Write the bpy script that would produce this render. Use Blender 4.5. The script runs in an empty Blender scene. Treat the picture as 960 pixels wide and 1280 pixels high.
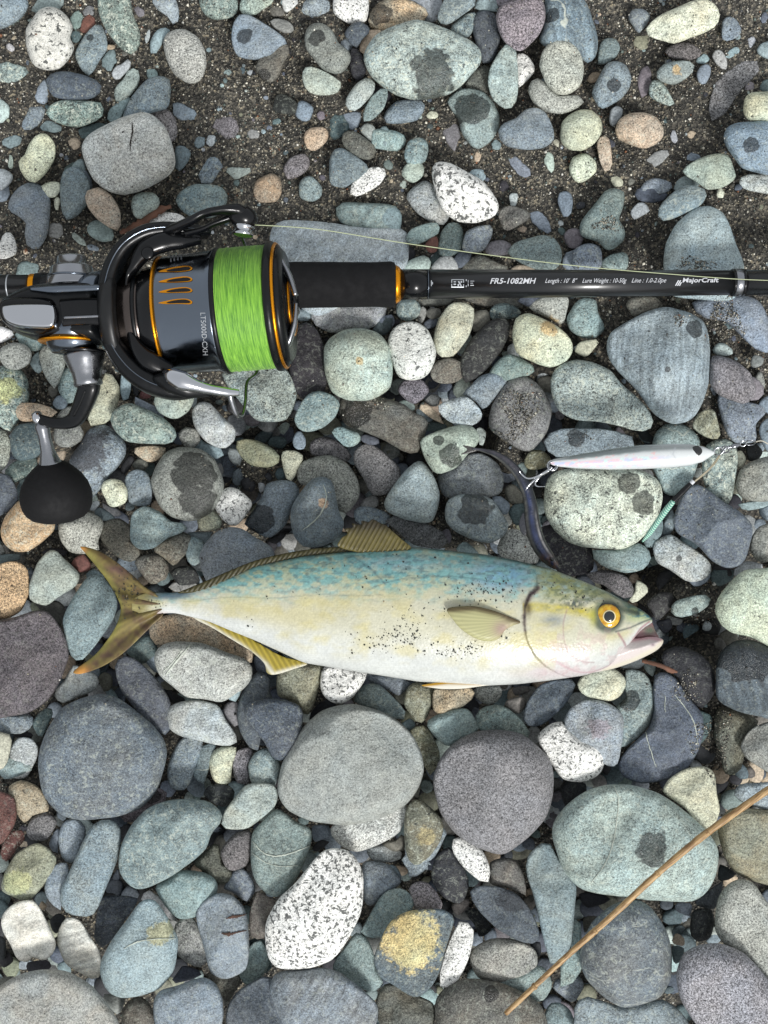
import bpy, bmesh, math, random
import numpy as np
from mathutils import Vector, Matrix
from mathutils.geometry import delaunay_2d_cdt

rng = np.random.default_rng(7)
random.seed(7)
SC = bpy.context.scene
COL = SC.collection

# ------------------------------------------------------------------ camera
S = 0.0004            # metres per photograph pixel at beach level
H = 0.60              # height of the camera above the beach
cam = bpy.data.cameras.new("camera")
cam.sensor_fit = 'VERTICAL'; cam.sensor_height = 24.0
cam.lens = 24.0 * H / (1280 * S)
cam.clip_start = 0.01; cam.clip_end = 100.0
co = bpy.data.objects.new("camera", cam); COL.objects.link(co)
co.location = (0, 0, H); co.rotation_euler = (0, 0, 0)
SC.camera = co

# ------------------------------------------------------------------ sky, sun, exposure
SUN_EL, SUN_AZ = 46.0, -66.0        # azimuth from +X, degrees (photo's lower right)
w = bpy.data.worlds.new("World"); SC.world = w; w.use_nodes = True
nt = w.node_tree; nt.nodes.clear()
sky = nt.nodes.new("ShaderNodeTexSky"); sky.sky_type = 'NISHITA'; sky.sun_disc = False
sky.sun_elevation = math.radians(SUN_EL)
sky.sun_rotation = math.radians(90 - SUN_AZ)
sky.dust_density = 4.0; sky.air_density = 1.0; sky.ozone_density = 1.0
hs = nt.nodes.new("ShaderNodeHueSaturation"); hs.inputs['Saturation'].default_value = 0.35
bg = nt.nodes.new("ShaderNodeBackground"); bg.inputs['Strength'].default_value = 0.057
out = nt.nodes.new("ShaderNodeOutputWorld")
# a thin even cloud layer in front of the clear sky
cl = nt.nodes.new("ShaderNodeMix"); cl.data_type = 'RGBA'; cl.inputs[0].default_value = 0.6; cl.inputs[7].default_value = (7.6, 7.9, 8.2, 1)
nt.links.new(sky.outputs[0], hs.inputs['Color']); nt.links.new(hs.outputs[0], cl.inputs[6]); nt.links.new(cl.outputs[2], bg.inputs['Color'])
nt.links.new(bg.outputs[0], out.inputs['Surface'])
sl = bpy.data.lights.new("sun", 'SUN'); sl.energy = 1.5; sl.angle = math.radians(11); sl.color = (1.0, 0.985, 0.965)
so = bpy.data.objects.new("sun", sl); COL.objects.link(so)
_e, _a = math.radians(SUN_EL), math.radians(SUN_AZ)
_d = Vector((math.cos(_e) * math.cos(_a), math.cos(_e) * math.sin(_a), math.sin(_e)))
so.rotation_euler = _d.to_track_quat('Z', 'Y').to_euler()
SC.view_settings.view_transform = 'Standard'; SC.view_settings.look = 'None'
SC.view_settings.gamma = 1.0; SC.view_settings.use_curve_mapping = False
SC.view_settings.exposure = 1.0
SC.render.engine = 'CYCLES'
SC.cycles.max_bounces = 6; SC.cycles.diffuse_bounces = 3; SC.cycles.glossy_bounces = 4

# ------------------------------------------------------------------ helpers
def P(px, py, z=0.0):
    k = S * (H - z) / H
    return ((px - 480) * k, (640 - py) * k, z)
def PA(px, py, z):
    k = S * (H - z) / H
    return np.stack([(px - 480) * k, (640 - py) * k, z + 0 * px], -1)
def R(r, z):
    return r * S * (H - z) / H
def lin(c):
    c = np.asarray(c, float) / 255.0
    return np.where(c <= 0.04045, c / 12.92, ((c + 0.055) / 1.055) ** 2.4)

def mesh_np(name, V, F, smooth=True, colors=None):
    """V (n,3), F list/array of quads or tris; colors (n,3) linear"""
    me = bpy.data.meshes.new(name)
    V = np.asarray(V, np.float32)
    if isinstance(F, np.ndarray):
        m, k = F.shape
        me.vertices.add(len(V)); me.vertices.foreach_set("co", V.ravel())
        me.loops.add(m * k); me.loops.foreach_set("vertex_index", F.ravel().astype(np.int32))
        me.polygons.add(m); me.polygons.foreach_set("loop_start", (np.arange(m) * k).astype(np.int32))
        me.update(calc_edges=True)
    else:
        me.from_pydata([tuple(v) for v in V], [], [tuple(f) for f in F]); me.update()
    if smooth:
        me.polygons.foreach_set("use_smooth", np.ones(len(me.polygons), bool))
    if colors is not None:
        at = me.color_attributes.new("col", 'FLOAT_COLOR', 'POINT')
        c4 = np.ones((len(V), 4), np.float32); c4[:, :3] = colors
        at.data.foreach_set("color", c4.ravel())
    return me
def link(name, me, m=None, parent=None):
    o = bpy.data.objects.new(name, me); COL.objects.link(o)
    if m is not None and me is not None:
        me.materials.clear(); me.materials.append(m)
    if parent is not None:
        o.parent = parent
    return o
def tag(o, label=None, cat=None, group=None, kind=None):
    if label: o['label'] = label
    if cat: o['category'] = cat
    if group: o['group'] = group
    if kind: o['kind'] = kind
    return o
def root(name, loc, label, cat, rot=(0, 0, 0), group=None):
    o = bpy.data.objects.new(name, None); COL.objects.link(o)
    o.location = loc; o.rotation_euler = rot; o.empty_display_size = 0.01
    tag(o, label, cat, group)
    bpy.context.view_layer.update()
    return o
def part(name, VF, m, parent, smooth=True, colors=None, label=None):
    """VF in world coordinates; stored in the space of its parents"""
    V, F = VF
    M = Matrix.Identity(4); p = parent; chain = []
    while p is not None:
        chain.append(p); p = p.parent
    for p in reversed(chain):
        M = M @ p.matrix_basis
    Mi = np.array(M.inverted())
    V = np.asarray(V, float)
    V = V @ Mi[:3, :3].T + Mi[:3, 3]
    me = mesh_np(name, V, F, smooth, colors)
    o = link(name, me, m, parent)
    if label: o['label'] = label
    return o

def hashn(ix, iy, iz, seed):
    n = (ix * 374761393 + iy * 668265263 + iz * 2147483647 + seed * 1274126177) & 0xFFFFFFFF
    n = ((n ^ (n >> 13)) * 1274126177) & 0xFFFFFFFF
    n = ((n ^ (n >> 16)) * 2246822519) & 0xFFFFFFFF
    return ((n ^ (n >> 15)) & 0xFFFFFF) / float(0xFFFFFF)
def vnoise(x, y, z=0.0, seed=0):
    x = np.asarray(x, float); y = np.asarray(y, float); z = np.asarray(z, float) + 0 * x
    ix, iy, iz = np.floor(x).astype(np.int64), np.floor(y).astype(np.int64), np.floor(z).astype(np.int64)
    fx, fy, fz = x - ix, y - iy, z - iz
    fx, fy, fz = [f * f * (3 - 2 * f) for f in (fx, fy, fz)]
    r = 0
    for a in (0, 1):
        for b in (0, 1):
            for c in (0, 1):
                wgt = (fx if a else 1 - fx) * (fy if b else 1 - fy) * (fz if c else 1 - fz)
                r = r + wgt * hashn(ix + a, iy + b, iz + c, seed)
    return r
def fbm(x, y, z=0.0, seed=0, o=4):
    r = 0; a = 0.5; t = 0
    for i in range(o):
        r = r + a * vnoise(x * 2 ** i, y * 2 ** i, np.asarray(z) * 2 ** i, seed + i); t += a; a *= 0.5
    return r / t
def sstep(a, b, x):
    t = np.clip((x - a) / (b - a), 0, 1); return t * t * (3 - 2 * t)

def catmull(pts, n=8, closed=True):
    p = np.asarray(pts, float); N = len(p); o = []
    rngi = range(N) if closed else range(N - 1)
    for i in rngi:
        if closed:
            a, b, c, d = p[(i - 1) % N], p[i], p[(i + 1) % N], p[(i + 2) % N]
        else:
            a, b, c, d = p[max(i - 1, 0)], p[i], p[i + 1], p[min(i + 2, N - 1)]
        for k in range(n):
            t = k / n
            o.append(0.5 * ((2 * b) + (c - a) * t + (2 * a - 5 * b + 4 * c - d) * t * t + (3 * b - a - 3 * c + d) * t ** 3))
    if not closed: o.append(p[-1])
    return np.array(o)
def inside(poly, X, Y):
    r = np.zeros(X.shape, bool); n = len(poly); j = n - 1
    for i in range(n):
        xi, yi = poly[i]; xj, yj = poly[j]
        if yi != yj:
            c = ((yi > Y) != (yj > Y)) & (X < (xj - xi) * (Y - yi) / (yj - yi) + xi); r ^= c
        j = i
    return r
def polydist(pts, X, Y, closed=False):
    d = np.full(X.shape, 1e9); n = len(pts)
    for i in range(n if closed else n - 1):
        ax, ay = pts[i]; bx, by = pts[(i + 1) % n]
        vx, vy = bx - ax, by - ay; L = vx * vx + vy * vy + 1e-12
        t = np.clip(((X - ax) * vx + (Y - ay) * vy) / L, 0, 1)
        d = np.minimum(d, np.hypot(X - ax - t * vx, Y - ay - t * vy))
    return d

def grid_faces(nu, nv, wrap_v=True):
    i = np.arange(nu - 1)[:, None]; j = np.arange(nv if wrap_v else nv - 1)[None, :]
    j2 = (j + 1) % nv
    a = i * nv + j; b = i * nv + j2; c = (i + 1) * nv + j2; d = (i + 1) * nv + j
    return np.stack([a, b, c, d], -1).reshape(-1, 4)
def lathe(A, B, prof, seg=48, caps=True):
    """profile [(t, r)] from A to B, t a fraction of the way, r metres"""
    A = np.array(A, float); B = np.array(B, float); D = B - A; n = D / np.linalg.norm(D)
    up = np.array([0, 0, 1.0]) if abs(n[2]) < 0.9 else np.array([1.0, 0, 0])
    u = np.cross(up, n); u /= np.linalg.norm(u); v = np.cross(n, u)
    th = np.arange(seg) / seg * 2 * math.pi
    rings = [A + D * t + r * (np.cos(th)[:, None] * u + np.sin(th)[:, None] * v) for t, r in prof]
    V = np.concatenate(rings); F = grid_faces(len(prof), seg)[:, ::-1]
    F = [tuple(f) for f in F]
    if caps:
        F.append(tuple(range(seg))); k = (len(prof) - 1) * seg; F.append(tuple(range(k + seg - 1, k - 1, -1)))
    return V, F
def sweep(pts, ra, rb=None, n=14, p=2.0, caps=True, up=(0, 0, 1)):
    """superellipse section swept along pts: ra sideways half width, rb half height"""
    Q = np.asarray(pts, float); N = len(Q)
    ra = np.broadcast_to(np.asarray(ra, float), (N,)); rb = ra if rb is None else np.broadcast_to(np.asarray(rb, float), (N,))
    T = np.gradient(Q, axis=0); T /= np.linalg.norm(T, axis=1)[:, None]
    th = np.arange(n) / n * 2 * math.pi
    cx = np.sign(np.cos(th)) * np.abs(np.cos(th)) ** (2 / p); cy = np.sign(np.sin(th)) * np.abs(np.sin(th)) ** (2 / p)
    V = []
    for i in range(N):
        s = np.cross(np.array(up, float), T[i])
        if np.linalg.norm(s) < 1e-3: s = np.array([1.0, 0, 0])
        s /= np.linalg.norm(s); b = np.cross(T[i], s)
        V.append(Q[i] + ra[i] * cx[:, None] * s + rb[i] * cy[:, None] * b)
    V = np.concatenate(V); F = [tuple(f) for f in grid_faces(N, n)]
    if caps:
        F.append(tuple(range(n - 1, -1, -1))); k = (N - 1) * n; F.append(tuple(range(k, k + n)))
    return V, F
def path(pp, n=6):
    """smooth path through (px, py, z) control points, world coordinates"""
    c = catmull([P(*q) for q in pp], n, closed=False); return c
def interp(vals, N):
    return np.interp(np.linspace(0, len(vals) - 1, N), np.arange(len(vals)), vals)
def tube(pp, rpx, m, name, parent, n=10, sub=6, flat=1.0, p=2.0, z=0.09, **k):
    c = path(pp, sub); r = interp(rpx, len(c)) * S * (H - z) / H
    return part(name, sweep(c, r, r * flat, n, p), m, parent, **k)
def join(*vfs):
    V = []; F = []; o = 0
    for v, f in vfs:
        V.append(np.asarray(v)); F += [tuple(int(i) + o for i in q) for q in f]; o += len(v)
    return np.concatenate(V), F
def sheet(poly, sp, zf, th=0.0006, smooth_n=6, edge=4.0):
    """a thin solid lens over an outline given in photo pixels; zf(X, Y) is its height. returns VF, X, Y"""
    c = catmull(poly, smooth_n) if smooth_n > 1 else np.asarray(poly, float)
    x0, y0 = c.min(0); x1, y1 = c.max(0)
    gx, gy = np.meshgrid(np.arange(x0, x1, sp), np.arange(y0, y1, sp)); gx = gx.ravel() + 0.37; gy = gy.ravel() + 0.21
    ok = inside(c, gx, gy); gx, gy = gx[ok], gy[ok]
    d = polydist(c, gx, gy, True); ok = d > sp * 0.5; gx, gy = gx[ok], gy[ok]
    pts = [Vector(q) for q in c] + [Vector((a, b)) for a, b in zip(gx, gy)]
    vv, ee, ff, *_ = delaunay_2d_cdt(pts, [], [list(range(len(c)))], 1, 1e-6)
    XY = np.array([tuple(v) for v in vv]); X, Y = XY[:, 0], XY[:, 1]
    D = polydist(c, X, Y, True); tt = th * np.clip(D / edge, 0.03, 1) ** 0.6
    Z = zf(X, Y)
    top = PA(X, Y, Z + tt / 2); bot = PA(X, Y, Z - tt / 2); n = len(X)
    F = []
    for f in ff:
        a = [XY[i] for i in f]; area = sum(a[i][0] * a[(i + 1) % 3][1] - a[(i + 1) % 3][0] * a[i][1] for i in range(3))
        f = list(f) if area < 0 else list(f)[::-1]      # photo y runs down
        F.append(tuple(f)); F.append(tuple(n + i for i in reversed(f)))
    cnt = {}
    for f in F[::2]:
        for i in range(3):
            e = (f[i], f[(i + 1) % 3]); cnt[e] = 1
    for (a, b) in list(cnt):
        if (b, a) not in cnt: F.append((b, a, n + a, n + b))
    return (np.concatenate([top, bot]), F), np.concatenate([X, X]), np.concatenate([Y, Y])

# ------------------------------------------------------------------ node helpers
class NT:
    def __init__(s, name):
        s.m = bpy.data.materials.new(name); s.m.use_nodes = True
        s.t = s.m.node_tree; s.t.nodes.clear()
        s.out = s.t.nodes.new("ShaderNodeOutputMaterial")
        s.b = s.t.nodes.new("ShaderNodeBsdfPrincipled"); s.t.links.new(s.b.outputs[0], s.out.inputs[0])
    def n(s, ty, **kw):
        nd = s.t.nodes.new("ShaderNode" + ty)
        for k, v in kw.items():
            if k.startswith('i_'):
                k2 = k[2:]; k2 = int(k2) if k2.isdigit() else k2.replace('_', ' ')
                if hasattr(v, 'links') or isinstance(v, bpy.types.NodeSocket): s.t.links.new(v, nd.inputs[k2])
                else: nd.inputs[k2].default_value = v
            else: setattr(nd, k, v)
        return nd
    def L(s, a, b): s.t.links.new(a, b)
    def math(s, op, a, b=0.0, c=0.0, clamp=False):
        nd = s.t.nodes.new("ShaderNodeMath"); nd.operation = op; nd.use_clamp = clamp
        for i, v in enumerate((a, b, c)):
            if isinstance(v, bpy.types.NodeSocket): s.L(v, nd.inputs[i])
            else: nd.inputs[i].default_value = v
        return nd.outputs[0]
    def vm(s, op, a, b=(0, 0, 0)):
        nd = s.t.nodes.new("ShaderNodeVectorMath"); nd.operation = op
        for i, v in enumerate((a, b)):
            if isinstance(v, bpy.types.NodeSocket): s.L(v, nd.inputs[i])
            else: nd.inputs[i].default_value = v
        return nd.outputs['Value'] if op in ('LENGTH', 'DOT_PRODUCT', 'DISTANCE') else nd.outputs[0]
    def ramp(s, x, a, b, lo=0.0, hi=1.0):
        nd = s.n("MapRange", interpolation_type='SMOOTHSTEP', i_1=a, i_2=b, i_3=lo, i_4=hi); s.L(x, nd.inputs[0]); return nd.outputs[0]
    def mix(s, f, a, b, mode='MIX'):
        nd = s.t.nodes.new("ShaderNodeMix"); nd.data_type = 'RGBA'; nd.blend_type = mode
        for k, v in ((0, f), (6, a), (7, b)):
            if isinstance(v, bpy.types.NodeSocket): s.L(v, nd.inputs[k])
            else: nd.inputs[k].default_value = v if k == 0 else (tuple(v) + (1,))[:4]
        return nd.outputs[2]
    def noise(s, vec, scale, detail=3, rough=0.55, dist=0.0):
        nd = s.n("TexNoise", i_Scale=scale, i_Detail=detail, i_Roughness=rough, i_Distortion=dist); s.L(vec, nd.inputs['Vector']); return nd.outputs['Fac']
    def attr(s, name, ty='OBJECT', out='Fac'):
        return s.n("Attribute", attribute_type=ty, attribute_name=name).outputs[out]
    def bump(s, h, strength, dist=0.0003, prev=None):
        nd = s.n("Bump", i_Strength=strength, i_Distance=dist); s.L(h, nd.inputs['Height'])
        if prev is not None: s.L(prev, nd.inputs['Normal'])
        return nd.outputs[0]

def simple(name, rgb, rough=0.4, metal=0.0, coat=0.0, grain=0.0, gscale=3000, var=0.0, aniso=None):
    t = NT(name); b = t.b
    c = tuple(lin(rgb)) + (1,)
    tc = t.n("TexCoord").outputs['Object']
    nz = t.noise(tc, gscale, 3)
    if var > 0:
        f = t.noise(tc, gscale * 0.12, 4)
        cc = t.mix(1.0, c[:3], t.n("CombineColor", i_0=t.ramp(f, 0.3, 0.7, 1 - var, 1 + var), i_1=t.ramp(f, 0.3, 0.7, 1 - var, 1 + var), i_2=t.ramp(f, 0.3, 0.7, 1 - var, 1 + var)).outputs[0], 'MULTIPLY')
        t.L(cc, b.inputs['Base Color'])
    else: b.inputs['Base Color'].default_value = c
    rr = t.ramp(t.noise(tc, gscale * 0.1, 3), 0.3, 0.7, max(rough - 0.05, 0.02), min(rough + 0.08, 1)); t.L(rr, b.inputs['Roughness'])
    b.inputs['Metallic'].default_value = metal; b.inputs['Coat Weight'].default_value = coat
    b.inputs['Coat Roughness'].default_value = 0.06
    if grain > 0: t.L(t.bump(nz, grain, 0.0002), b.inputs['Normal'])
    return t.m

# ------------------------------------------------------------------ stone material
ALB = 1.08   # palette colours are display values; this brings them to albedo
def stone_material(name, from_attr=False):
    t = NT(name); b = t.b
    tc = t.n("TexCoord").outputs['Object']
    if from_attr:
        base = t.attr('col', 'GEOMETRY', 'Color'); vec = tc
        A = lambda k: None
    else:
        oi = t.n("ObjectInfo"); base = oi.outputs['Color']
        r = oi.outputs['Random']
        off = t.n("CombineXYZ", i_0=t.math('MULTIPLY', r, 3.7), i_1=t.math('MULTIPLY', r, 9.1), i_2=t.math('MULTIPLY', r, 5.3)).outputs[0]
        vec = t.vm('ADD', tc, off)
    fine = t.noise(vec, 2600, 2, 0.6)
    fine2 = t.noise(vec, 1100, 3, 0.65)
    mid = t.noise(vec, 190, 5, 0.65)
    big = t.noise(vec, 60, 3, 0.55, 0.6)
    if from_attr:
        k = t.math('MULTIPLY', t.ramp(mid, 0.3, 0.7, 0.82, 1.18), t.ramp(fine2, 0.3, 0.7, 0.68, 1.34))
        k3 = t.n("CombineColor", i_0=k, i_1=k, i_2=k).outputs[0]
        col = t.mix(1.0, base, k3, 'MULTIPLY')
        t.L(col, b.inputs['Base Color']); b.inputs['Roughness'].default_value = 0.72
        t.L(t.bump(fine2, 0.5, 0.0003, t.bump(mid, 0.5, 0.001)), b.inputs['Normal'])
        return t.m
    grain = t.attr('grain'); mott = t.attr('mottle'); speck = t.attr('speck'); sscale = t.attr('speck_scale'); hue = t.attr('hue')
    # fine salt-and-pepper grain
    g1 = t.math('MULTIPLY', t.math('SUBTRACT', fine, 0.5), t.math('MULTIPLY', t.math('ADD', grain, 0.12), 6.0))
    g2 = t.math('MULTIPLY', t.math('SUBTRACT', fine2, 0.5), t.math('MULTIPLY', t.math('ADD', grain, 0.12), 6.5))
    g3 = t.math('MULTIPLY', t.math('SUBTRACT', mid, 0.5), t.math('MULTIPLY_ADD', mott, 1.8, 0.9))
    k = t.math('ADD', t.math('ADD', t.math('ADD', g1, g2), g3), 1.0)
    k = t.math('MAXIMUM', k, 0.12)
    # slow drift of tone and hue within one stone
    hh = t.math('MULTIPLY', t.math('SUBTRACT', big, 0.5), hue)
    kr = t.math('MULTIPLY', k, t.math('ADD', 1.0, hh)); kb = t.math('MULTIPLY', k, t.math('SUBTRACT', 1.0, hh))
    k3 = t.n("CombineColor", i_0=kr, i_1=k, i_2=kb).outputs[0]
    col = t.mix(1.0, base, k3, 'MULTIPLY')
    # layered bands on some stones
    va = t.attr('vein_angle'); so_ = t.n("SeparateXYZ"); t.L(vec, so_.inputs[0])
    b1 = t.math('ADD', t.math('MULTIPLY', so_.outputs[0], t.math('COSINE', va)), t.math('MULTIPLY', so_.outputs[1], t.math('SINE', va)))
    b2 = t.math('SUBTRACT', t.math('MULTIPLY', so_.outputs[1], t.math('COSINE', va)), t.math('MULTIPLY', so_.outputs[0], t.math('SINE', va)))
    bv = t.n("CombineXYZ", i_0=t.math('MULTIPLY', b1, 420.0), i_1=t.math('MULTIPLY', b2, 38.0), i_2=t.math('MULTIPLY', so_.outputs[2], 200.0)).outputs[0]
    bnd = t.math('MULTIPLY', t.math('SUBTRACT', t.noise(bv, 1.0, 4, 0.65), 0.5), t.math('MULTIPLY', t.attr('band'), 2.4))
    bk = t.math('ADD', 1.0, bnd); col = t.mix(1.0, col, t.n("CombineColor", i_0=bk, i_1=bk, i_2=bk).outputs[0], 'MULTIPLY')
    # pale mineral mottling
    mm = t.math('MULTIPLY', t.ramp(t.noise(vec, 420, 5, 0.75, 0.8), 0.52, 0.62), mott)
    col = t.mix(mm, col, tuple(lin((200, 206, 195)) * ALB))
    # dark mineral specks
    sv = t.n("VectorMath", operation='SCALE'); t.L(vec, sv.inputs[0]); t.L(sscale, sv.inputs['Scale'])
    sn = t.n("TexNoise", i_Scale=1.0, i_Detail=2.5, i_Roughness=0.62, i_Distortion=0.5); t.L(sv.outputs[0], sn.inputs['Vector'])
    thr = t.math('SUBTRACT', 0.685, t.math('MULTIPLY', speck, 0.17))
    sm = t.math('MULTIPLY', t.math('SUBTRACT', sn.outputs['Fac'], thr), 16.0, clamp=True)
    sm = t.math('MULTIPLY', sm, t.math('MINIMUM', t.math('MULTIPLY', speck, 6.0), 0.88), clamp=True)
    col = t.mix(sm, col, tuple(lin((48, 52, 52)) * ALB))
    # tiny dark pits
    vo = t.n("TexVoronoi", i_Scale=330.0, feature='F1'); t.L(vec, vo.inputs['Vector'])
    pit = t.math('MULTIPLY', t.ramp(vo.outputs['Distance'], 0.10, 0.2, 1.0, 0.0), t.attr('pits'))
    pit = t.math('MULTIPLY', pit, t.ramp(t.n("SeparateColor", i_0=vo.outputs['Color']).outputs[0], 0.45, 0.5))
    col = t.mix(t.math('MULTIPLY', pit, 0.6), col, (0.02, 0.02, 0.02))
    # second colour patch (replaces)
    sepo = t.n("SeparateXYZ"); t.L(tc, sepo.inputs[0])
    wob = t.math('MULTIPLY', t.math('SUBTRACT', t.noise(vec, 130, 2.5, 0.5), 0.5), 1.5)
    def patch(pre, a=0.88, z=1.06, extra=None):
        dx = t.math('SUBTRACT', sepo.outputs[0], t.attr(pre + 'x')); dy = t.math('SUBTRACT', sepo.outputs[1], t.attr(pre + 'y'))
        d = t.math('SQRT', t.math('ADD', t.math('MULTIPLY', dx, dx), t.math('MULTIPLY', dy, dy)))
        q = t.math('ADD', t.math('DIVIDE', d, t.math('MAXIMUM', t.attr(pre + 'r'), 1e-5)), wob)
        if extra is not None: q = t.math('ADD', q, extra)
        return t.math('MULTIPLY', t.ramp(q, a, z, 1.0, 0.0), t.math('GREATER_THAN', t.attr(pre + 'r'), 1e-4))
    pc = t.math('MULTIPLY', patch('c', 0.75, 1.2, t.math('MULTIPLY', t.math('SUBTRACT', t.noise(vec, 500, 4, 0.7), 0.5), 1.6)), 0.9)
    col = t.mix(pc, col, t.mix(1.0, t.attr('ccol', out='Color'), k3, 'MULTIPLY'))
    # thin white veins: a few wandering lines
    vang = t.attr('vein_angle'); 
    lx = t.math('ADD', t.math('MULTIPLY', sepo.outputs[0], t.math('COSINE', vang)), t.math('MULTIPLY', sepo.outputs[1], t.math('SINE', vang)))
    vv = t.math('ADD', t.math('MULTIPLY', lx, 48.0), t.math('MULTIPLY', t.noise(vec, 30, 4, 0.5), 1.5))
    vf = t.math('ABSOLUTE', t.math('SUBTRACT', t.math('FRACT', vv), 0.5))
    vmask = t.math('MULTIPLY', t.ramp(vf, 0.008, 0.028, 1.0, 0.0), t.attr('vein'))
    vmask = t.math('MULTIPLY', vmask, t.ramp(t.noise(vec, 120, 3), 0.36, 0.55, 0.0, 0.75))
    col = t.mix(vmask, col, tuple(lin((196, 200, 190)) * ALB))
    # wet patches
    wet = t.math('MAXIMUM', patch('w'), patch('u'))
    wk = t.ramp(wet, 0.0, 1.0, 1.0, 0.25); w3 = t.n("CombineColor", i_0=wk, i_1=wk, i_2=t.math('MULTIPLY', wk, 0.95)).outputs[0]
    col = t.mix(1.0, col, w3, 'MULTIPLY')
    t.L(col, b.inputs['Base Color'])
    ro = t.ramp(mid, 0.3, 0.7, 0.56, 0.8)
    ro = t.math('MULTIPLY', ro, t.ramp(wet, 0.0, 1.0, 1.0, 0.3))
    ro = t.math('MULTIPLY', ro, t.attr('dry')); t.L(ro, b.inputs['Roughness'])
    b.inputs['Specular IOR Level'].default_value = 0.45
    n1 = t.bump(t.noise(vec, 150, 5, 0.65), 0.75, 0.0022)
    n2 = t.bump(fine2, 0.85, 0.0006, n1)
    n3 = t.bump(pit, 0.8, 0.0004, n2); n3.node.invert = True
    n4 = t.bump(vo.outputs['Distance'], 0.12, 0.0006, n3)
    t.L(n4, b.inputs['Normal'])
    return t.m

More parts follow.
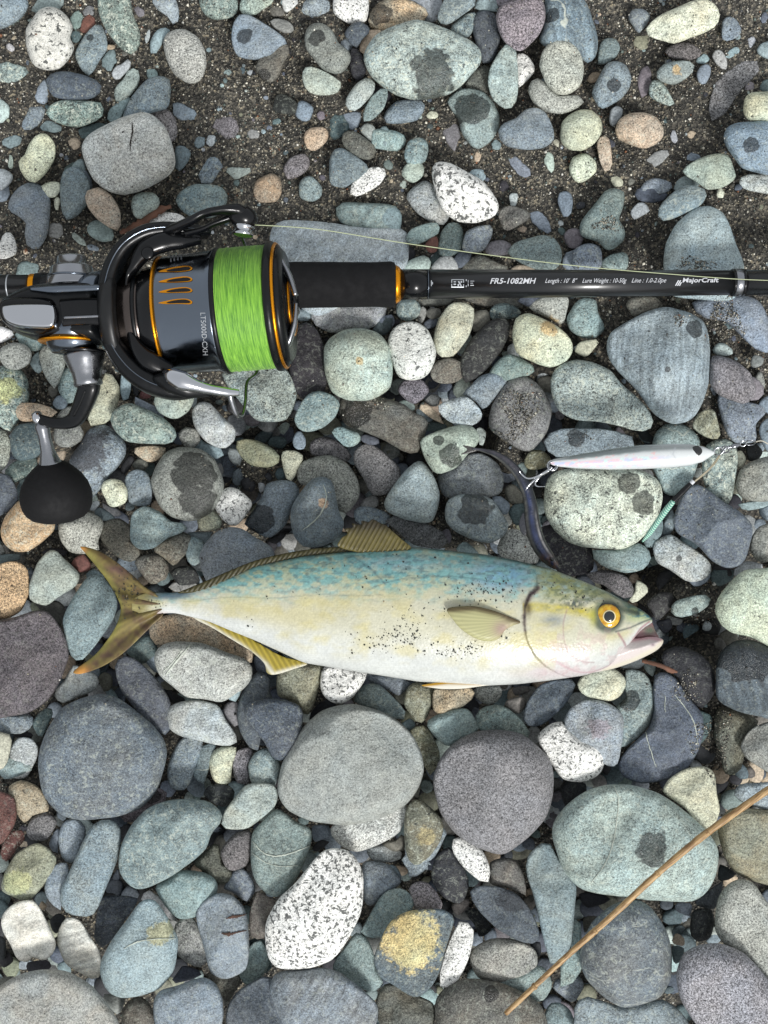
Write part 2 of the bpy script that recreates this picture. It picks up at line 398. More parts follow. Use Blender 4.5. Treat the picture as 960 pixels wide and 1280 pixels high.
DATA = '''
@0,0
b|1|-60,-40 60,-50 130,-20 142,30 110,90 40,135 -40,150 -80,60|smooth blue grey stone cut off at the top left corner
v|0|160,10 200,-25 300,-20 328,10 300,60 250,80 170,60|green grey stone tucked behind the white speckled oval stone
w|2|165,90 195,50 240,32 290,40 340,85 365,140 350,190 372,235 350,290 300,345 235,352 170,330 140,270 128,210 132,140|white oval stone with coarse black spots near the top left corner|!white black spotted oval stone
v|0|352,90 385,52 412,80 405,130 380,150 360,125|
r|0|400,140 415,100 440,75 470,90 475,120 440,160 412,165|small brownish red stone between the green wedge and the white spotted stone
g|0|412,60 440,28 470,40 465,75 435,85|
T|0|350,180 370,155 400,160 410,185 385,215 365,210|
v|2|488,40 500,-30 640,-20 665,70 700,160 700,230 660,275 610,250 550,180 510,110|long green grey mottled stone pointing down from the top edge|!long mottled green stone
b|1|375,260 420,180 470,125 505,120 530,170 540,240 500,300 450,385 415,360 380,300|blue grey angular stone with one dark wet spot beside the white spotted stone|W 447 182 17
t|0|510,300 545,245 575,260 580,310 545,362 515,330|
n|1|535,225 575,225 572,245 540,248|
l|1|558,365 580,330 610,320 625,295 655,300 650,340 620,375 590,403 565,390|
m|1|575,440 620,390 640,350 675,338 700,365 690,430 650,480 600,515 572,500|
b|2|610,580 660,480 730,400 790,378 845,390 855,450 840,540 760,565 680,600 610,605|long blue grey stone leaning on the big pale boulder from above|!leaning blue grey stone
t|1|535,600 545,550 590,510 640,470 670,465 640,520 605,590 560,615|
p|1|720,570 780,545 840,545 880,600 888,670 865,715 820,700 760,640|mauve grey stone tucked behind the top right of the big pale boulder
t|0|735,350 770,345 790,380 760,400 735,385|
l|3|408,740 430,690 480,650 600,590 710,560 770,580 830,640 862,720 878,820 850,875 740,940 620,975 530,950 470,900 430,820|big pale grey boulder with a fine crack in the upper left|!big pale cracked boulder
B|2|228,400 260,365 330,355 420,375 490,405 510,440 490,480 430,500 340,500 270,485 238,440|dark grey green slab stone lying below the white spotted oval stone|!dark grey slab stone
b|0|175,470 195,430 225,395 240,450 240,500 220,525 185,505|
v|2|228,545 290,505 340,500 450,505 510,515 520,570 480,605 390,638 300,620 240,585|green and white mottled slab just under the dark grey slab
T|1|390,650 440,625 520,610 530,630 470,670 415,700|
v|0|-30,330 30,312 110,335 138,360 110,395 50,412 -30,400|flat speckled blue green stone at the upper left edge
b|0|105,625 150,540 190,530 225,560 215,600 160,650 130,655|
t|0|200,630 240,600 290,625 315,645 280,662 215,655|
m|0|-30,500 20,505 50,540 45,590 0,615 -30,600|
t|0|10,715 40,685 90,675 112,695 95,725 50,742|
n|0|342,715 355,695 380,688 402,705 395,740 365,748|
c|2|92,800 120,780 150,710 190,670 235,670 275,720 275,790 235,860 180,915 135,900 100,850|beige egg shaped stone near the upper left edge|!beige egg stone
m|0|40,830 50,770 65,790 65,835 50,842|
T|0|318,850 350,820 370,810 370,850 340,868|
t|1|355,835 385,800 415,797 430,850 400,860 360,860|
b|1|305,960 330,895 370,855 430,850 460,900 460,950 420,990 350,1005|
l|1|-30,850 20,845 62,870 65,900 30,940 -10,955|
t|1|875,760 880,730 915,728 955,760 945,800 910,850 880,855|
b|0|865,525 900,518 955,545 965,590 900,600 870,570|
t|1|750,210 780,155 820,135 855,155 820,200 800,240 765,285 752,260|
l|0|725,190 740,150 752,150 745,200 730,218|
s|2|815,210 830,170 880,145 930,148 990,185 1025,250 1033,320 1010,395 970,420 930,415 870,370 830,290|pale granite oval stone with fine dark specks in the upper left|!pale granite oval stone
b|1|755,0 770,-20 870,-15 895,50 890,110 865,125 840,85 790,50|dark blue grey stone reaching in from the top edge beside the granite oval
p|0|668,45 690,32 715,50 720,75 695,85|
c|1|205,930 250,908 295,910 305,945 280,985 230,990 205,960|
@240,0
v|1|35,0 60,-25 215,-25 230,40 215,80 170,95 110,100 65,75 40,35|round grey green stone cut off by the top edge
m|1|238,50 245,0 290,-20 410,-20 405,15 360,45 310,78 260,75|pale mint green stone cut off by the top edge
G|0|385,60 400,35 430,30 462,55 450,78 410,82|
s|0|445,0 460,-15 525,-15 520,25 480,60 455,50|
b|0|548,40 570,0 620,-15 680,0 688,45 640,75 575,82|
w|1|705,60 715,-20 870,-25 885,40 870,110 830,120 780,118 735,90|white granite stone with fine black specks at the top edge|!top edge white granite stone
B|2|762,165 800,120 840,108 880,130 890,160 850,200 825,240 780,210|small very dark blue pebble below the white granite at the top edge
n|1|880,90 900,45 950,5 1010,-5 1090,0 1130,20 1180,50 1178,85 1150,110 1080,130 1020,145 930,150 890,135|tan and brown mottled stone with a wet brown hollow at the top edge|!tan mottled stone|W 945 60 60
b|2|197,170 205,120 235,75 280,72 350,110 440,170 485,215 440,235 390,280 310,300 235,285 205,240|blue grey triangular stone with a dark wet hollow in its left side|!blue triangular stone|W 262 175 42
G|2|318,330 345,275 390,230 445,210 480,220 487,270 455,320 435,380 400,412 355,405 325,370|brown grey stone with dark wet lower edges below the blue triangular stone|W 355 370 35
g|1|388,105 420,92 480,105 512,140 500,165 460,165 410,140|
g|2|562,200 570,150 600,118 655,115 700,150 735,215 790,260 793,310 760,360 715,372 650,345 600,285 570,245|grey egg shaped stone with an olive wet patch near the top|!grey egg stone|W 622 190 40
m|2|550,380 560,340 600,332 670,360 740,405 748,430 720,470 640,478 590,465 560,430|pale mint rounded triangular stone under the grey egg stone|!pale mint triangular stone
k|1|785,330 795,240 830,240 860,300 870,370 840,410 805,390|
n|1|835,240 850,190 890,150 980,145 960,200 880,270 845,270|orange tan stone pinned under the left end of the large wet boulder
l|2|765,510 790,460 830,410 880,385 915,410 910,460 860,520 820,555 780,548|
t|2|850,600 870,530 900,480 950,440 985,450 960,540 910,595 870,612|
k|1|402,550 420,475 460,470 530,515 545,560 500,575 430,565|small black angular stone lying alone on the dark sand
b|1|515,575 535,505 575,510 608,540 590,600 555,607|
p|0|622,578 635,556 660,560 663,590 640,602|
p|0|108,630 125,600 180,580 225,610 230,650 205,690 170,690 130,660|
n|1|558,700 565,660 600,638 660,635 684,665 675,705 640,740 605,757 575,740|round peach tan pebble alone on the sand|!peach tan pebble
T|0|690,620 710,580 760,580 790,630 750,680 700,700|
b|0|740,590 780,560 840,565 845,610 810,650 760,640|
m|1|838,650 870,615 910,630 925,680 905,710 870,690|small green and white pebble wedged above the brown oblong stone
G|2|748,700 760,655 810,655 880,700 922,740 910,790 870,802 810,775 765,740|brown grey oblong stone lying diagonally on the sand
t|1|925,690 940,640 970,630 1000,680 980,740 945,750|
b|2|685,870 690,790 715,745 760,742 830,785 880,830 870,870 810,910 760,940 695,925|blue grey blocky stone below the brown oblong stone
w|2|790,940 830,870 900,835 960,840 970,880 930,930 850,975 795,985|white and blue speckled stone beside the blue grey blocky stone
p|1|455,840 490,790 560,765 590,800 585,840 540,880 480,900 462,870|
t|1|535,920 560,885 600,880 650,935 645,985 600,1010 540,990|
n|1|305,960 320,905 360,880 400,865 440,890 450,960 420,1010 330,1010|small brown and yellow mottled pebble on the sand
b|0|30,880 65,820 90,790 140,800 150,840 100,910 60,925|
m|0|175,850 195,835 250,840 305,845 270,875 215,895 185,875|
g|0|275,665 300,645 335,660 330,690 290,690|
l|0|72,700 85,675 115,680 112,715 95,737 78,725|
t|0|10,715 25,685 60,690 60,725 30,745|
b|0|-25,560 5,545 22,570 10,600 -20,595|
@480,0
l|0|105,0 150,-15 280,-15 290,40 250,110 190,95 170,30|
t|2|265,90 290,20 320,-20 450,-20 455,30 400,70 330,120 290,125|pale blue grey wedge stone leaning down from the top edge
t|1|330,135 400,75 455,60 470,100 420,190 350,165|
B|1|440,110 460,60 510,45 560,70 575,150 580,210 555,290 520,322 490,315 465,240 445,170|dark blue grey upright oblong stone right of the large wet boulder
t|1|450,50 480,-20 560,-20 570,60 500,50|
p|1|545,0 580,-25 640,-15 620,20 570,35|
p|3|558,90 580,30 640,0 680,-10 780,-15 805,40 805,110 770,180 700,250 665,255 605,215 575,160|dark purple grey round blocky stone at the top edge|!purple blocky stone
b|2|775,200 800,130 805,0 840,-30 970,-30 1020,30 1045,100 1070,190 1065,270 1040,305 1000,315 930,230 820,240|tall blue green stone with white veins at the top edge|V|!tall veined blue stone|W 845 80 35
v|3|-90,340 -105,290 -95,250 -50,180 20,140 100,110 170,98 250,120 340,155 440,205 488,255 485,320 440,370 385,430 320,475 220,498 140,498 60,475 0,440 -60,390|large pale green mottled boulder with a black wet patch|!large wet patched boulder|W 240 380 120
l|2|518,410 530,340 575,260 625,203 655,215 665,290 672,400 665,500 630,550 590,540 540,490|pale green spindle shaped stone standing upright left of the granite pebbles|!green spindle stone
w|1|665,270 710,270 750,320 752,360 720,400 670,445 650,430|white speckled stone behind the green spindle stone
G|0|410,430 440,370 490,325 530,340 520,400 515,470 440,450|
s|3|777,330 790,260 830,210 880,197 940,215 985,270 1000,350 980,430 920,475 860,470 810,420|round pale speckled granite pebble sitting on top of another|!upper round granite pebble
s|2|720,460 730,410 775,388 820,420 900,480 980,470 1010,500 960,545 890,570 810,560 750,520|long granite pebble lying under the round granite pebble
t|1|315,500 370,450 420,440 490,455 540,500 575,570 575,640 540,700 480,745 440,735 390,670 370,600 330,540|flat teal stone with a dark wet star patch below the large boulder|!flat teal stone|W 440 545 85
b|3|570,650 600,615 660,590 710,545 760,538 810,565 845,640 850,700 800,740 720,750 620,735 580,700|blue grey rounded triangular stone with a tiny pit near the top|!blue pitted stone
b|1|-5,600 10,555 60,505 120,498 200,505 205,540 170,600 90,618 20,620|blue grey flat stone just under the large wet patched boulder
k|0|-60,440 -20,430 40,480 30,500 -10,550 -60,540|
t|1|-60,650 0,645 60,655 105,680 110,720 70,755 0,750 -60,735|
t|2|100,770 120,710 170,685 215,705 222,760 205,810 150,830 110,810|
m|2|85,870 110,820 160,805 200,830 195,880 150,915 110,900|
w|3|240,870 250,815 310,805 400,850 490,900 540,960 575,1020 570,1060 540,1090 460,1115 370,1110 300,1060 260,980|white speckled pear shaped stone lying diagonally|!white speckled pear stone
p|0|290,650 310,610 350,610 380,650 375,700 350,755 315,710|
t|0|540,720 555,697 585,720 575,748 545,745|
t|0|420,870 450,845 500,850 500,900 470,915|
b|0|605,760 640,760 700,820 740,860 720,885 680,880 640,830|
m|0|800,800 820,760 845,780 850,840 835,860 810,830|
n|0|450,780 465,758 485,775 480,800 460,812|
c|0|210,575 235,555 270,565 265,590 225,595|
c|0|845,715 855,697 875,705 872,735|
c|2|878,680 890,610 930,570 980,548 1040,550 1085,600 1090,660 1050,720 990,755 930,750 890,720|olive grey round granite stone right of the blue pitted stone|!olive round granite
c|1|925,840 940,790 980,768 1020,770 1060,810 1060,860 1010,905 965,915 935,880|pale cream round pebble below the olive round granite
@720,0
t|1|108,280 120,220 150,190 200,195 222,240 200,285 150,320 110,325|
b|1|262,80 285,45 340,45 372,80 350,130 310,170 290,140 268,110|
o|0|285,210 300,180 350,180 390,200 385,235 330,248 295,235|
c|2|345,150 375,110 430,70 520,30 590,0 650,-5 700,25 718,80 700,130 640,165 560,195 490,218 420,200 365,185|long cream and green mottled stone in the upper right|!long cream stone
b|1|728,180 730,110 760,82 800,95 828,150 810,185 760,205 735,200|small blue grey triangular stone right of the long cream stone
l|0|862,220 860,195 885,182 897,200 885,230 870,238|
p|1|440,250 500,215 560,210 600,230 635,265 600,295 520,300 470,290|
t|0|600,300 640,270 668,290 650,315 610,318|
s|1|680,280 700,248 730,255 755,300 755,340 740,352 700,320|
t|0|742,275 790,238 818,240 815,262 765,292|
l|2|398,370 430,325 480,308 560,303 592,325 585,360 540,400 490,425 440,415 408,395|pale brown quartz stone with a rusty stain|!rusty stained quartz stone
b|1|602,370 620,335 655,318 675,335 670,380 645,422 615,415|
v|1|362,460 375,405 420,400 450,435 480,490 495,515 475,532 420,515 375,490|
p|0|320,470 310,400 330,340 360,330 380,360 375,400 355,470 340,488|
b|2|78,455 110,390 150,320 200,305 250,325 278,385 268,440 230,490 160,535 120,545 90,500|round blue green stone with a small dark wet heart near its centre|!dark hearted blue stone|W 190 428 32
n|0|60,395 75,368 110,360 122,380 95,410 68,415|tiny orange pebble beside the round blue green stone
l|1|165,590 175,545 205,527 235,545 225,590 190,635 168,620|
n|2|196,650 215,600 260,570 330,560 400,585 438,640 435,690 395,725 340,745 270,725 210,695|round peach granite stone on the sand in the upper right|!peach granite stone
n|1|103,730 110,690 140,675 165,690 178,760 180,820 165,862 145,862 120,810|long slim pinkish tan pebble under the peach granite stone
l|0|472,680 485,645 500,665 508,700 495,718 478,705|
n|0|555,670 575,653 598,665 585,690 565,690|
g|0|345,840 360,790 400,760 460,752 465,775 420,820 380,845 355,860|
p|0|670,520 700,420 790,330 850,300 920,320 915,370 850,420 780,510 720,590 680,590|flat rough dark grey stone half buried in the sand
c|3|835,560 845,490 880,462 960,458 1010,465 1010,610 930,605 860,600|pale yellow green stone cut off by the right edge|!pale yellow green stone
b|3|737,690 750,640 800,615 880,608 1000,610 1010,870 900,862 830,840 790,790 755,740|big smooth blue grey stone with a dark wet mark at the right edge|!wet marked blue boulder|W 880 725 40
T|1|915,440 940,400 1000,400 1000,460 930,458|
t|1|900,260 930,215 1000,205 1000,300 940,290|
m|2|530,850 600,800 680,770 760,772 790,840 800,890 740,935 660,950 600,910 550,880|pale green wedge shaped stone below left of the wet marked blue boulder|!pale green wedge stone
b|0|550,790 575,765 625,780 610,802 570,805|
l|2|812,910 830,880 880,870 990,880 990,970 900,960 840,945|
b|1|320,945 350,905 400,890 460,905 488,925 460,960 400,980 340,985|
t|1|490,960 500,910 540,880 590,890 620,930 580,950|
c|0|170,900 200,878 235,905 225,930 190,930|
c|1|705,955 720,930 740,960 735,990 705,985|
@0,240
b|1|40,90 50,30 90,-20 150,-50 210,-30 250,30 250,130 235,220 190,290 140,275 120,230 130,160 90,120|large blue grey pitted stone sunk in sand above the reel seat|!large sunken blue stone
b|0|-30,-10 0,-60 40,-30 45,20 20,50 -20,40|
b|2|300,-30 320,-110 380,-130 430,-90 455,-20 440,60 380,125 330,140 305,80|smooth blue grey stone pointing down above the reel body|!smooth pointed blue stone
n|3|425,30 435,-5 500,-25 560,20 600,90 605,170 580,200 540,175 480,130 440,80|cream and brown mottled long stone just above the reel bail|!cream mottled long stone
m|2|655,70 665,20 710,2 770,5 800,40 790,80 740,110 700,138 670,120|small pale green round stone above the top of the reel body
v|1|432,180 460,145 510,140 560,180 570,240 510,250 450,220|
w|1|720,165 770,115 830,100 900,110 945,150 850,175 780,185|pale stone with cream veins half hidden behind the reel body
t|1|875,40 910,-10 980,-40 1100,-30 1140,20 1120,90 1060,130 960,125 910,95|flat pale blue green stone behind the top of the reel|!flat stone behind the reel
c|1|270,55 275,30 295,25 300,50 290,95 275,85|
g|0|240,190 250,155 300,160 320,200 290,235 250,225|
m|0|350,215 375,205 420,240 430,270 400,262|
b|0|435,265 470,265 500,285 480,295 445,288|
w|1|-30,290 0,250 20,205 60,205 85,270 80,310 30,335 -30,330|white crumbly stone at the left edge above the rod butt
v|0|75,395 110,350 180,360 230,390 240,420 90,420|
w|1|-50,700 0,670 70,700 60,730 0,755 -50,750|white stone peeking out below the reel seat at the left edge
t|1|70,700 150,690 240,730 220,780 170,797 110,770|
s|2|-10,820 10,775 70,752 130,765 160,805 145,860 90,890 30,880|round grey speckled stone at the left edge under the reel|!round grey speckled stone
g|2|195,820 215,770 280,765 325,810 325,870 300,940 280,990 250,960 215,900|grey speckled upright stone beside the chrome neck of the reel|!upright grey speckled stone
t|1|150,860 165,820 195,795 200,850 215,890 185,908|
@240,240
l|1|385,230 400,170 460,140 620,145 800,170 1000,180 1070,190 1085,300 1075,370 1050,400 640,620 470,500 400,330|big long pale blue slab lying under the rod grip|!pale slab under the grip
t|1|712,90 760,50 880,55 980,60 1035,80 1030,190 820,180 740,150|flat grey blue stone just above the pale slab under the grip
l|0|240,260 280,230 330,270 330,290 260,290|
t|1|500,620 540,585 590,600 590,640 540,645|
l|1|585,600 650,570 960,570 970,620 900,680 700,705 620,670|grey stone sticking out under the black rod grip
k|2|480,800 500,700 560,650 620,680 665,780 680,900 660,1010 600,1050 530,1020 490,920|dark brown black rough oblong stone right of the spool|!dark rough stone by the spool
m|3|662,780 690,730 760,690 860,680 940,710 990,780 1005,880 990,980 900,1040 780,1040 700,1000 665,900|pale green stone with a rusty streak down its middle below the grip|!rusty streaked green stone
T|1|900,690 960,620 1010,625 1000,680 960,720|
v|2|150,900 250,880 440,860 500,930 525,1010 510,1080 470,1140 400,1150 320,1140 250,1060 170,960|big grey green rough stone with a white patch just below the spool|!big green stone below the spool
b|0|345,215 380,210 385,250 350,260|
@480,240
l|1|110,30 140,-20 200,-60 250,-30 330,100 300,165 240,155 170,110|pale mottled stone left of the white speckled pear stone
t|2|108,240 130,190 200,160 260,148 280,175 270,210 200,250 145,265|smooth grey oval pebble left of a tiny orange rock above the rod
r|2|205,265 235,225 265,222 273,265 260,300 225,305|tiny orange brown rock under the fishing line
t|1|270,280 285,200 330,150 380,160 398,210 385,290 340,320 280,320|smooth grey green oblong stone above the rod beside the orange rock
T|0|230,330 280,290 350,320 300,360 240,370|
b|2|390,290 410,200 470,170 540,165 540,220 500,290 450,305|smooth dark blue stone directly below the white speckled pear stone
p|1|495,290 530,250 590,238 640,265 630,310 540,320|
B|1|345,340 390,285 440,300 420,360 370,385|
m|1|90,385 130,340 200,315 235,340 230,380 200,420 100,420|
s|1|228,390 280,325 335,318 370,360 370,400 300,430|
G|1|380,400 430,330 490,315 560,350 620,370 625,400 500,420|brown grey stone half hidden by the rod left of the long print|
G|2|570,120 590,80 640,68 720,95 738,125 690,160 605,197|small grey brown wedge pebble above the rod
l|1|625,20 640,5 670,10 660,70 635,75|
b|0|730,120 760,95 810,130 835,200 810,210 750,160|
b|1|868,50 880,0 930,0 945,50 935,110 900,130|
n|0|665,190 690,170 715,180 700,205|
t|2|615,300 660,250 790,215 850,230 885,280 890,340 850,392 750,385 640,330|grey green flat triangular stone just above the rod lettering|!flat triangular stone over the lettering
p|1|895,220 925,185 970,182 1000,230 970,285 920,275|
b|1|890,370 900,310 960,285 1030,260 1080,265 1090,330 1060,390 920,395|blue grey stone half hidden behind the rod right of the triangular stone
n|1|630,385 680,362 760,385 750,410 640,410|
t|1|0,210 -60,200 -30,80 50,70 90,110 75,210|
k|0|90,300 130,270 160,300 140,340 95,345|
G|0|170,570 190,510 350,510 330,560 270,570|
G|0|400,545 450,500 680,500 720,560 600,580 450,560|
t|2|60,590 75,545 160,540 185,580 170,625 120,648 70,625|small round teal grey pebble right below the orange rod ring
b|1|-30,690 -20,630 40,612 55,650 30,690 0,705|
g|1|165,600 195,570 215,600 195,650 175,660|
G|1|205,610 230,580 280,585 285,620 240,640|
B|1|195,660 230,632 268,635 262,670 220,685|
l|0|220,560 235,545 255,580 240,590|
w|3|18,760 40,690 90,655 160,650 220,690 260,790 250,860 210,925 140,943 75,925 40,850|round white stone with fine black specks below the orange rod ring|!round white speckled stone
c|2|245,740 270,640 330,560 400,552 450,580 445,660 420,730 350,820 290,828 260,800|pale yellow green tilted stone beside the round white speckled stone|!yellow green tilted stone
G|1|430,660 450,600 520,590 530,650 480,700 450,700|
T|1|528,590 560,560 610,555 670,580 690,620 600,640 535,640|
k|2|380,840 440,730 520,650 580,625 625,640 630,700 590,790 510,890 420,960 385,920|long black green stone with fine white specks, tilted left of the cream and tan stone|!long black speckled stone
c|3|640,700 660,630 720,605 800,635 880,680 930,730 945,790 910,850 830,878 740,850 660,800|round cream and tan smooth stone below the rod lettering|!cream and tan smooth stone
s|1|720,570 800,520 920,520 915,600 890,665 820,630 750,600|
B|1|660,540 720,520 800,530 740,580|
t|1|912,630 960,550 1000,530 1060,540 1070,600 1105,680 1060,730 990,730 930,690|dark blue green smooth stone cut by the rod at its top|!blue green stone under the rod
t|2|520,910 570,840 620,810 680,825 750,870 750,910 690,925 620,945 560,940|smooth blue grey flat stone below the cream and tan smooth stone
G|2|230,900 260,850 330,828 400,860 400,920 350,955 280,958 240,935|grey brown angular pebble at the foot of the yellow green tilted stone
v|3|835,930 870,870 950,840 1040,850 1130,890 1190,960 1300,1060 1345,1130 1340,1180 1280,1200 1180,1170 1080,1150 960,1140 880,1100 840,1020|large oval stone with dense green and black speckling below the rod|!large green speckled oval
k|0|90,955 140,940 210,950 190,990 100,990|
l|1|945,780 980,760 990,790 960,800|
@720,240
t|2|25,150 60,100 110,40 150,-10 200,-20 245,0 235,80 215,135 245,190 240,240 190,285 150,290 110,250 40,230 18,200|two lobed grey green stone dusted with sand at its waist
b|2|-20,380 -10,290 40,260 90,258 128,290 125,380 60,400|
t|1|125,350 170,315 240,300 262,325 250,390 140,385|
l|1|270,100 310,55 345,55 370,95 330,120 290,140|
B|1|290,20 310,-20 400,-30 460,10 440,40 380,55 320,45|
t|3|405,110 425,60 500,-10 560,-35 640,-20 655,20 620,70 540,110 470,140 425,145|smooth blue green comma shaped stone above the big stone at the rod's end|!smooth comma shaped stone
c|1|700,5 740,-5 740,20 715,22|
t|3|435,340 450,250 500,160 580,90 660,70 730,100 770,170 800,260 830,330 840,400 780,540 480,520 440,400|large pale blue grey stone half covered by the rod near the right edge|!large stone crossed by the rod
G|2|250,570 275,530 400,525 435,570 390,600 330,610 290,628|
b|3|155,760 180,700 260,650 350,600 450,575 560,600 640,650 665,730 672,850 665,950 640,1040 600,1110 560,1145 480,1160 390,1110 300,990 210,900 160,830|large pale blue boulder with a dark spot patch below the rod|!large pale blue spotted boulder|W 600 680 45 W 448 892 16
b|1|570,560 640,525 860,520 930,560 970,660 1000,800 900,790 740,640 640,640|
T|0|735,650 760,615 795,620 795,665 765,690|
m|2|680,790 710,755 750,760 790,800 760,820 700,815|
p|3|672,830 700,815 790,840 870,900 890,960 900,1010 840,1060 720,1020 670,960|smooth dark purple grey stone right of the large pale blue spotted boulder|!smooth purple grey stone
g|2|870,860 890,815 940,830 930,865 890,880|
g|1|890,940 920,890 940,930 945,980 900,980|
c|2|-10,790 20,750 110,735 120,745 60,820 30,820 0,805|
@0,480
v|1|-60,-20 0,-90 90,-90 140,-20 145,80 100,180 50,240 0,210 -60,180|green and cream mottled stone at the left edge above the handle knob|!mottled left edge stone
n|2|75,130 90,97 140,93 200,100 290,130 285,145 240,175 120,190 85,170|light brown mottled stone behind the hinge of the reel handle
t|1|288,0 300,-60 345,-85 385,-40 390,30 380,80 355,104 320,80 295,40|
b|1|262,100 280,65 310,55 340,90 325,125 285,125|
G|0|240,20 270,0 295,40 270,70 250,60|
g|1|290,150 320,120 370,110 400,200 420,240 410,280 360,315 300,315 270,280 270,200|brown grey stone seen behind the black crank arm
c|1|430,200 460,120 500,20 510,-50 560,-50 600,20 590,100 560,170 510,205 460,210|tall grey stone right of the black crank arm|!tall stone by the crank
T|2|50,260 90,205 170,190 210,215 210,330 180,370 100,385 60,350|smooth dark green stone left of the chrome handle post|!dark green stone by the handle
t|1|600,30 610,-60 650,-80 655,20 640,80 620,95|
b|2|345,390 400,300 440,230 520,200 580,240 630,295 630,350 600,400 540,470 490,540 440,590 400,560|large half black half grey stone right of the handle knob|!half black stone by the knob
v|3|550,185 560,140 600,110 650,95 720,120 820,170 880,230 885,265 850,300 770,300 640,290 580,240|dark green speckled oval stone with a tiny orange dot, under the reel foot|!dark green speckled oval
b|2|662,80 680,62 720,85 790,120 830,160 810,180 760,155 700,125|
m|3|765,80 790,50 850,20 960,20 970,80 940,140 890,172 850,172 790,140|pale mint stone below the bail arm
r|0|700,45 720,25 755,35 755,65 730,75 700,70|
k|0|655,-30 690,0 690,60 670,55|
g|1|890,250 930,215 990,230 1000,290 960,325 920,310|
n|2|665,330 680,315 760,308 830,318 825,350 780,385 740,390 680,355|small cream and brown lumpy pebble under the dark green speckled oval
k|1|600,420 640,360 670,360 665,400 630,450 605,450|
G|1|655,405 690,370 730,370 745,400 720,435 690,430|
b|2|622,480 645,440 690,425 740,445 760,520 755,600 700,612 650,600 635,550|blue grey speckled blocky stone right of a small cream pebble|!blue speckled blocky stone
c|3|506,530 515,490 560,473 610,485 638,530 632,590 580,615 545,610 525,570|small cream pebble with a pale hollow, right of the handle knob|!small cream hollow pebble
g|1|510,590 540,610 590,625 610,660 560,660 525,640|
T|1|470,640 500,615 560,650 580,680 520,685 485,670|
l|1|445,600 490,580 500,600 470,635 440,625|
g|3|755,490 780,410 830,340 900,315 1000,325 1070,370 1100,430 1120,500 1105,580 1050,650 980,685 920,685 850,660 790,600|large round grey stone with a dark wet butterfly shaped patch|!round grey wet patched stone|W 960 440 110 W 1000 570 95
g|1|-50,300 0,220 40,240 55,300 45,380 10,440 -50,450|grey stone at the left edge beside the dark green stone
T|1|20,440 60,395 130,362 185,370 180,430 110,475 40,510|
B|2|-60,450 0,445 50,460 95,560 60,620 0,660 -60,650|dark blue grey angular stone at the left edge beside the knob
t|0|85,510 110,495 115,560 90,580|
n|3|0,740 20,670 60,620 105,580 200,640 275,690 265,740 200,800 140,838 70,838 20,800|orange tan granite stone just below the handle knob|!orange tan stone under the knob
s|2|290,700 330,680 430,640 500,665 520,700 490,790 500,830 420,850 350,840 300,780|white and grey speckled stone right below the handle knob|!speckled stone below the knob
G|1|495,720 530,680 600,672 660,720 650,800 720,830 680,880 640,890 580,860 510,790|dark olive grey stone above the tail fin of the large fish
t|3|650,740 660,650 720,610 800,640 860,690 950,700 920,740 840,770 770,820 700,828 655,790|blue grey angular stone with a pale crest, above the tail base|!angular stone above the tail
G|2|760,825 840,770 920,740 980,790 920,860 870,910 820,870|
t|2|920,800 950,760 1010,780 1030,850 980,910 940,890|
G|1|670,890 720,855 800,850 845,910 830,980 750,1000|
k|1|850,940 900,910 970,920 1000,990 900,1010|
m|3|160,960 190,890 240,835 280,832 330,880 400,950 380,1010 300,1060 230,1110 150,1080 145,1010|pale green angular stone near the tail fin tip|!pale green stone by the tail tip
r|2|355,900 380,865 420,850 455,900 450,930 400,942|small dark red pebble touching the tail fin tip|!dark red pebble
t|1|430,950 470,925 520,960 520,1000 450,1000|
T|1|-40,870 30,850 110,850 130,865 60,890 0,910 -40,915|
p|2|-60,940 30,890 90,888 135,920 145,980 145,1050 110,1130 60,1165 0,1178 -60,1170|purple grey rough stone at the left edge below the orange tan stone|!rough purple stone at left
g|0|-40,780 5,800 30,840 0,860 -40,860|
k|0|200,850 250,820 330,830 340,860 260,860|
@240,480
l|2|0,130 40,90 90,95 150,160 215,220 215,280 170,320 120,318 60,280 10,210|grey green smooth stone left of the big green stone below the spool|!smooth stone left of the bail
t|1|0,240 60,290 160,330 150,370 80,370 0,330|
l|0|-10,60 25,60 20,110 -10,115|
o|2|212,300 240,275 320,280 400,320 440,360 430,400 380,418 300,408 250,370|olive green glossy oval stone under the big green stone|!olive oval stone
c|2|445,360 460,332 520,335 560,365 530,430 505,485 475,480 455,420|small cream tan pebble beside the olive oval stone|!small cream tan pebble
b|1|503,280 520,240 545,235 568,275 565,320 535,330 510,315|
t|3|510,180 540,100 590,45 640,36 700,55 740,95 720,160 660,215 590,240 540,230|round blue green stone below the dark rough stone|!round blue green stone
p|1|520,30 500,-60 600,-60 660,-10 630,30 560,42|
G|2|730,110 760,40 830,10 900,60 960,70 1060,100 1120,150 1180,170 1180,210 1140,320 1120,350 1060,340 960,280 850,235 760,200|large dark brown and grey patchy stone near the centre|!brown patchy stone|W 820 140 80
t|2|695,240 740,210 790,230 840,250 840,290 800,315 760,310|small pale teal stone under the brown patchy stone
B|1|840,260 870,250 930,270 935,300 890,305 845,285|
p|1|585,310 600,280 650,262 710,275 790,340 800,385 760,390 680,365 600,360|purple grey smooth stone touching the top of a large flat grey stone near the centre
g|2|525,440 550,390 620,362 700,355 780,400 830,480 838,560 800,620 760,650 700,600 600,500 540,510|large grey flat stone partly under the blue stone with the rusty streak
b|4|490,660 510,590 560,520 600,475 650,460 700,485 720,560 735,640 760,690 750,740 700,790 640,815 560,815 510,760|blue grey pear shaped stone with a white vein and rusty streak|!blue stone with the rusty streak|V
p|2|808,390 815,330 860,298 920,310 980,360 1040,420 1040,490 980,550 900,555 860,480|dark purple grey stone at the centre
b|1|805,640 840,610 900,615 990,650 980,700 830,700|
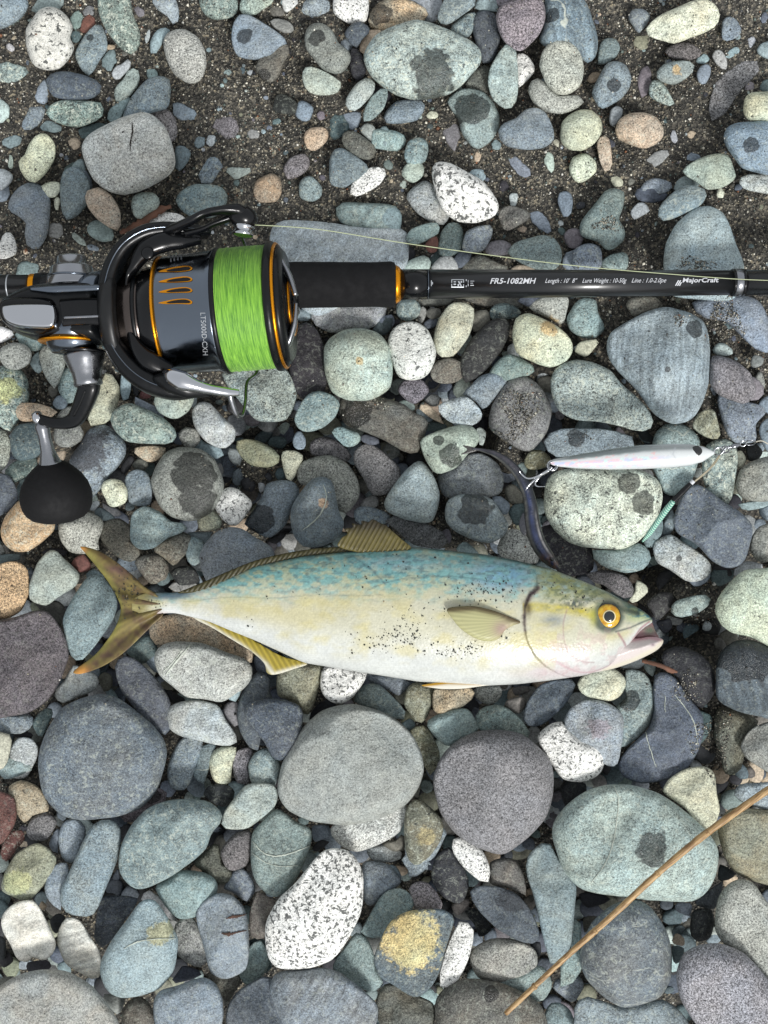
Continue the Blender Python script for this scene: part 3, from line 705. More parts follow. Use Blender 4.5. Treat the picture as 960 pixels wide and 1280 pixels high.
g|1|835,610 860,575 900,555 935,570 930,610 900,625|
b|2|260,700 300,640 350,560 370,500 440,480 510,490 540,540 500,620 470,700 420,750 370,770|dark blue stone with a black wet side, right of the white and pink spotted stone|W 340 680 75
w|3|105,590 130,545 180,515 230,525 295,580 300,610 260,670 220,710 175,700 130,650|white and pinkish stone with brown spots above the large fish|!white stone with brown spots
c|2|25,680 60,630 100,620 150,680 140,720 80,735 40,730|small pale green pebble left of the white stone with brown spots
g|0|105,430 120,400 145,395 158,430 150,460 120,460|
T|0|415,450 430,420 455,420 468,470 430,480|
k|0|240,490 280,460 320,500 300,540 260,530|
k|0|360,460 385,440 405,470 390,490|
l|0|330,490 345,475 365,490 360,530 340,545|
b|4|35,870 60,800 120,740 190,715 250,725 320,770 390,810 415,860 370,900 280,960 180,1010 80,1000|big smooth blue grey stone touching the back of the fish|!smooth stone at the fish's back
t|1|-30,750 50,740 110,740 50,830 30,900 -20,900|
k|0|380,780 450,740 470,760 420,800|
b|0|10,920 40,960 60,1010 0,1010|
@480,480
p|1|65,30 100,-20 180,-30 225,20 220,50 160,100 120,90|
g|0|200,80 240,50 280,65 270,110 230,110|
m|1|65,100 100,80 150,100 155,130 100,145|
l|3|270,110 310,85 400,62 440,80 490,140 485,180 440,208 350,200 300,170 275,140|light blue grey angular stone with dry flat top, near the centre|!light angular stone
n|1|165,115 200,100 240,120 290,175 310,205 250,180|small shiny brown shell shard beside the light angular stone
T|0|200,230 230,190 290,190 320,215 260,240|
m|3|180,290 200,265 280,230 380,203 450,215 480,260 470,300 420,350 360,420 280,450 240,430 200,360|pale green stone with wet patches under the tip of the little dark fish|!pale green stone by the little fish|W 275 285 28 W 330 355 60
m|0|460,230 480,215 510,240 500,300 480,310|
b|1|265,460 300,430 420,350 500,350 570,400 600,470 590,540 540,565 320,570 280,530|smooth grey stone below the pale green stone by the little fish|!smooth grey stone by the little fish
b|2|390,50 440,0 480,-40 560,-60 620,-20 580,40 500,130 460,90|
g|2|523,170 545,90 600,10 640,-30 700,-40 760,-10 810,50 840,140 810,250 740,335 680,330 600,280 530,230|large grey stone capped with a scatter of sand, right of centre|!sand capped grey stone
b|2|795,300 820,250 880,225 960,220 1060,220 1180,240 1275,280 1275,310 1200,330 1080,345 960,360 850,365|long dark grey oval stone under the large speckled oval, above the white lure|!long grey oval above the lure|W 960 270 50
l|3|0,590 40,520 100,440 160,388 200,390 250,460 278,540 270,620 240,690 180,695 90,670 20,640|smooth pale blue grey pear stone near the dorsal fin|!pale pear stone by the dorsal fin
p|2|-50,640 20,650 120,670 220,700 310,750 322,800 300,825 150,805 50,720|
p|0|290,740 320,722 338,760 330,800 315,790|
t|4|303,640 320,580 380,553 470,552 540,575 590,650 622,700 610,750 540,795 460,785 360,740 310,690|pale grey oval stone with a brown wet patch along its top|!grey oval with brown wet patch|W 450 620 85
b|1|535,570 580,560 630,600 620,650 590,650|
s|2|562,830 590,760 630,725 690,735 740,800 780,880 750,900 600,870|white and brown mottled stone beside the tail of the little fish
t|1|360,820 400,787 440,810 475,850 420,850 370,840|
o|1|700,385 730,335 790,330 835,370 830,410 760,430 710,420|small olive brown stone left of the treble hooks
T|0|620,640 660,595 700,600 710,680 660,710|
G|0|600,520 650,500 700,560 690,600 620,590|
v|3|800,560 810,490 850,440 960,415 1100,425 1280,430 1370,480 1395,560 1380,640 1330,720 1270,790 1190,830 1100,825 1000,815 920,790 850,730 805,650|large pale green mottled stone beneath the white lure|!pale green stone under the lure|W 1230 500 55 W 1300 600 70 
k|1|760,740 850,700 1020,790 1050,880 1040,940 950,960 880,950 800,850|
@720,480
t|2|382,300 400,240 450,200 510,195 570,220 620,280 610,400 580,480 540,540 490,560 440,545 400,460 375,400|blue grey upright stone crossed by the white lure|!upright stone behind the lure
o|2|582,215 600,160 640,130 690,128 710,190 722,260 700,278 640,262|small olive brown pyramid shaped stone right of the lure's head|!olive pyramid stone
b|1|705,80 720,40 760,38 850,85 940,110 955,140 900,200 900,290 800,295 760,260 730,190|blue grey four cornered stone near the right edge above the lure swivel
p|2|690,0 720,-30 880,-40 940,10 935,60 890,88 830,65 760,35|
b|1|910,100 950,60 1000,60 1000,140 960,150|
b|1|915,230 940,180 1000,170 1000,360 940,320|
k|0|850,310 900,300 935,340 900,390 860,380|
c|1|800,340 830,335 850,375 830,420 805,415|
v|2|630,420 640,320 690,280 760,275 800,310 810,380 800,470 770,600 720,590 660,540 635,480|upright blue and pale green stone beneath the lure's wire|!two tone stone under the wire
g|2|797,500 820,430 870,390 960,360 1010,370 1010,560 930,590 850,580 810,550|
t|1|800,580 850,590 960,575 1000,590 930,620 860,632 820,620|
b|0|910,630 960,600 1000,600 1000,680 940,680|
B|4|485,690 510,600 550,530 600,500 660,530 740,590 820,640 880,700 885,750 850,870 810,910 750,920 680,885 600,800 510,750|large dark slate four cornered stone right of the pale green stone under the lure|!large slate stone|W 575 800 18
l|2|382,820 400,780 480,750 520,780 600,830 670,890 675,940 640,980 560,990 470,930 400,890|pale grey pitted stone under the large slate stone|!pale pitted stone|W 515 872 18
t|2|335,790 370,740 420,660 438,690 425,760 370,825|
t|1|440,690 470,640 490,600 490,700 480,740 430,760|
t|3|70,830 120,825 200,830 320,795 375,850 370,890 330,930 250,945 150,920 95,880|green grey oval stone under the pale green stone beneath the lure|!green oval under the lure stone
k|1|-20,800 40,800 70,860 80,930 50,945 0,920|
g|2|870,830 880,760 920,710 1000,700 1000,860 930,895 890,870|
l|1|790,930 850,885 930,900 930,940 830,970 790,960|
k|0|680,900 780,925 780,970 700,960|
b|0|670,20 690,10 710,40 690,60|
@0,720
p|3|-80,220 0,225 90,200 180,168 250,180 300,250 335,330 345,410 300,530 240,620 150,680 60,700 -80,700|big rough purple brown stone at the left edge level with the tail|!big purple brown stone
t|3|312,230 340,150 400,50 440,0 500,-10 560,60 590,130 570,210 520,290 460,370 400,430 355,400 330,320|grey green upright stone behind the lower lobe of the tail fin|!stone behind the tail fin
l|2|270,580 320,520 370,440 420,470 480,490 497,540 460,580 400,600 320,635 285,620|pale blue grey stone just under the tip of the lower tail lobe|!pale stone under the tail tip
G|0|490,510 520,480 560,500 560,560 520,580|
b|4|188,960 195,870 240,760 310,660 400,615 500,593 580,605 660,660 760,740 820,820 835,890 815,980 780,1080 700,1160 560,1210 420,1220 300,1190 220,1100|very large smooth dark blue grey boulder at the lower left|!very large dark blue boulder
B|3|573,460 590,415 640,397 700,430 780,510 840,600 855,650 840,700 860,800 800,790 720,730 640,620 600,560|dark blue grey long oval stone right of the very large dark blue boulder|!dark long oval
n|2|740,280 770,220 860,190 960,185 1060,240 1190,340 1270,370 1260,440 1130,420 960,345 840,350 790,355|smooth brown grey stone beneath the tail stalk and anal fin|!brown grey stone under the tail stalk
T|1|620,370 700,310 750,290 790,360 780,400 710,440|
b|1|708,400 750,370 790,365 780,420 800,500 760,470|
g|4|768,420 780,370 830,335 900,325 1010,335 1130,380 1220,410 1260,450 1255,520 1200,580 1110,630 1020,615 930,605 860,550 790,490|large pale grey stone with a thin white line, under the anal fin|!large pale stone by the anal fin|V
l|3|828,700 850,650 920,625 1010,622 1090,645 1130,720 1180,790 1190,830 1150,850 1080,845 980,820 900,800 840,760|pale grey speckled rounded stone below the large pale stone by the anal fin|!pale speckled stone
b|2|835,960 880,850 930,800 1020,815 1010,860 980,960 930,1070 850,1060|brownish blue stone below left of the pale speckled stone
b|1|-40,710 100,695 160,690 165,750 100,790 0,780 -40,770|
T|1|160,740 200,680 250,655 265,690 215,800 200,812|
c|2|-40,780 20,785 60,800 50,880 30,950 0,970 -40,970|
l|1|50,870 90,810 150,810 190,850 185,910 160,960 130,1010 60,1010 40,960|pale green grey blocky stone between the left edge and the very large dark blue boulder
k|0|60,790 150,780 165,810 90,810|
G|0|160,100 300,130 330,180 300,260 200,170|
g|1|840,40 900,30 1000,40 1000,80 860,75|
T|1|740,-20 840,-20 850,30 800,50|
k|0|820,560 880,590 940,620 900,640 850,630|
@240,720
t|4|115,540 150,500 200,470 260,468 285,485 250,560 225,628 180,615|small dark blue green wedge lying on top of the large pale stone by the anal fin
B|3|225,700 235,620 270,530 330,475 380,500 425,600 350,620 330,760 370,850 320,880 280,850 240,780|dark purple grey long stone behind the three cornered dark stone
B|5|255,670 290,630 360,615 450,615 530,640 555,680 548,780 530,860 490,905 440,925 400,905 360,830 300,760|dark blue grey rounded three cornered stone below the anal fin|!three cornered dark stone
p|2|155,670 180,630 230,630 235,740 215,755 170,720|
k|1|580,710 620,650 680,615 730,640 650,690 600,725|
o|3|425,500 470,440 580,430 655,440 640,540 610,640 570,705 540,660 480,620 430,600|yellow green upright stone under the fish's belly beside the white spotted stone|!yellow green belly stone
w|4|640,545 655,460 720,440 870,470 865,520 810,600 750,642 700,632 660,600|white stone with dark specks peeking out under the belly of the fish|!white speckled stone under the belly
t|2|800,620 840,560 890,535 940,545 1010,610 1065,670 1060,720 1000,710 940,690 850,650|blue green grey smooth stone under the belly above the large grey boulder
b|1|310,400 370,400 400,470 370,500 320,470|
b|1|870,490 940,495 1090,520 1080,560 1030,600 960,560 880,530|
l|5|445,960 480,870 540,770 640,680 740,645 820,640 920,670 1030,720 1110,800 1150,900 1155,990 1120,1080 1050,1160 920,1220 760,1245 600,1230 480,1170 430,1080|very large smooth pale grey boulder under the fish's belly|!very large pale grey boulder
k|1|-20,820 40,820 50,850 10,920 -20,940|
t|2|10,940 40,860 90,835 130,850 100,900 80,980 60,1040 10,1010|
c|2|82,930 110,870 160,850 215,850 225,870 200,960 190,1040 110,1030|
p|2|200,920 230,870 280,855 310,880 280,950 300,1040 220,1030|
t|3|280,950 310,890 370,860 440,930 440,970 420,1040 380,1080 300,1040|
@480,720
o|2|98,640 115,560 160,530 245,560 240,640 215,710 180,738 150,715|brown green mottled pebble just under the little belly fin of the fish
n|3|243,620 250,565 350,560 450,560 445,610 400,650 330,680 280,700 245,670|pinkish brown and grey stone just right of the belly fin tip
t|3|210,740 250,700 340,665 420,665 460,720 480,765 420,800 330,850 280,830|smooth blue green grey stone below the pinkish brown stone|!smooth green stone under the belly
t|3|458,700 490,660 550,643 610,655 680,710 740,800 700,815 600,790 480,775|teal stone with a small chip above the large purple speckled boulder|!chipped teal stone
g|1|450,600 460,555 580,550 590,590 560,635 510,643|
G|2|600,630 680,600 713,620 700,665 670,690 620,665|
B|3|695,700 720,620 780,545 850,520 950,515 955,560 900,650 800,740 740,757 705,740|dark slate stone with pale rim tucked under the gill area of the fish|!dark slate under the gills
w|4|765,820 790,770 850,730 900,728 920,770 1010,820 1090,860 1110,910 1080,990 1000,1030 900,1020 850,960|pale grey stone with dark spots right of the large purple speckled boulder|!pale dark spotted stone
p|5|245,1040 260,960 310,870 380,810 470,775 580,768 680,785 760,840 830,920 850,1010 840,1120 800,1220 720,1310 620,1385 560,1390 450,1350 350,1280 280,1180|large purple grey boulder dense with dark specks, lower middle|!large purple speckled boulder
t|1|80,745 130,712 160,740 130,780|
o|2|120,790 160,750 210,750 250,810 280,890 270,950 210,1010 190,900|rough green brown stone wedged right of the very large pale grey boulder
G|0|640,560 720,550 730,580 660,600|
@720,720
p|2|-60,20 40,-10 150,-30 250,0 290,60 285,100 262,122 200,90 80,10|smooth grey stone just above the fish's forehead
c|1|262,120 290,80 300,20 350,45 360,80 310,125 280,135|
k|1|350,130 420,80 490,90 480,150 440,200 400,225 380,180|dark grey pointed stone touching the fish's upper lip|!dark pointed stone at the lip
t|2|472,170 490,130 560,105 640,92 675,110 660,150 600,190 520,208 485,195|glossy dark blue green pebble with a hollow, right of the fish's snout|W 600 180 22
b|1|545,0 560,-20 670,-20 665,20 620,50 585,50|
T|0|670,20 680,-30 800,-30 780,20 710,55|
c|4|695,180 710,110 770,30 840,-30 960,-40 1010,-40 1010,370 960,350 880,310 780,285 720,240|large pale mint green boulder at the right edge near the fish's snout|!mint boulder at the right edge
k|3|425,390 480,355 540,355 620,390 680,450 700,540 680,610 620,665 540,580 500,500 440,450|black wet looking stone with brown rim right of the fish's lower jaw|!black stone by the jaw
B|4|700,590 700,440 730,370 800,320 880,318 960,350 1010,390 1010,705 900,700 800,675 720,630|large stone at the right edge, black and wet above, blue grey below|!half wet stone at the right edge|W 850 400 150
G|1|690,720 720,650 860,690 920,740 850,800 830,960 750,1000 720,900 690,800|
g|3|822,850 860,780 910,745 1010,735 1010,990 940,970 850,910|grey green oval stone cut off by the right edge under the half wet stone|!green grey stone at right edge
l|1|200,450 260,420 330,415 345,440 310,465 230,460|
c|4|5,540 40,490 100,465 180,460 240,500 248,550 220,600 170,625 90,615 30,590|pale olive grey rounded stone directly under the fish's chin|!pale olive stone under the chin
t|3|200,660 250,600 235,480 290,465 350,490 390,570 395,640 370,740 320,800 225,865 180,800|dark teal disc stone with a brown smudge beside the pale olive stone|!dark teal disc|W 270 620 50
b|4|-60,720 -20,650 40,620 120,620 190,650 235,700 238,780 225,860 210,940 180,958 120,930 30,880 -40,800|blue grey angular stone with mauve streaks under the pale olive stone|!mauve streaked angular stone
B|3|210,930 260,860 360,760 390,650 380,500 440,480 500,510 580,620 630,690 640,790 600,900 560,960 480,1010 330,1040 230,1000|large flat dark slate stone with thin white veins, lower right|!large veined slate|V
T|1|600,670 640,680 680,700 680,760 620,850 600,800|
k|0|400,230 470,210 480,260 440,290|
@0,960
t|1|-20,-30 40,-60 160,-20 155,20 100,40 50,55 10,50|
n|2|40,100 110,60 200,100 250,210 160,240 130,280 90,240|crumbly tan and brown granular stone below left of the very large dark blue boulder|!crumbly tan stone
r|3|-50,120 20,122 70,150 85,230 70,290 20,370 -50,390|dark red brown stone at the left edge|!dark red brown edge stone
p|2|130,330 145,270 190,230 250,228 285,260 280,290 230,360 165,365|
t|2|0,430 20,360 60,315 110,310 130,350 90,400 40,470 10,455|
b|2|290,360 305,290 340,255 390,255 430,300 420,370 380,460 350,480 310,450|blue grey upright oval stone left of the long leaning blue and brown stone
b|1|245,380 270,320 310,285 295,350 290,425 260,415|
o|3|5,580 30,510 80,430 140,390 190,375 250,410 285,460 250,540 190,620 150,660 110,662 40,635 5,610|green grey rounded block with yellow veins at the lower left edge|!yellow veined green block
b|4|300,620 340,530 400,400 450,300 500,258 560,255 605,300 605,380 580,480 530,600 490,700 460,742 400,742 330,720 300,670|long leaning blue grey stone with brown blotches, lower left|!long leaning blotched stone
b|3|222,600 240,520 290,475 345,480 340,560 310,640 320,715 270,690 235,650|mauve blue stone tucked under the long leaning blotched stone
t|5|592,460 610,380 660,280 740,200 850,160 960,155 1050,170 1110,220 1110,270 1060,320 1030,400 970,460 860,540 760,590 690,607 640,580 600,530|large smooth blue green boulder at the lower left|!large smooth blue green boulder
p|2|600,230 640,150 700,105 790,98 835,120 830,160 780,200 700,240 650,280 610,260|brown mauve stone with a dark hollow between two large boulders, lower left|W 760 145 35
c|4|5,760 30,710 90,670 160,660 200,700 240,780 280,870 270,920 220,965 160,940 150,970 90,960 50,880 15,820|chalk white rounded block at the lower left edge|!chalk white block
G|3|285,870 300,790 340,742 400,760 450,840 500,920 510,1010 480,1060 430,1040 330,980|dark speckled angular stone between the chalk white block and the pear stone|!dark angular stone
B|1|470,830 490,700 520,640 640,640 700,660 640,740 560,860 520,900 480,880|very dark slate stone in the gap below the long leaning blotched stone
t|5|505,960 560,860 640,750 700,670 740,655 780,665 840,750 885,840 890,900 870,1010 800,1100 700,1140 600,1150 530,1110 500,1030|blue green pear shaped stone with yellow flecks and a thin white line, lower left|!yellow flecked pear stone|V
t|3|775,590 830,560 900,510 1010,518 1060,540 1090,580 1080,640 1030,700 970,750 900,757 850,720 800,650|green grey stone with dark hollow right of the yellow flecked pear stone
w|1|705,660 730,615 770,620 890,760 870,785 820,740|
g|3|870,790 920,750 960,740 1000,800 1040,900 1045,960 1000,1000 930,970 880,920|grey green stone between the pear stone and the rust cracked stone
k|1|250,760 290,725 330,750 290,830 260,810|
n|0|195,690 210,665 235,690 215,715|
B|1|560,550 590,500 600,555 575,560|
k|0|20,900 70,960 20,1000 -10,960|
@240,960
k|2|55,130 80,90 130,78 190,90 215,125 190,180 150,195 90,165|
m|4|145,280 160,220 220,140 270,85 340,75 415,85 430,150 410,200 340,260 270,305 170,305|pale mint green stone with a small pit below the three cornered dark stone|!mint stone with a pit
t|4|295,360 310,310 370,250 420,205 460,220 520,270 590,300 600,350 580,430 530,540 470,620 430,645 380,635 320,570 295,500|teal green grey stone with two curved white lines across it, lower centre|!two lined teal stone|V
s|3|690,300 720,270 860,240 980,205 1080,170 1075,230 1040,320 960,370 880,405 810,420 740,385 700,340|pale pinkish grey granular stone right under the very large pale grey boulder|!pale pinkish stone
w|6|365,840 375,760 430,660 520,570 600,470 650,415 710,397 780,410 830,460 858,530 858,650 840,740 780,860 700,960 600,1000 500,1010 420,1000 380,940|big white granite stone with black specks, bottom centre|!big white granite stone
p|3|140,430 170,370 230,320 300,312 300,360 290,440 270,490 210,515 170,500|purple grey pitted stone left of the two lined teal stone
G|2|5,480 60,420 130,370 150,470 205,520 190,570 150,585 90,575 60,520|
b|2|155,600 210,510 260,500 310,570 315,620 280,670 240,650 200,620|
t|4|20,720 60,660 130,625 200,635 250,680 275,740 285,840 285,930 270,1010 200,1050 150,1055 90,1020 60,900 30,800|blue grey stone with two rusty brown cracks, lower left of centre|!rust cracked stone
G|3|285,780 290,710 330,610 370,640 430,660 380,750 365,850 300,852|grey banded stone wedged left of the big white granite stone
b|1|600,290 680,285 690,340 610,370|
k|1|600,400 640,360 690,370 620,420|
b|2|850,480 900,465 980,480 1050,560 1000,620 900,690 860,660|
l|1|870,400 1000,380 1060,440 1000,470 900,462|
t|3|835,820 870,770 930,660 980,610 1050,600 1110,650 1110,700 1040,750 990,830 900,853|dark green angular stone above the brown and yellow blocky stone
t|3|700,1000 760,900 820,820 880,860 910,930 920,1000 960,1080 900,1120 800,1080|grey green stone between the big white granite stone and the blocky yellow stone
T|1|285,860 370,860 400,1000 330,1040 280,1000|
@480,960
o|4|100,300 110,210 150,155 200,170 270,230 298,290 280,370 230,440 170,488 130,470 105,400|olive grey stone with yellow stripe under the very large pale grey boulder|!olive striped stone
b|3|80,460 110,440 160,490 220,460 290,380 300,275 345,320 300,400 220,510 150,570 100,550|blue grey crescent of stone cradling the olive striped stone
k|3|235,530 260,440 330,390 360,440 410,520 425,590 400,660 370,680 300,650 250,590|dark slate egg stone beneath the large purple speckled boulder
w|4|335,370 370,342 430,365 490,410 525,480 532,550 505,580 460,550 400,500 350,430|small long white speckled stone under the large purple speckled boulder|!small long white speckled stone
B|4|425,630 460,590 560,590 650,620 720,690 765,780 780,860 730,880 650,855 560,800 480,720|dark slate lens shaped stone, black above and grey below|!slate lens stone
G|3|530,560 530,470 600,450 660,460 700,540 710,640 650,610 540,585|
t|4|710,460 740,410 820,355 850,420 900,500 960,580 955,700 945,820 930,910 870,1010 830,980 790,820 750,650 715,540|tall blue grey wedge stone pointing down beside the dried stalk|!tall wedge stone by the stalk
t|3|955,600 985,620 985,820 1000,960 960,1060 880,1100 850,1060 900,960 940,860|
p|3|125,600 170,565 220,575 270,630 295,700 200,720 150,690|
G|0|340,680 420,650 425,690 370,740 345,715|
k|0|400,720 460,700 540,800 480,850 450,780|
g|3|425,945 460,890 530,855 620,850 700,870 760,910 770,980 740,1030 650,1060 540,1080 460,1040|brown grey stone with coarse dark pits near the lower end of the dried stalk|!coarse pitted stone
k|1|730,880 780,870 785,930 750,950|
b|1|0,490 60,490 90,560 20,600 -20,590|
w|4|295,960 330,860 370,770 400,760 440,790 452,830 430,930 400,1010 350,1090 310,1105 270,1080|slim pale brown white stone right of the blocky yellow stone
G|2|-20,370 60,360 100,320 100,410 40,415|
k|1|880,100 920,60 1010,80 1000,160 910,195|
@720,960
t|5|-120,340 -105,260 -50,190 40,120 150,85 260,85 400,120 500,180 610,270 690,360 715,430 700,530 650,620 590,665 480,668 300,655 120,630 20,600 -60,510|very large pale blue green boulder with a wet spot and white line, lower right|!very large wet spotted boulder|V|W 390 400 85
c|4|430,120 470,50 560,0 640,-10 690,20 705,130 720,210 690,290 630,330 560,220 500,170|pale brown grey rough stone right behind the very large wet spotted boulder|!pale rough stone
o|3|710,280 760,210 820,195 960,210 1010,220 1010,570 900,570 800,530 740,440 715,350|olive green stone at the right edge behind the dried stalk|!olive edge stone
b|3|785,130 820,80 900,75 1010,75 1010,210 930,205 830,170|
g|4|695,740 710,650 760,580 830,550 890,575 940,650 1010,750 1010,1100 940,1060 860,960 740,880 700,820|large brown grey stone at the right edge above the big mauve boulder|!brown grey right edge stone
b|5|15,960 30,880 80,770 170,690 250,660 310,655 380,700 440,790 470,870 480,960 470,1060 420,1150 310,1190 220,1195 120,1130 50,1050|large dark grey speckled stone at bottom, half crossed by the dried stalk|!large stone crossed by the stalk
k|2|570,790 580,720 620,700 680,710 690,780 670,850 610,870 575,840|
b|1|490,690 520,670 580,680 570,740 510,720|
B|1|590,670 680,600 740,560 700,700 640,700|
n|1|480,860 500,825 540,850 540,890 490,880|
T|1|480,890 540,900 530,960 490,980|
G|1|35,760 60,740 110,745 60,820 40,820|
k|1|20,620 170,640 160,670 60,700 20,660|
k|1|720,480 800,530 760,560 710,560|
@0,1120,3
l|6|-80,400 -20,350 60,300 150,275 250,280 340,330 400,400 445,470 460,540 440,620 -80,620|very large pale brown grey boulder at the bottom left corner|!bottom left corner boulder
G|3|455,440 480,395 520,375 560,400 590,480 580,560 470,560|
b|5|575,400 600,355 680,330 760,305 810,330 835,390 838,460 810,550 740,580 620,560 580,480|blue grey cup shaped stone with a sunken top at the bottom edge|!cup shaped blue stone
G|2|770,290 830,280 890,290 905,320 880,360 845,420 830,370|
B|4|845,460 860,400 900,350 990,300 1050,330 1090,420 1080,540 1000,580 860,560|dark blue grey flat stone at the bottom edge right of the cup shaped stone
t|2|890,280 935,190 975,160 1000,200 1010,260 960,335 920,335|
B|1|670,280 690,260 760,285 740,305 640,330|
G|1|0,310 50,300 60,320 0,350|
k|0|100,250 180,240 190,275 110,290|
k|1|-20,150 20,160 20,230 0,250|
g|1|380,370 440,370 470,390 450,440 430,440|
@320,1120,3
b|5|52,350 75,290 150,275 240,268 310,285 390,340 450,400 458,440 440,500 380,560 200,570 120,520 80,440|dark blue green grey boulder with a rusty speck, at the bottom edge under the white granite|!dark boulder at the bottom edge
G|3|450,390 480,330 540,330 600,370 665,400 672,460 640,540 520,560 460,470|grey green stone with a white dot at the bottom edge under the blocky yellow stone
n|6|440,240 460,180 500,100 560,60 620,50 700,50 745,80 735,120 710,200 690,280 660,340 610,378 570,370 510,330 460,300|blocky stone of crumbly yellow and dark blue bands, bottom centre|!blocky yellow stone
G|4|670,400 700,350 780,310 900,320 1000,360 1060,400 1090,450 1080,560 700,560 675,480|brown grey stone with rusty hollow at the lower end of the dried stalk|!brown stone at the stalk's end|W 880 365 25
t|3|860,320 960,300 1060,260 1100,290 1110,340 1080,390 1040,395 960,350|
@640,1120,3
b|4|232,430 250,385 300,375 380,410 480,400 560,385 620,420 665,480 660,560 260,560|grey smooth stone at the bottom edge under the large stone crossed by the stalk
b|2|150,340 170,310 250,300 270,340 230,400 180,370|
t|2|120,450 140,405 180,400 220,430 240,500 180,540 130,500|
p|6|615,290 640,220 700,185 780,178 870,215 950,300 1020,400 1020,560 760,540 680,470 630,380|large mauve grey boulder with small dark pits in the lower right corner|!mauve corner boulder
'''
# ------------------------------------------------------------------ stones
PAL = dict(b=(117, 130, 138), B=(80, 89, 98), t=(120, 140, 140), T=(80, 98, 97), k=(50, 52, 53), g=(126, 129, 126), G=(98, 97, 90),
           l=(156, 163, 162), p=(112, 108, 114), n=(166, 148, 124), o=(122, 124, 104), w=(224, 224, 221), s=(158, 160, 156),
           c=(178, 180, 158), m=(150, 164, 152), r=(108, 68, 60), v=(124, 142, 136))
#            grain mottle speck scale pits hue
TEX = dict(b=(.28, .25, .0, 400, .2, .25), B=(.25, .15, .0, 400, .1, .2), t=(.28, .3, .05, 400, .2, .25), T=(.25, .25, .05, 400, .1, .2),
           k=(.3, .15, .0, 400, .0, .2), g=(.4, .2, .15, 900, .3, .15), G=(.35, .2, .1, 700, .2, .4), l=(.3, .25, .05, 600, .3, .25),
           p=(.55, .05, .25, 900, .7, .1), n=(.35, .3, .25, 500, .3, .5), o=(.35, .4, .2, 500, .2, .5), w=(.15, .0, .78, 560, .0, .05),
           s=(.4, .1, .5, 800, .2, .1), c=(.25, .3, .2, 420, .3, .35), m=(.28, .35, .15, 420, .2, .3), r=(.3, .1, .2, 600, .1, .2),
           v=(.45, .75, .4, 380, .2, .3))
WORD = dict(b="blue grey", B="dark blue grey", t="teal grey", T="dark teal", k="blackish", g="plain grey", G="brownish grey", l="pale grey",
            p="mauve grey", n="tan", o="olive", w="white speckled", s="grey speckled", c="cream", m="pale green", r="reddish brown", v="mottled green")

stones = []
ox = oy = 0; sc = 4.0
for ln in DATA.strip().splitlines():
    ln = ln.strip()
    if not ln: continue
    if ln[0] == '@':
        f = ln[1:].split(','); ox, oy = float(f[0]), float(f[1]); sc = float(f[2]) if len(f) > 2 else 4.0; continue
    f = ln.split('|')
    pts = np.array([[float(q) for q in s.split(',')] for s in f[2].split()]) / sc + (ox, oy)
    st = dict(code=f[0], lev=int(f[1]), pts=pts, label='', short='', wet=[], vein=0.0)
    for i, q in enumerate(f[3:]):
        q = q.strip()
        if not q: continue
        if q == 'V': st['vein'] = 1.0
        elif q.startswith('W '):
            for g in q.split('W')[1:]:
                a = [float(z) for z in g.split()[:3]]; st['wet'].append((a[0] / sc + ox, a[1] / sc + oy, a[2] / sc))
        elif q[0] == '!': st['short'] = 'the ' + q[1:]
        elif not st['label']: st['label'] = q
    stones.append(st)

SANDY = [(0, 0, 470, 330, 1), (880, 60, 260, 300, 1), (560, 300, 220, 100, 1)]
BUMPS = [(880, 480, 120, 90), (880, 745, 60, 40), (905, 880, 60, 90), (330, 585, 45, 35), (45, 530, 60, 45), (560, 660, 60, 30), (640, 560, 30, 40), (60, 690, 60, 40), (20, 990, 50, 40)]
def ground(X, Y):
    """height of the sand at a photograph position"""
    X = np.asarray(X, float); Y = np.asarray(Y, float)
    edge = 400 + 40 * np.sin(X / 130.0) + 50 * (X > 700) * np.minimum((X - 700) / 100.0, 1)
    deep = sstep(edge, edge + 190, Y)
    z = -0.044 * deep
    for bx, by, rx, ry in BUMPS:
        q = np.hypot((X - bx) / rx, (Y - by) / ry)
        z = z + (-0.006 - z) * (1 - sstep(0.5, 1.3, q)) * (z < -0.006)
    z = z + (fbm(X / 70.0, Y / 70.0, 0, 5, 4) - 0.5) * 0.006 + (fbm(X / 12.0, Y / 12.0, 0, 9, 3) - 0.5) * 0.0012
    return z

def radial(st):
    c = catmull(st['pts'], 10)
    q = st['pts']; l_ = np.concatenate([q[i] + (q[(i + 1) % len(q)] - q[i]) * (np.arange(10) / 10)[:, None] for i in range(len(q))]); c = c * .62 + l_ * .38
    x, y = c[:, 0], c[:, 1]; x2, y2 = np.roll(x, -1), np.roll(y, -1)
    cr = x * y2 - x2 * y; A = cr.sum() / 2
    cx = ((x + x2) * cr).sum() / (6 * A); cy = ((y + y2) * cr).sum() / (6 * A)
    th = np.arctan2(y - cy, x - cx); r = np.hypot(x - cx, y - cy)
    K = 180; tt = np.linspace(-math.pi, math.pi, K, endpoint=False); o = np.argsort(th)
    rr = np.interp(tt, th[o], r[o], period=2 * math.pi)
    k = np.array([1, 2, 3, 2, 1.0]) / 9
    rr = sum(k[i] * np.roll(rr, i - 2) for i in range(5))
    st['cx'], st['cy'], st['A'] = cx, cy, abs(A); st['tt'], st['rr'] = tt, rr
    M = np.cov(np.stack([x - cx, y - cy])); ev, U = np.linalg.eigh(M)
    a = np.sqrt(2 * ev); st['short_r'], st['long_r'] = a[0], a[1]
    st['ax'] = math.degrees(math.atan2(U[1, 1], U[0, 1]))
def Rth(st, th):
    return np.interp(th, st['tt'], st['rr'], period=2 * math.pi)

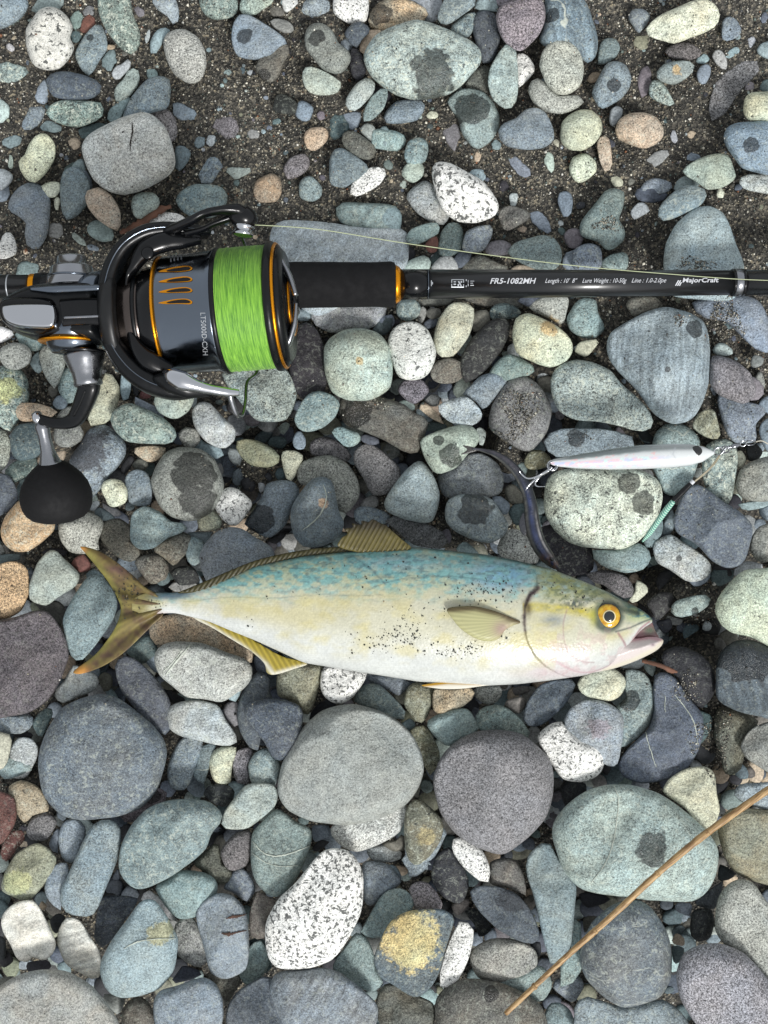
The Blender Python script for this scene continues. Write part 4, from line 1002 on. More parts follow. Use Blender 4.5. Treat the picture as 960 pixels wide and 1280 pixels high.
fish_outline = [(171, 737), (218, 741), (259, 730), (320, 705), (380, 693), (456, 687), (523, 683), (607, 693), (690, 712), (773, 746), (815, 773),
                (827, 802), (800, 822), (732, 844), (648, 855), (523, 852), (456, 840), (380, 829), (320, 806), (259, 776), (218, 766), (171, 770)]
def setup(st, i):
    g = np.random.default_rng(1000 + i); radial(st)
    b = st['short_r']; lev = st['lev']
    st['g'] = g
    ground_z = float(ground(st['cx'], st['cy']))
    st['ztop'] = R(b, 0) * g.uniform(0.52, 0.78) * (0.85 if b > 45 else 1.0)
    base = -0.001 + lev * 0.0050
    if st['cy'] > 560: base -= 0.006
    if lev == 0: base = ground_z + 0.0005 if st['cy'] < 420 else max(ground_z + 0.001, base)
    st['zeq'] = base
    # stones that carry the fish, the reel foot and the rod stay low enough
    inf = inside(fish_outline, np.array([st['cx']]), np.array([st['cy']]))[0]
    if inf: st['ztop'] = min(st['ztop'], max(0.006, 0.024 - st['zeq']))
    if 300 < st['cy'] < 400 and st['cx'] > 330: st['ztop'] = min(st['ztop'], 0.022 - st['zeq'])
    if lev == 0 and st['cy'] < 470: st['rr'] = st['rr'] * (1.04 + (fbm(np.cos(st['tt']) * 3.1 + 9, np.sin(st['tt']) * 3.1 + 3, 0, 17 + i, 4) - .5) * .42); st['ztop'] *= .62; st['zeq'] -= st['ztop'] * .30
    st['zbot'] = min(st['ztop'] * 1.1, 0.02)
    if st['cy'] > 420: st['zbot'] = max(st['zbot'], 0.006)
    # facets
    nf = g.integers(3, 7); st['fac'] = []
    for _ in range(nf):
        a = g.uniform(0, 2 * math.pi); sl = g.uniform(0.05, 0.6)
        st['fac'].append((math.cos(a) * sl, math.sin(a) * sl, g.uniform(0.78, 1.05)))
    st['kk'] = .08
    if any(w_ in st['label'] for w_ in ('angular', 'blocky', 'wedge', 'triang', 'four cornered', 'block', 'pyramid', 'rough', 'spindle', 'cup', 'slate')):
        st['kk'] = .03; st['fac'] = []
        a0 = g.uniform(0, 6.28)
        for q_ in range(4):
            a = a0 + q_ * 1.57 + g.uniform(-.5, .5); sl = g.uniform(.3, .85); st['fac'].append((math.cos(a) * sl, math.sin(a) * sl, g.uniform(.72, .95)))
    elif g.random() < .35: st['kk'] = .04
    st['pw'] = g.uniform(2.1, 2.9); st['seed'] = int(g.integers(1, 9999))
for i, st in enumerate(stones): setup(st, i)

def height(st, dx, dy, rho):
    """top surface, dx, dy in px from the centre, rho in 0..1; metres above the equator"""
    z = np.maximum(1 - rho ** st['pw'], 0) ** (1 / 1.9)
    sr = max(st['short_r'], 3)
    q = z
    for fx, fy, h in st['fac']:
        p = h + fx * dx / sr + fy * dy / sr
        p = np.maximum(p, 0.25)
        kk = st['kk']; hh = np.clip(0.5 + 0.5 * (p - q) / kk, 0, 1); q = p + (q - p) * hh - kk * hh * (1 - hh)
    q = np.minimum(q, z)
    n = (fbm(dx / sr * 1.3 + 7, dy / sr * 1.1, st['seed'] * .37, st['seed'], 3) - 0.5) * 0.42 + (fbm(dx / 9.0, dy / 9.0, 3, st['seed'] + 5, 2) - 0.5) * min(0.10, 1.2 / sr)
    q = q + n * np.minimum(z * 1.5, 1)
    return np.maximum(q, 0.0) * st['ztop']

# ---- height and id maps over the picture (1 px), to know what lies on top where
PADX, PADY = 60, 60
GW, GH = 960 + 2 * PADX, 1280 + 2 * PADY
gx, gy = np.meshgrid(np.arange(GW) - PADX + 0.5, np.arange(GH) - PADY + 0.5)
ZMAP = ground(gx, gy); GZ = ZMAP.copy(); IDM = np.full(ZMAP.shape, -1)
for i, st in enumerate(stones):
    m = st['rr'].max() + 1
    x0, x1 = int(max(0, st['cx'] - m + PADX)), int(min(GW, st['cx'] + m + PADX + 1))
    y0, y1 = int(max(0, st['cy'] - m + PADY)), int(min(GH, st['cy'] + m + PADY + 1))
    if x0 >= x1 or y0 >= y1: continue
    dx = gx[y0:y1, x0:x1] - st['cx']; dy = gy[y0:y1, x0:x1] - st['cy']
    rho = np.hypot(dx, dy) / Rth(st, np.arctan2(dy, dx))
    z = np.where(rho < 1, st['zeq'] + height(st, dx, dy, np.minimum(rho, 1)), -9)
    sub = ZMAP[y0:y1, x0:x1]; up = z > sub
    sub[up] = z[up]; IDM[y0:y1, x0:x1][up] = i
inpic = (gx > 0) & (gx < 960) & (gy > 0) & (gy < 1280)
cover = inside(fish_outline, gx, gy) | ((gy > 335) & (gy < 372)) | ((gx > 345) & (gx < 500) & (gy > 330) & (gy < 388)) | \
        ((gx > 123) & (gx < 350) & (gy > 290) & (gy < 480)) | (np.hypot(gx - 70, gy - 615) < 42)
vis = np.bincount(IDM[inpic & (IDM >= 0) & ~cover].ravel(), minlength=len(stones))
order = np.argsort(-vis)
N_SINGLE = 296
chosen = [int(i) for i in order[:N_SINGLE] if vis[i] > 12]
rest = [int(i) for i in order[N_SINGLE:] if vis[i] > 0]

def stone_mesh(st, seg, nr, nb):
    th = np.arange(seg) / seg * 2 * math.pi - math.pi
    Rr = Rth(st, th) * (1 + (fbm(np.cos(th) * 2.2 + 5, np.sin(th) * 2.2 + 5, 1, st['seed'], 3) - 0.5) * 0.035)
    V = [np.array(P(st['cx'], st['cy'], st['zeq'] + float(height(st, np.array([0.]), np.array([0.]), np.array([0.]))[0])))[None]]
    for k in range(1, nr + 1):
        rho = math.sin(k / nr * math.pi / 2) ** 0.92
        dx, dy = np.cos(th) * Rr * rho, np.sin(th) * Rr * rho
        z = st['zeq'] + height(st, dx, dy, np.full(seg, min(rho, 1.0)))
        V.append(PA(st['cx'] + dx, st['cy'] + dy, z))
    for k in range(1, nb + 1):
        a = k / nb * math.pi / 2; rho = math.cos(a)
        if k == nb: break
        dx, dy = np.cos(th) * Rr * rho, np.sin(th) * Rr * rho
        z = st['zeq'] - st['zbot'] * math.sin(a) + 0 * dx
        V.append(PA(st['cx'] + dx, st['cy'] + dy, z))
    V.append(np.array(P(st['cx'], st['cy'], st['zeq'] - st['zbot']))[None])
    V = np.concatenate(V); rings = nr + nb - 1
    F = []
    a = np.arange(seg); b = (a + 1) % seg
    tri = [(0, 1 + int(j), 1 + int(i)) for i, j in zip(a, b)]
    Q = (grid_faces(rings, seg) + 1)
    last = 1 + rings * seg; o = 1 + (rings - 1) * seg
    tri += [(last, o + int(i), o + int(j)) for i, j in zip(a, b)]
    return V, Q, tri

MAT_STONE = stone_material("stone_mineral")
MAT_PEB = stone_material("pebble_mineral", True)

def jitter(code, g, amt=1.0):
    c = np.array(PAL[code], float); l = g.normal(0, 0.055 * amt); c = c * (1 + l)
    if code in 'tTvmbBlk': c = c + np.array([-1, -1, 2.5])
    c += g.normal(0, 2.0, 3) * np.array([1, .5, 1]); m_ = c.mean(); c = m_ + (c - m_) * (0.74 if code not in 'nro' else .74); c = 124 + (c - 120) * 1.12; return np.clip(c, 20, 225)

LANDMARKS = [("the tail of the large fish", 130, 760), ("the reel's handle knob", 70, 615), ("the green line spool", 300, 390),
             ("the white lure", 790, 572), ("the large fish's snout", 830, 790), ("the printed part of the rod", 640, 357),
             ("the black rod grip", 420, 358), ("the belly of the large fish", 560, 855), ("the dorsal fin of the large fish", 465, 665),
             ("the small dark fish", 665, 630)]
named = [(stones[i]['short'], stones[i]['cx'], stones[i]['cy']) for i in chosen if stones[i]['short']] + LANDMARKS
def shape_word(st):
    r = st['long_r'] / max(st['short_r'], 1)
    return "round" if r < 1.22 else "oval" if r < 1.6 else "oblong" if r < 2.2 else "long thin"
def auto_label(st, used):
    size = "tiny" if st['short_r'] < 8 else "small" if st['short_r'] < 13 else "middling" if st['short_r'] < 20 else "big"
    noun = "pebble" if st['short_r'] < 16 else "stone"
    L = sorted(named, key=lambda q: math.hypot(q[1] - st['cx'], q[2] - st['cy']))
    L = [q for q in L if math.hypot(q[1] - st['cx'], q[2] - st['cy']) > 3]
    if noun == "pebble" and st['short_r'] < 13: base = "%s %s %s pebble" % (size, WORD[st['code']], shape_word(st))
    else: base = "%s %s %s" % (WORD[st['code']], shape_word(st), noun)
    def dirw(q):
        dx, dy = st['cx'] - q[1], st['cy'] - q[2]; a = math.degrees(math.atan2(-dy, dx)) % 360
        return ["right of", "above right of", "above", "above left of", "left of", "below left of", "below", "below right of"][int((a + 22.5) // 45) % 8]
    for q in L[:2]:
        t = "%s %s %s" % (base, dirw(q), q[0])
        if t not in used and len(t.split()) <= 16: return t
    for i in range(4):
        for j in range(i + 1, 5):
            a, b = L[i], L[j]
            va = np.array([a[1] - st['cx'], a[2] - st['cy']]); vb = np.array([b[1] - st['cx'], b[2] - st['cy']])
            if np.dot(va, vb) < 0:
                t = "%s between %s and %s" % (base, a[0], b[0])
                if t not in used and len(t.split()) <= 16: return t
    for q in L[2:6]:
        t = "%s %s %s" % (base, dirw(q), q[0])
        if t not in used and len(t.split()) <= 16: return t
    return base + " in a gap near " + L[0][0]

GRP = "beach stones lying on the sand"
used = set()
for i in chosen:
    if stones[i]['label']: used.add(stones[i]['label'])
COLFIX = {}
def props(o, st, g):
    gr, mo, sp, ssc, pi, hu = TEX[st['code']]
    v = lambda a, s=0.25: float(max(0.0, a * g.uniform(1 - s, 1 + s)))
    o['grain'] = v(gr); o['mottle'] = v(mo, 0.6); o['speck'] = v(sp, 0.15); o['speck_scale'] = v(ssc, 0.3); o['pits'] = v(pi, .5); o['hue'] = v(hu, .5)
    o['vein'] = st['vein'] if st['vein'] else (float(g.uniform(0.4, .8)) if g.random() < 0.03 and st['code'] in 'bBtTkG' else 0.0)
    o['vein_angle'] = float(g.uniform(0, 3.1)); o['dry'] = float(g.uniform(0.85, 1.1))
    for k, pre in enumerate('wu'):
        if k < len(st['wet']):
            x, y, r = st['wet'][k]; z = st['zeq'] + st['ztop'] * .7
            w_ = P(x, y, z); c_ = P(st['cx'], st['cy'], st['zeq'])
            o[pre + 'x'], o[pre + 'y'], o[pre + 'r'] = w_[0] - c_[0], w_[1] - c_[1], R(r, z)
        else: o[pre + 'x'] = o[pre + 'y'] = o[pre + 'r'] = 0.0
    o['band'] = float(g.uniform(.5, 1.0)) if g.random() < .24 and st['code'] in 'bBtTGlpgk' and st['short_r'] < 70 else 0.0
    o['cx'] = o['cy'] = o['cr'] = 0.0; o['ccol'] = (0.2, 0.2, 0.2)
def second(o, st, x, y, r, rgb):
    z = st['zeq'] + st['ztop'] * .7; a = P(x, y, z); c = P(st['cx'], st['cy'], st['zeq'])
    o['cx'], o['cy'], o['cr'] = a[0] - c[0], a[1] - c[1], R(r, z); o['ccol'] = tuple(float(q) for q in lin(rgb) * ALB)
# second colours of two-toned stones: label fragment -> photo x, y, radius, colour
RECOL = {'the pale green stone under the lure': (182, 190, 172), 'the large wet patched boulder': (152, 166, 160), 'the very large pale grey boulder': (142, 146, 141), 'the very large dark blue boulder': (98, 107, 114), 'the large smooth blue green boulder': (114, 131, 131), 'the very large wet spotted boulder': (146, 163, 157), 'the large pale blue spotted boulder': (132, 146, 153), 'the large purple speckled boulder': (120, 118, 120), 'the big pale cracked boulder': (180, 181, 176), 'the pale slab under the grip': (166, 177, 184), 'the bottom left corner boulder': (152, 152, 146), 'the mauve corner boulder': (136, 134, 140), 'the large green speckled oval': (140, 153, 149), 'the big green stone below the spool': (122, 134, 130), 'the mint boulder at the right edge': (176, 188, 164), 'the wet marked blue boulder': (118, 138, 154), 'the large slate stone': (90, 99, 110), 'the rusty streaked green stone': (164, 178, 164), 'the yellow flecked pear stone': (134, 153, 158), 'the large stone crossed by the rod': (144, 161, 165), 'the large stone crossed by the stalk': (100, 107, 111), 'the large pale stone by the anal fin': (164, 166, 160), 'the big purple brown stone': (88, 80, 82), 'the pale pear stone by the dorsal fin': (150, 164, 166), 'the light angular stone': (158, 168, 172), 'the two lined teal stone': (116, 132, 128), 'the tall wedge stone by the stalk': (124, 140, 142), 'the rust cracked stone': (124, 134, 142), 'the smooth grey stone by the little fish': (116, 122, 126), 'the green spindle stone': (148, 164, 160), 'the tall veined blue stone': (108, 126, 136)}
TWO = [("half black half grey", 100, 562, 33, (62, 64, 70)), ("crumbly yellow and dark", 514, 1178, 37, (196, 182, 134)),
       ("rusty streak down its middle", 450, 452, 5, (176, 158, 122)), ("rusty streak", 404, 630, 6, (176, 152, 130)),
       ("rusty stain", 845, 88, 7, (176, 150, 112)), ("cream and tan smooth", 688, 408, 12, (190, 166, 124)),
       ("big green grey rough", 348, 525, 11, (190, 196, 192)), ("olive grey stone with yellow", 532, 1047, 11, (150, 142, 112)),
       ("yellow veins", 20, 1105, 17, (158, 160, 124)), ("green and cream mottled stone at the left", 10, 485, 16, (172, 176, 130)),
       ("yellow flecks", 200, 1168, 14, (170, 168, 138)), ("black above and grey below", 650, 1122, 24, (58, 62, 68)),
       ("mauve streaks", 748, 912, 14, (138, 132, 140)), ("two tone", 905, 585, 0, (0, 0, 0)), ("chalk white", 0, 0, 0, (0, 0, 0))]
for i in chosen:
    st = stones[i]; g = st['g']
    big = st['short_r']
    seg = int(np.clip(big * 1.5, 20, 90)); nr = int(np.clip(big / 3.2, 6, 22)); nb = 5
    V, Q, T = stone_mesh(st, seg, nr, nb)
    c = np.array(P(st['cx'], st['cy'], st['zeq']))
    is_shell = 'shell' in st['label']
    nm = 'shell_shard' if is_shell else ('pebble' if big < 16 else 'stone')
    me = mesh_np(nm, V - c, [tuple(q) for q in Q.tolist()] + T)
    o = link(nm, me, MAT_STONE); o.location = c
    lab = st['label'] or auto_label(st, used); used.add(lab)
    lab = ' '.join(lab.split()[:16])
    tag(o, lab, 'shell' if is_shell else ('pebble' if big < 16 else 'stone'), None if is_shell else GRP)
    cc = jitter(st['code'], g)
    if st['short'] in RECOL: cc = np.array(RECOL[st['short']], float); cc = cc.mean() + (cc - cc.mean()) * .76 + np.array([-1, 0, 3.0]); cc = 124 + (cc - 122) * 1.06
    if 'crumbly yellow and dark' in lab: cc = np.array([84, 96, 104])
    if 'chalk' in lab: cc = np.array([214, 212, 206])
    if 'orange tan' in lab or 'orange brown rock' in lab or 'orange pebble' in lab: cc = np.array([178, 152, 122])
    if 'peach' in lab.split()[:3] or 'pinkish tan' in lab: cc = np.array([178, 162, 146])
    if 'dark red' in lab: cc = np.array([92, 62, 58])
    o.color = tuple(lin(cc) * ALB) + (1.0,)
    props(o, st, g)
    if big > 40 and st['code'] == 'w': o['speck_scale'] = 560.0; o['speck'] = .95
    if 'chalk' in lab: o['speck'] = 0.02; o['grain'] = 0.1
    if big < 20 and st['code'] == 'w': o['speck_scale'] = 1000.0
    for frag, x, y, r, rgb in TWO:
        if frag in lab and r > 0: second(o, st, x, y, r, rgb); break

# ---- single veins and cracks that can be seen on some stones: fragment, kind, points, half widths
MAT_VEIN = simple("quartz_vein", (186, 192, 180), .7, grain=.4, gscale=1500, var=.2)
MAT_CRACK = simple("dark_crack", (40, 34, 30), .9, grain=.5, gscale=1500, var=.3)
MAT_RUST = simple("rusty_crack", (84, 62, 52), .9, grain=.5, gscale=1500, var=.4)
LINES = [("with a fine crack in the upper left", "crack", MAT_CRACK, [(165, 153), (165.5, 165), (163, 178), (162.5, 189)], [.3, 1.0, .8, .3]),
         ("two rusty brown cracks", "crack", MAT_RUST, [(283, 1148), (291, 1146), (299, 1145), (309, 1142)], [.4, 2.0, 1.5, .5]),
         ("two rusty brown cracks", "crack", MAT_RUST, [(277, 1166), (285, 1168), (294, 1166), (308, 1163)], [.6, 2.4, 1.2, .4]),
         ("two curved white lines", "quartz_vein", MAT_VEIN, [(316, 1052), (328, 1065), (343, 1070), (362, 1067), (388, 1057)], [.5, .7, .9, .7, .5]),
         ("two curved white lines", "quartz_vein", MAT_VEIN, [(315, 1066), (330, 1077), (350, 1083), (372, 1082)], [.3, .6, .5, .3]),
         ("wet spot and white line", "quartz_vein", MAT_VEIN, [(768, 983), (773, 1000), (771, 1025), (766, 1055), (756, 1080), (738, 1105)], [.5, .7, .6, .7, .7, .4]),
         ("large pale grey stone with a thin white line", "quartz_vein", MAT_VEIN, [(207, 844), (216, 832), (226, 820), (238, 806)], [.6, 1.0, .8, .5]),
         ("large pale grey stone with a thin white line", "quartz_vein", MAT_VEIN, [(203, 840), (214, 830), (228, 813)], [.3, .6, .4]),
         ("yellow flecks and a thin white line", "quartz_vein", MAT_VEIN, [(155, 1186), (170, 1178), (190, 1174), (220, 1173)], [.4, .8, .6, .4]),
         ("with thin white veins, lower right", "quartz_vein", MAT_VEIN, [(843, 868), (857, 885), (868, 905), (872, 930)], [.3, .7, .6, .3]),
         ("with thin white veins, lower right", "quartz_vein", MAT_VEIN, [(832, 870), (831, 882), (832, 890)], [.3, .5, .3]),
         ("with thin white veins, lower right", "quartz_vein", MAT_VEIN, [(807, 915), (812, 935), (820, 958)], [.4, .6, .4]),
         ("with a white vein and rusty streak", "quartz_vein", MAT_VEIN, [(378, 663), (392, 652), (402, 640), (408, 622), (404, 606)], [.3, 1.0, .9, .6, .3]),
         ("thin white veins at the top", "quartz_vein", MAT_VEIN, [], [])]
def surf(x, y): return float(ZMAP[int(np.clip(y + PADY, 0, GH - 1)), int(np.clip(x + PADX, 0, GW - 1))])
for frag, nm, m_, pts, hw in LINES:
    ow = [o for o in bpy.data.objects if frag in o.get('label', '')]
    if not ow or not pts: continue
    ow[0]['vein'] = 0.0
    c2 = catmull(pts, 10, False); gq = np.random.default_rng(len(pts) + int(pts[0][0])); c2 = c2 + gq.normal(0, .22, c2.shape)
    c3 = np.array([P(x, y, surf(x, y) + .0002) for x, y in c2]); w_ = interp(hw, len(c3)) * S * gq.uniform(.6, 1.3, len(c3))
    part(nm, sweep(c3, w_, .00022, 6), m_, ow[0])

# ---- the smaller pebbles and the buried ones that fill the gaps: nobody could count them
MV, MF, MC = [], [], []; off = 0
def add_mass(V, Q, T, c):
    global off
    MV.append(V); MC.append(np.broadcast_to(c, V.shape))
    MF.extend([tuple(int(a) + off for a in q) for q in Q.tolist()]); MF.extend([tuple(a + off for a in q) for q in T]); off += len(V)
for i in rest:
    st = stones[i]; V, Q, T = stone_mesh(st, 18, 5, 3); add_mass(V, Q, T, lin(jitter(st['code'], st['g'])) * ALB)
codes = list('bbtTBkgGGlponvmBkT')
fill = []
g = np.random.default_rng(33)
deepfree = np.argwhere((IDM < 0) & (GZ < -0.014)); dpk = deepfree[g.integers(0, len(deepfree), 1500)]
for k in range(5400):
    x, y = g.uniform(-230, 1190), g.uniform(-230, 1510)
    forced = k < 1500
    if forced: x, y = dpk[k, 1] - PADX + .5, dpk[k, 0] - PADY + .5
    inb = -50 < x < 1010 and -50 < y < 1330
    if inb:
        if not (0 <= int(y + PADY) < GH and 0 <= int(x + PADX) < GW): continue
        if IDM[int(y + PADY), int(x + PADX)] >= 0 and g.random() < (0 if forced else 0.85): continue
    gz = float(ground(x, y))
    deep = gz < -0.012
    r = g.uniform(7, 17) if deep else g.choice([g.uniform(1.8, 4.0), g.uniform(4, 8)], p=[.76, .24])
    if not inb: r = abs(g.normal(14, 12)) + 7
    if inb and not deep and r > 4 and g.random() < .5: continue
    a = g.uniform(0, 3.14); el = g.uniform(0.6, 1.0)
    n = 7; th = np.arange(n) / n * 2 * math.pi; q = r * g.uniform(.85, 1.12, n)
    px = np.cos(th) * q; py = np.sin(th) * q * el
    st = dict(code=codes[g.integers(len(codes))], lev=0, pts=np.stack([x + px * math.cos(a) - py * math.sin(a), y + px * math.sin(a) + py * math.cos(a)], 1),
              label='', short='', wet=[], vein=0)
    setup(st, 5000 + k); st['zeq'] = gz + (R(r, 0) * g.uniform(-0.1, .5) + (g.uniform(0, .006) if forced else 0) if deep else R(r, 0) * g.uniform(-.1, .25))
    if not inb: st['zeq'] = gz + R(r, 0) * g.uniform(-.1, .4)
    V, Q, T = stone_mesh(st, 10 if r < 9 else 16, 3 if r < 9 else 5, 2); add_mass(V, Q, T, lin(jitter(st['code'], g, 1.6)) * ALB)
me = mesh_np("small_pebbles", np.concatenate(MV), MF, True, np.concatenate(MC))
tag(link("small_pebbles", me, MAT_PEB), "small pebbles of every colour filling the gaps between the beach stones", "pebbles", kind='stuff')

# ------------------------------------------------------------------ the sand
def sand_material():
    t = NT("coarse_sand"); b = t.b; tc = t.n("TexCoord").outputs['Object']
    v = t.n("TexVoronoi", i_Scale=900.0, feature='F1'); t.L(tc, v.inputs['Vector'])
    sp = t.n("SeparateColor", i_0=v.outputs['Color'])
    cr = t.n("ValToRGB"); t.L(sp.outputs[0], cr.inputs[0]); e = cr.color_ramp.elements
    e[0].position = 0; e[0].color = tuple(lin((38, 37, 34))) + (1,); e[1].position = 1; e[1].color = tuple(lin((150, 140, 118))) + (1,)
    for p_, c_ in ((.45, (60, 59, 54)), (.75, (88, 84, 76)), (.93, (120, 115, 102))):
        q = e.new(p_); q.color = tuple(lin(c_)) + (1,)
    damp = t.ramp(t.noise(tc, 18, 3), 0.35, 0.65, 0.75, 1.1)
    d3 = t.n("CombineColor", i_0=damp, i_1=damp, i_2=damp).outputs[0]
    t.L(t.mix(1.0, cr.outputs[0], d3, 'MULTIPLY'), b.inputs['Base Color']); b.inputs['Roughness'].default_value = 0.8
    t.L(t.bump(v.outputs['Distance'], 0.9, 0.0008), b.inputs['Normal']); return t.m
MAT_SAND = sand_material()
nx, ny = 420, 520
ax = np.linspace(-300, 1260, nx); ay = np.linspace(-300, 1580, ny)
# the sheet runs on to the horizon with ever larger cells
ext = np.array([0.0, 0.02, 0.06, 0.15, 0.5, 2.0, 10.0, 60.0])
Xw = (ax - 480) * S; Yw = (640 - ay) * S
Xa = np.concatenate([Xw[0] - ext[:0:-1], Xw, Xw[-1] + ext[1:]]); Ya = np.concatenate([Yw[0] + ext[:0:-1], Yw, Yw[-1] - ext[1:]])
XX, YY = np.meshgrid(Xa, Ya, indexing='ij')
PX, PY = XX / S + 480, 640 - YY / S
ZZ = ground(np.clip(PX, -400, 1400), np.clip(PY, -400, 1700))
V = np.stack([XX, YY, ZZ], -1).reshape(-1, 3)
me = mesh_np("sand_ground", V, grid_faces(len(Xa), len(Ya), False)[:, ::-1].copy())
tag(link("sand_ground", me, MAT_SAND), "dark grey brown coarse sand under and between the stones", kind='structure')

# loose grains: real little lumps of rock
def grain_mesh(name, X, Y, Z, rad, cols, label, m, parent=None):
    n = len(X); base = np.array([[a, b, c] for a in (-1, 1) for b in (-1, 1) for c in (-1, 1)], float) * 0.62
    octa = np.array([[1, 0, 0], [-1, 0, 0], [0, 1, 0], [0, -1, 0], [0, 0, 1], [0, 0, -1]], float)
    F8 = np.array([[0, 2, 4], [2, 1, 4], [1, 3, 4], [3, 0, 4], [2, 0, 5], [1, 2, 5], [3, 1, 5], [0, 3, 5]])
    W = PA(X, Y, Z); s = rad[:, None, None] * rng.uniform(0.6, 1.25, (n, 6, 1)) * octa[None]
    th = rng.uniform(0, 6.28, n); c, s_ = np.cos(th), np.sin(th)
    tl = rng.uniform(-.9, .9, n); ct, stt = np.cos(tl), np.sin(tl)
    y2 = s[:, :, 1] * ct[:, None] - s[:, :, 2] * stt[:, None]; z2 = s[:, :, 1] * stt[:, None] + s[:, :, 2] * ct[:, None]
    xr = s[:, :, 0] * c[:, None] - y2 * s_[:, None]; yr = s[:, :, 0] * s_[:, None] + y2 * c[:, None]
    V = np.stack([xr, yr, z2], -1) + W[:, None, :]
    F = (np.arange(n)[:, None, None] * 6 + F8[None]).reshape(-1, 3)
    C = np.repeat(cols[:, None, :], 6, 1).reshape(-1, 3)
    return V.reshape(-1, 3), F, C
def grain_cols(n, g):
    pal = np.array([[44, 44, 42], [74, 72, 66], [106, 102, 92], [152, 146, 130], [204, 200, 184], [208, 206, 196], [92, 104, 98], [122, 84, 60]], float)
    k = g.choice(8, n, p=[.27, .24, .18, .14, .08, .035, .04, .015]); return lin(pal[k] * g.uniform(.85, 1.15, (n, 1))) * ALB
GM = NT("sand_grain"); GM.L(GM.attr('col', 'GEOMETRY', 'Color'), GM.b.inputs['Base Color']); GM.b.inputs['Roughness'].default_value = 0.55
MAT_GRAIN = GM.m
g = np.random.default_rng(5)
free = np.argwhere(IDM < 0); pick = free[g.integers(0, len(free), 76000)]
X = pick[:, 1] - PADX + g.uniform(0, 1, len(pick)); Y = pick[:, 0] - PADY + g.uniform(0, 1, len(pick))
rp = np.clip(g.lognormal(-0.05, 0.42, len(X)), 0.5, 3.4); Z = ground(X, Y)
rad = rp * S
# sand spilt on top of some stones: x, y, rx, ry, count
SPILL = [(650, 512, 24, 28, 900), (625, 548, 20, 12, 300), (760, 280, 17, 9, 220), (868, 330, 24, 9, 260), (905, 400, 22, 34, 900), (850, 400, 8, 8, 80),
         (470, 505, 18, 8, 100), (860, 860, 18, 22, 220), (735, 545, 10, 5, 30), (890, 930, 26, 40, 900), (855, 640, 60, 50, 60), (930, 560, 30, 60, 50)]
xs, ys = [], []
for sx, sy, rx, ry, cnt in SPILL:
    a = g.uniform(0, 6.28, cnt); q = np.sqrt(g.uniform(0, 1, cnt)) * (1 + .3 * np.sin(3 * a + sx))
    xs.append(sx + q * rx * np.cos(a)); ys.append(sy + q * ry * np.sin(a))
# and a few stray grains on every stone of the sandy upper part
xs.append(g.uniform(0, 960, 2600)); ys.append(g.uniform(0, 1, 2600) ** 1.5 * 900)
xs = np.concatenate(xs); ys = np.concatenate(ys)
zs = ZMAP[np.clip((ys + PADY).astype(int), 0, GH - 1), np.clip((xs + PADX).astype(int), 0, GW - 1)]
rs = np.clip(g.lognormal(-0.25, 0.35, len(xs)), 0.45, 1.8) * S
X, Y, Z, rad = np.concatenate([X, xs]), np.concatenate([Y, ys]), np.concatenate([Z, zs]), np.concatenate([rad, rs])
V, F, C = grain_mesh("", X, Y, Z + rad * 0.3, rad, grain_cols(len(X), g) * .95, "", None)
me = mesh_np("sand_grains", V, F, False, C)
tag(link("sand_grains", me, MAT_GRAIN), "loose coarse grains of dark, tan and white sand", "sand", kind='stuff')
# ------------------------------------------------------------------ the large fish
def attr_mat(name, rough=0.35, spec=0.5, bumpy=0.0, bscale=900, coat=0.0, thin=0.0, ribs=None):
    t = NT(name); b = t.b; t.L(t.attr('col', 'GEOMETRY', 'Color'), b.inputs['Base Color'])
    tc = t.n("TexCoord").outputs['Object']
    t.L(t.ramp(t.noise(tc, 250, 3), 0.3, 0.7, rough - 0.08, rough + 0.1), b.inputs['Roughness'])
    b.inputs['Specular IOR Level'].default_value = spec; b.inputs['Coat Weight'].default_value = coat; b.inputs['Coat Roughness'].default_value = 0.15
    if bumpy > 0:
        v = t.n("TexVoronoi", i_Scale=bscale); t.L(tc, v.inputs['Vector'])
        t.L(t.bump(v.outputs['Distance'], bumpy, 0.0003, t.bump(t.noise(tc, 90, 3), 0.25, 0.001)), b.inputs['Normal'])
    return t.m
FX = [165, 178, 190, 218, 259, 290, 320, 380, 456, 523, 607, 648, 690, 732, 760, 773, 785, 794, 800, 806, 811, 815]
FT = [750, 741.5, 740.5, 741, 731, 719, 706, 694, 686.5, 684, 693, 701, 711.5, 727.5, 740, 747, 753.5, 758, 761, 765, 769, 773]
FB = [762, 768.5, 767.5, 766, 776, 789, 801, 828.5, 841, 852, 857, 855, 850, 844, 834, 822, 808, 796, 789, 784, 781, 778]
def ftop(x): return np.interp(x, FX, FT)
def fbot(x): return np.interp(x, FX, FB)
_k = np.ones(15) / 15
_xs = np.arange(150, 831, 1.0); 
def _sm(y):
    yy = np.interp(_xs, FX, y); e = np.pad(yy, 7, mode='edge'); s = np.convolve(e, _k, 'valid'); wgt = sstep(770, 800, _xs); return s * (1 - wgt) + yy * wgt
FTs, FBs = _sm(FT), _sm(FB)
FZ = 0.043
GILL = catmull([(668, 733), (657, 742), (651, 756), (650, 775), (653, 795), (663, 814), (678, 829), (697, 840), (716, 846), (740, 842)], 8, False)
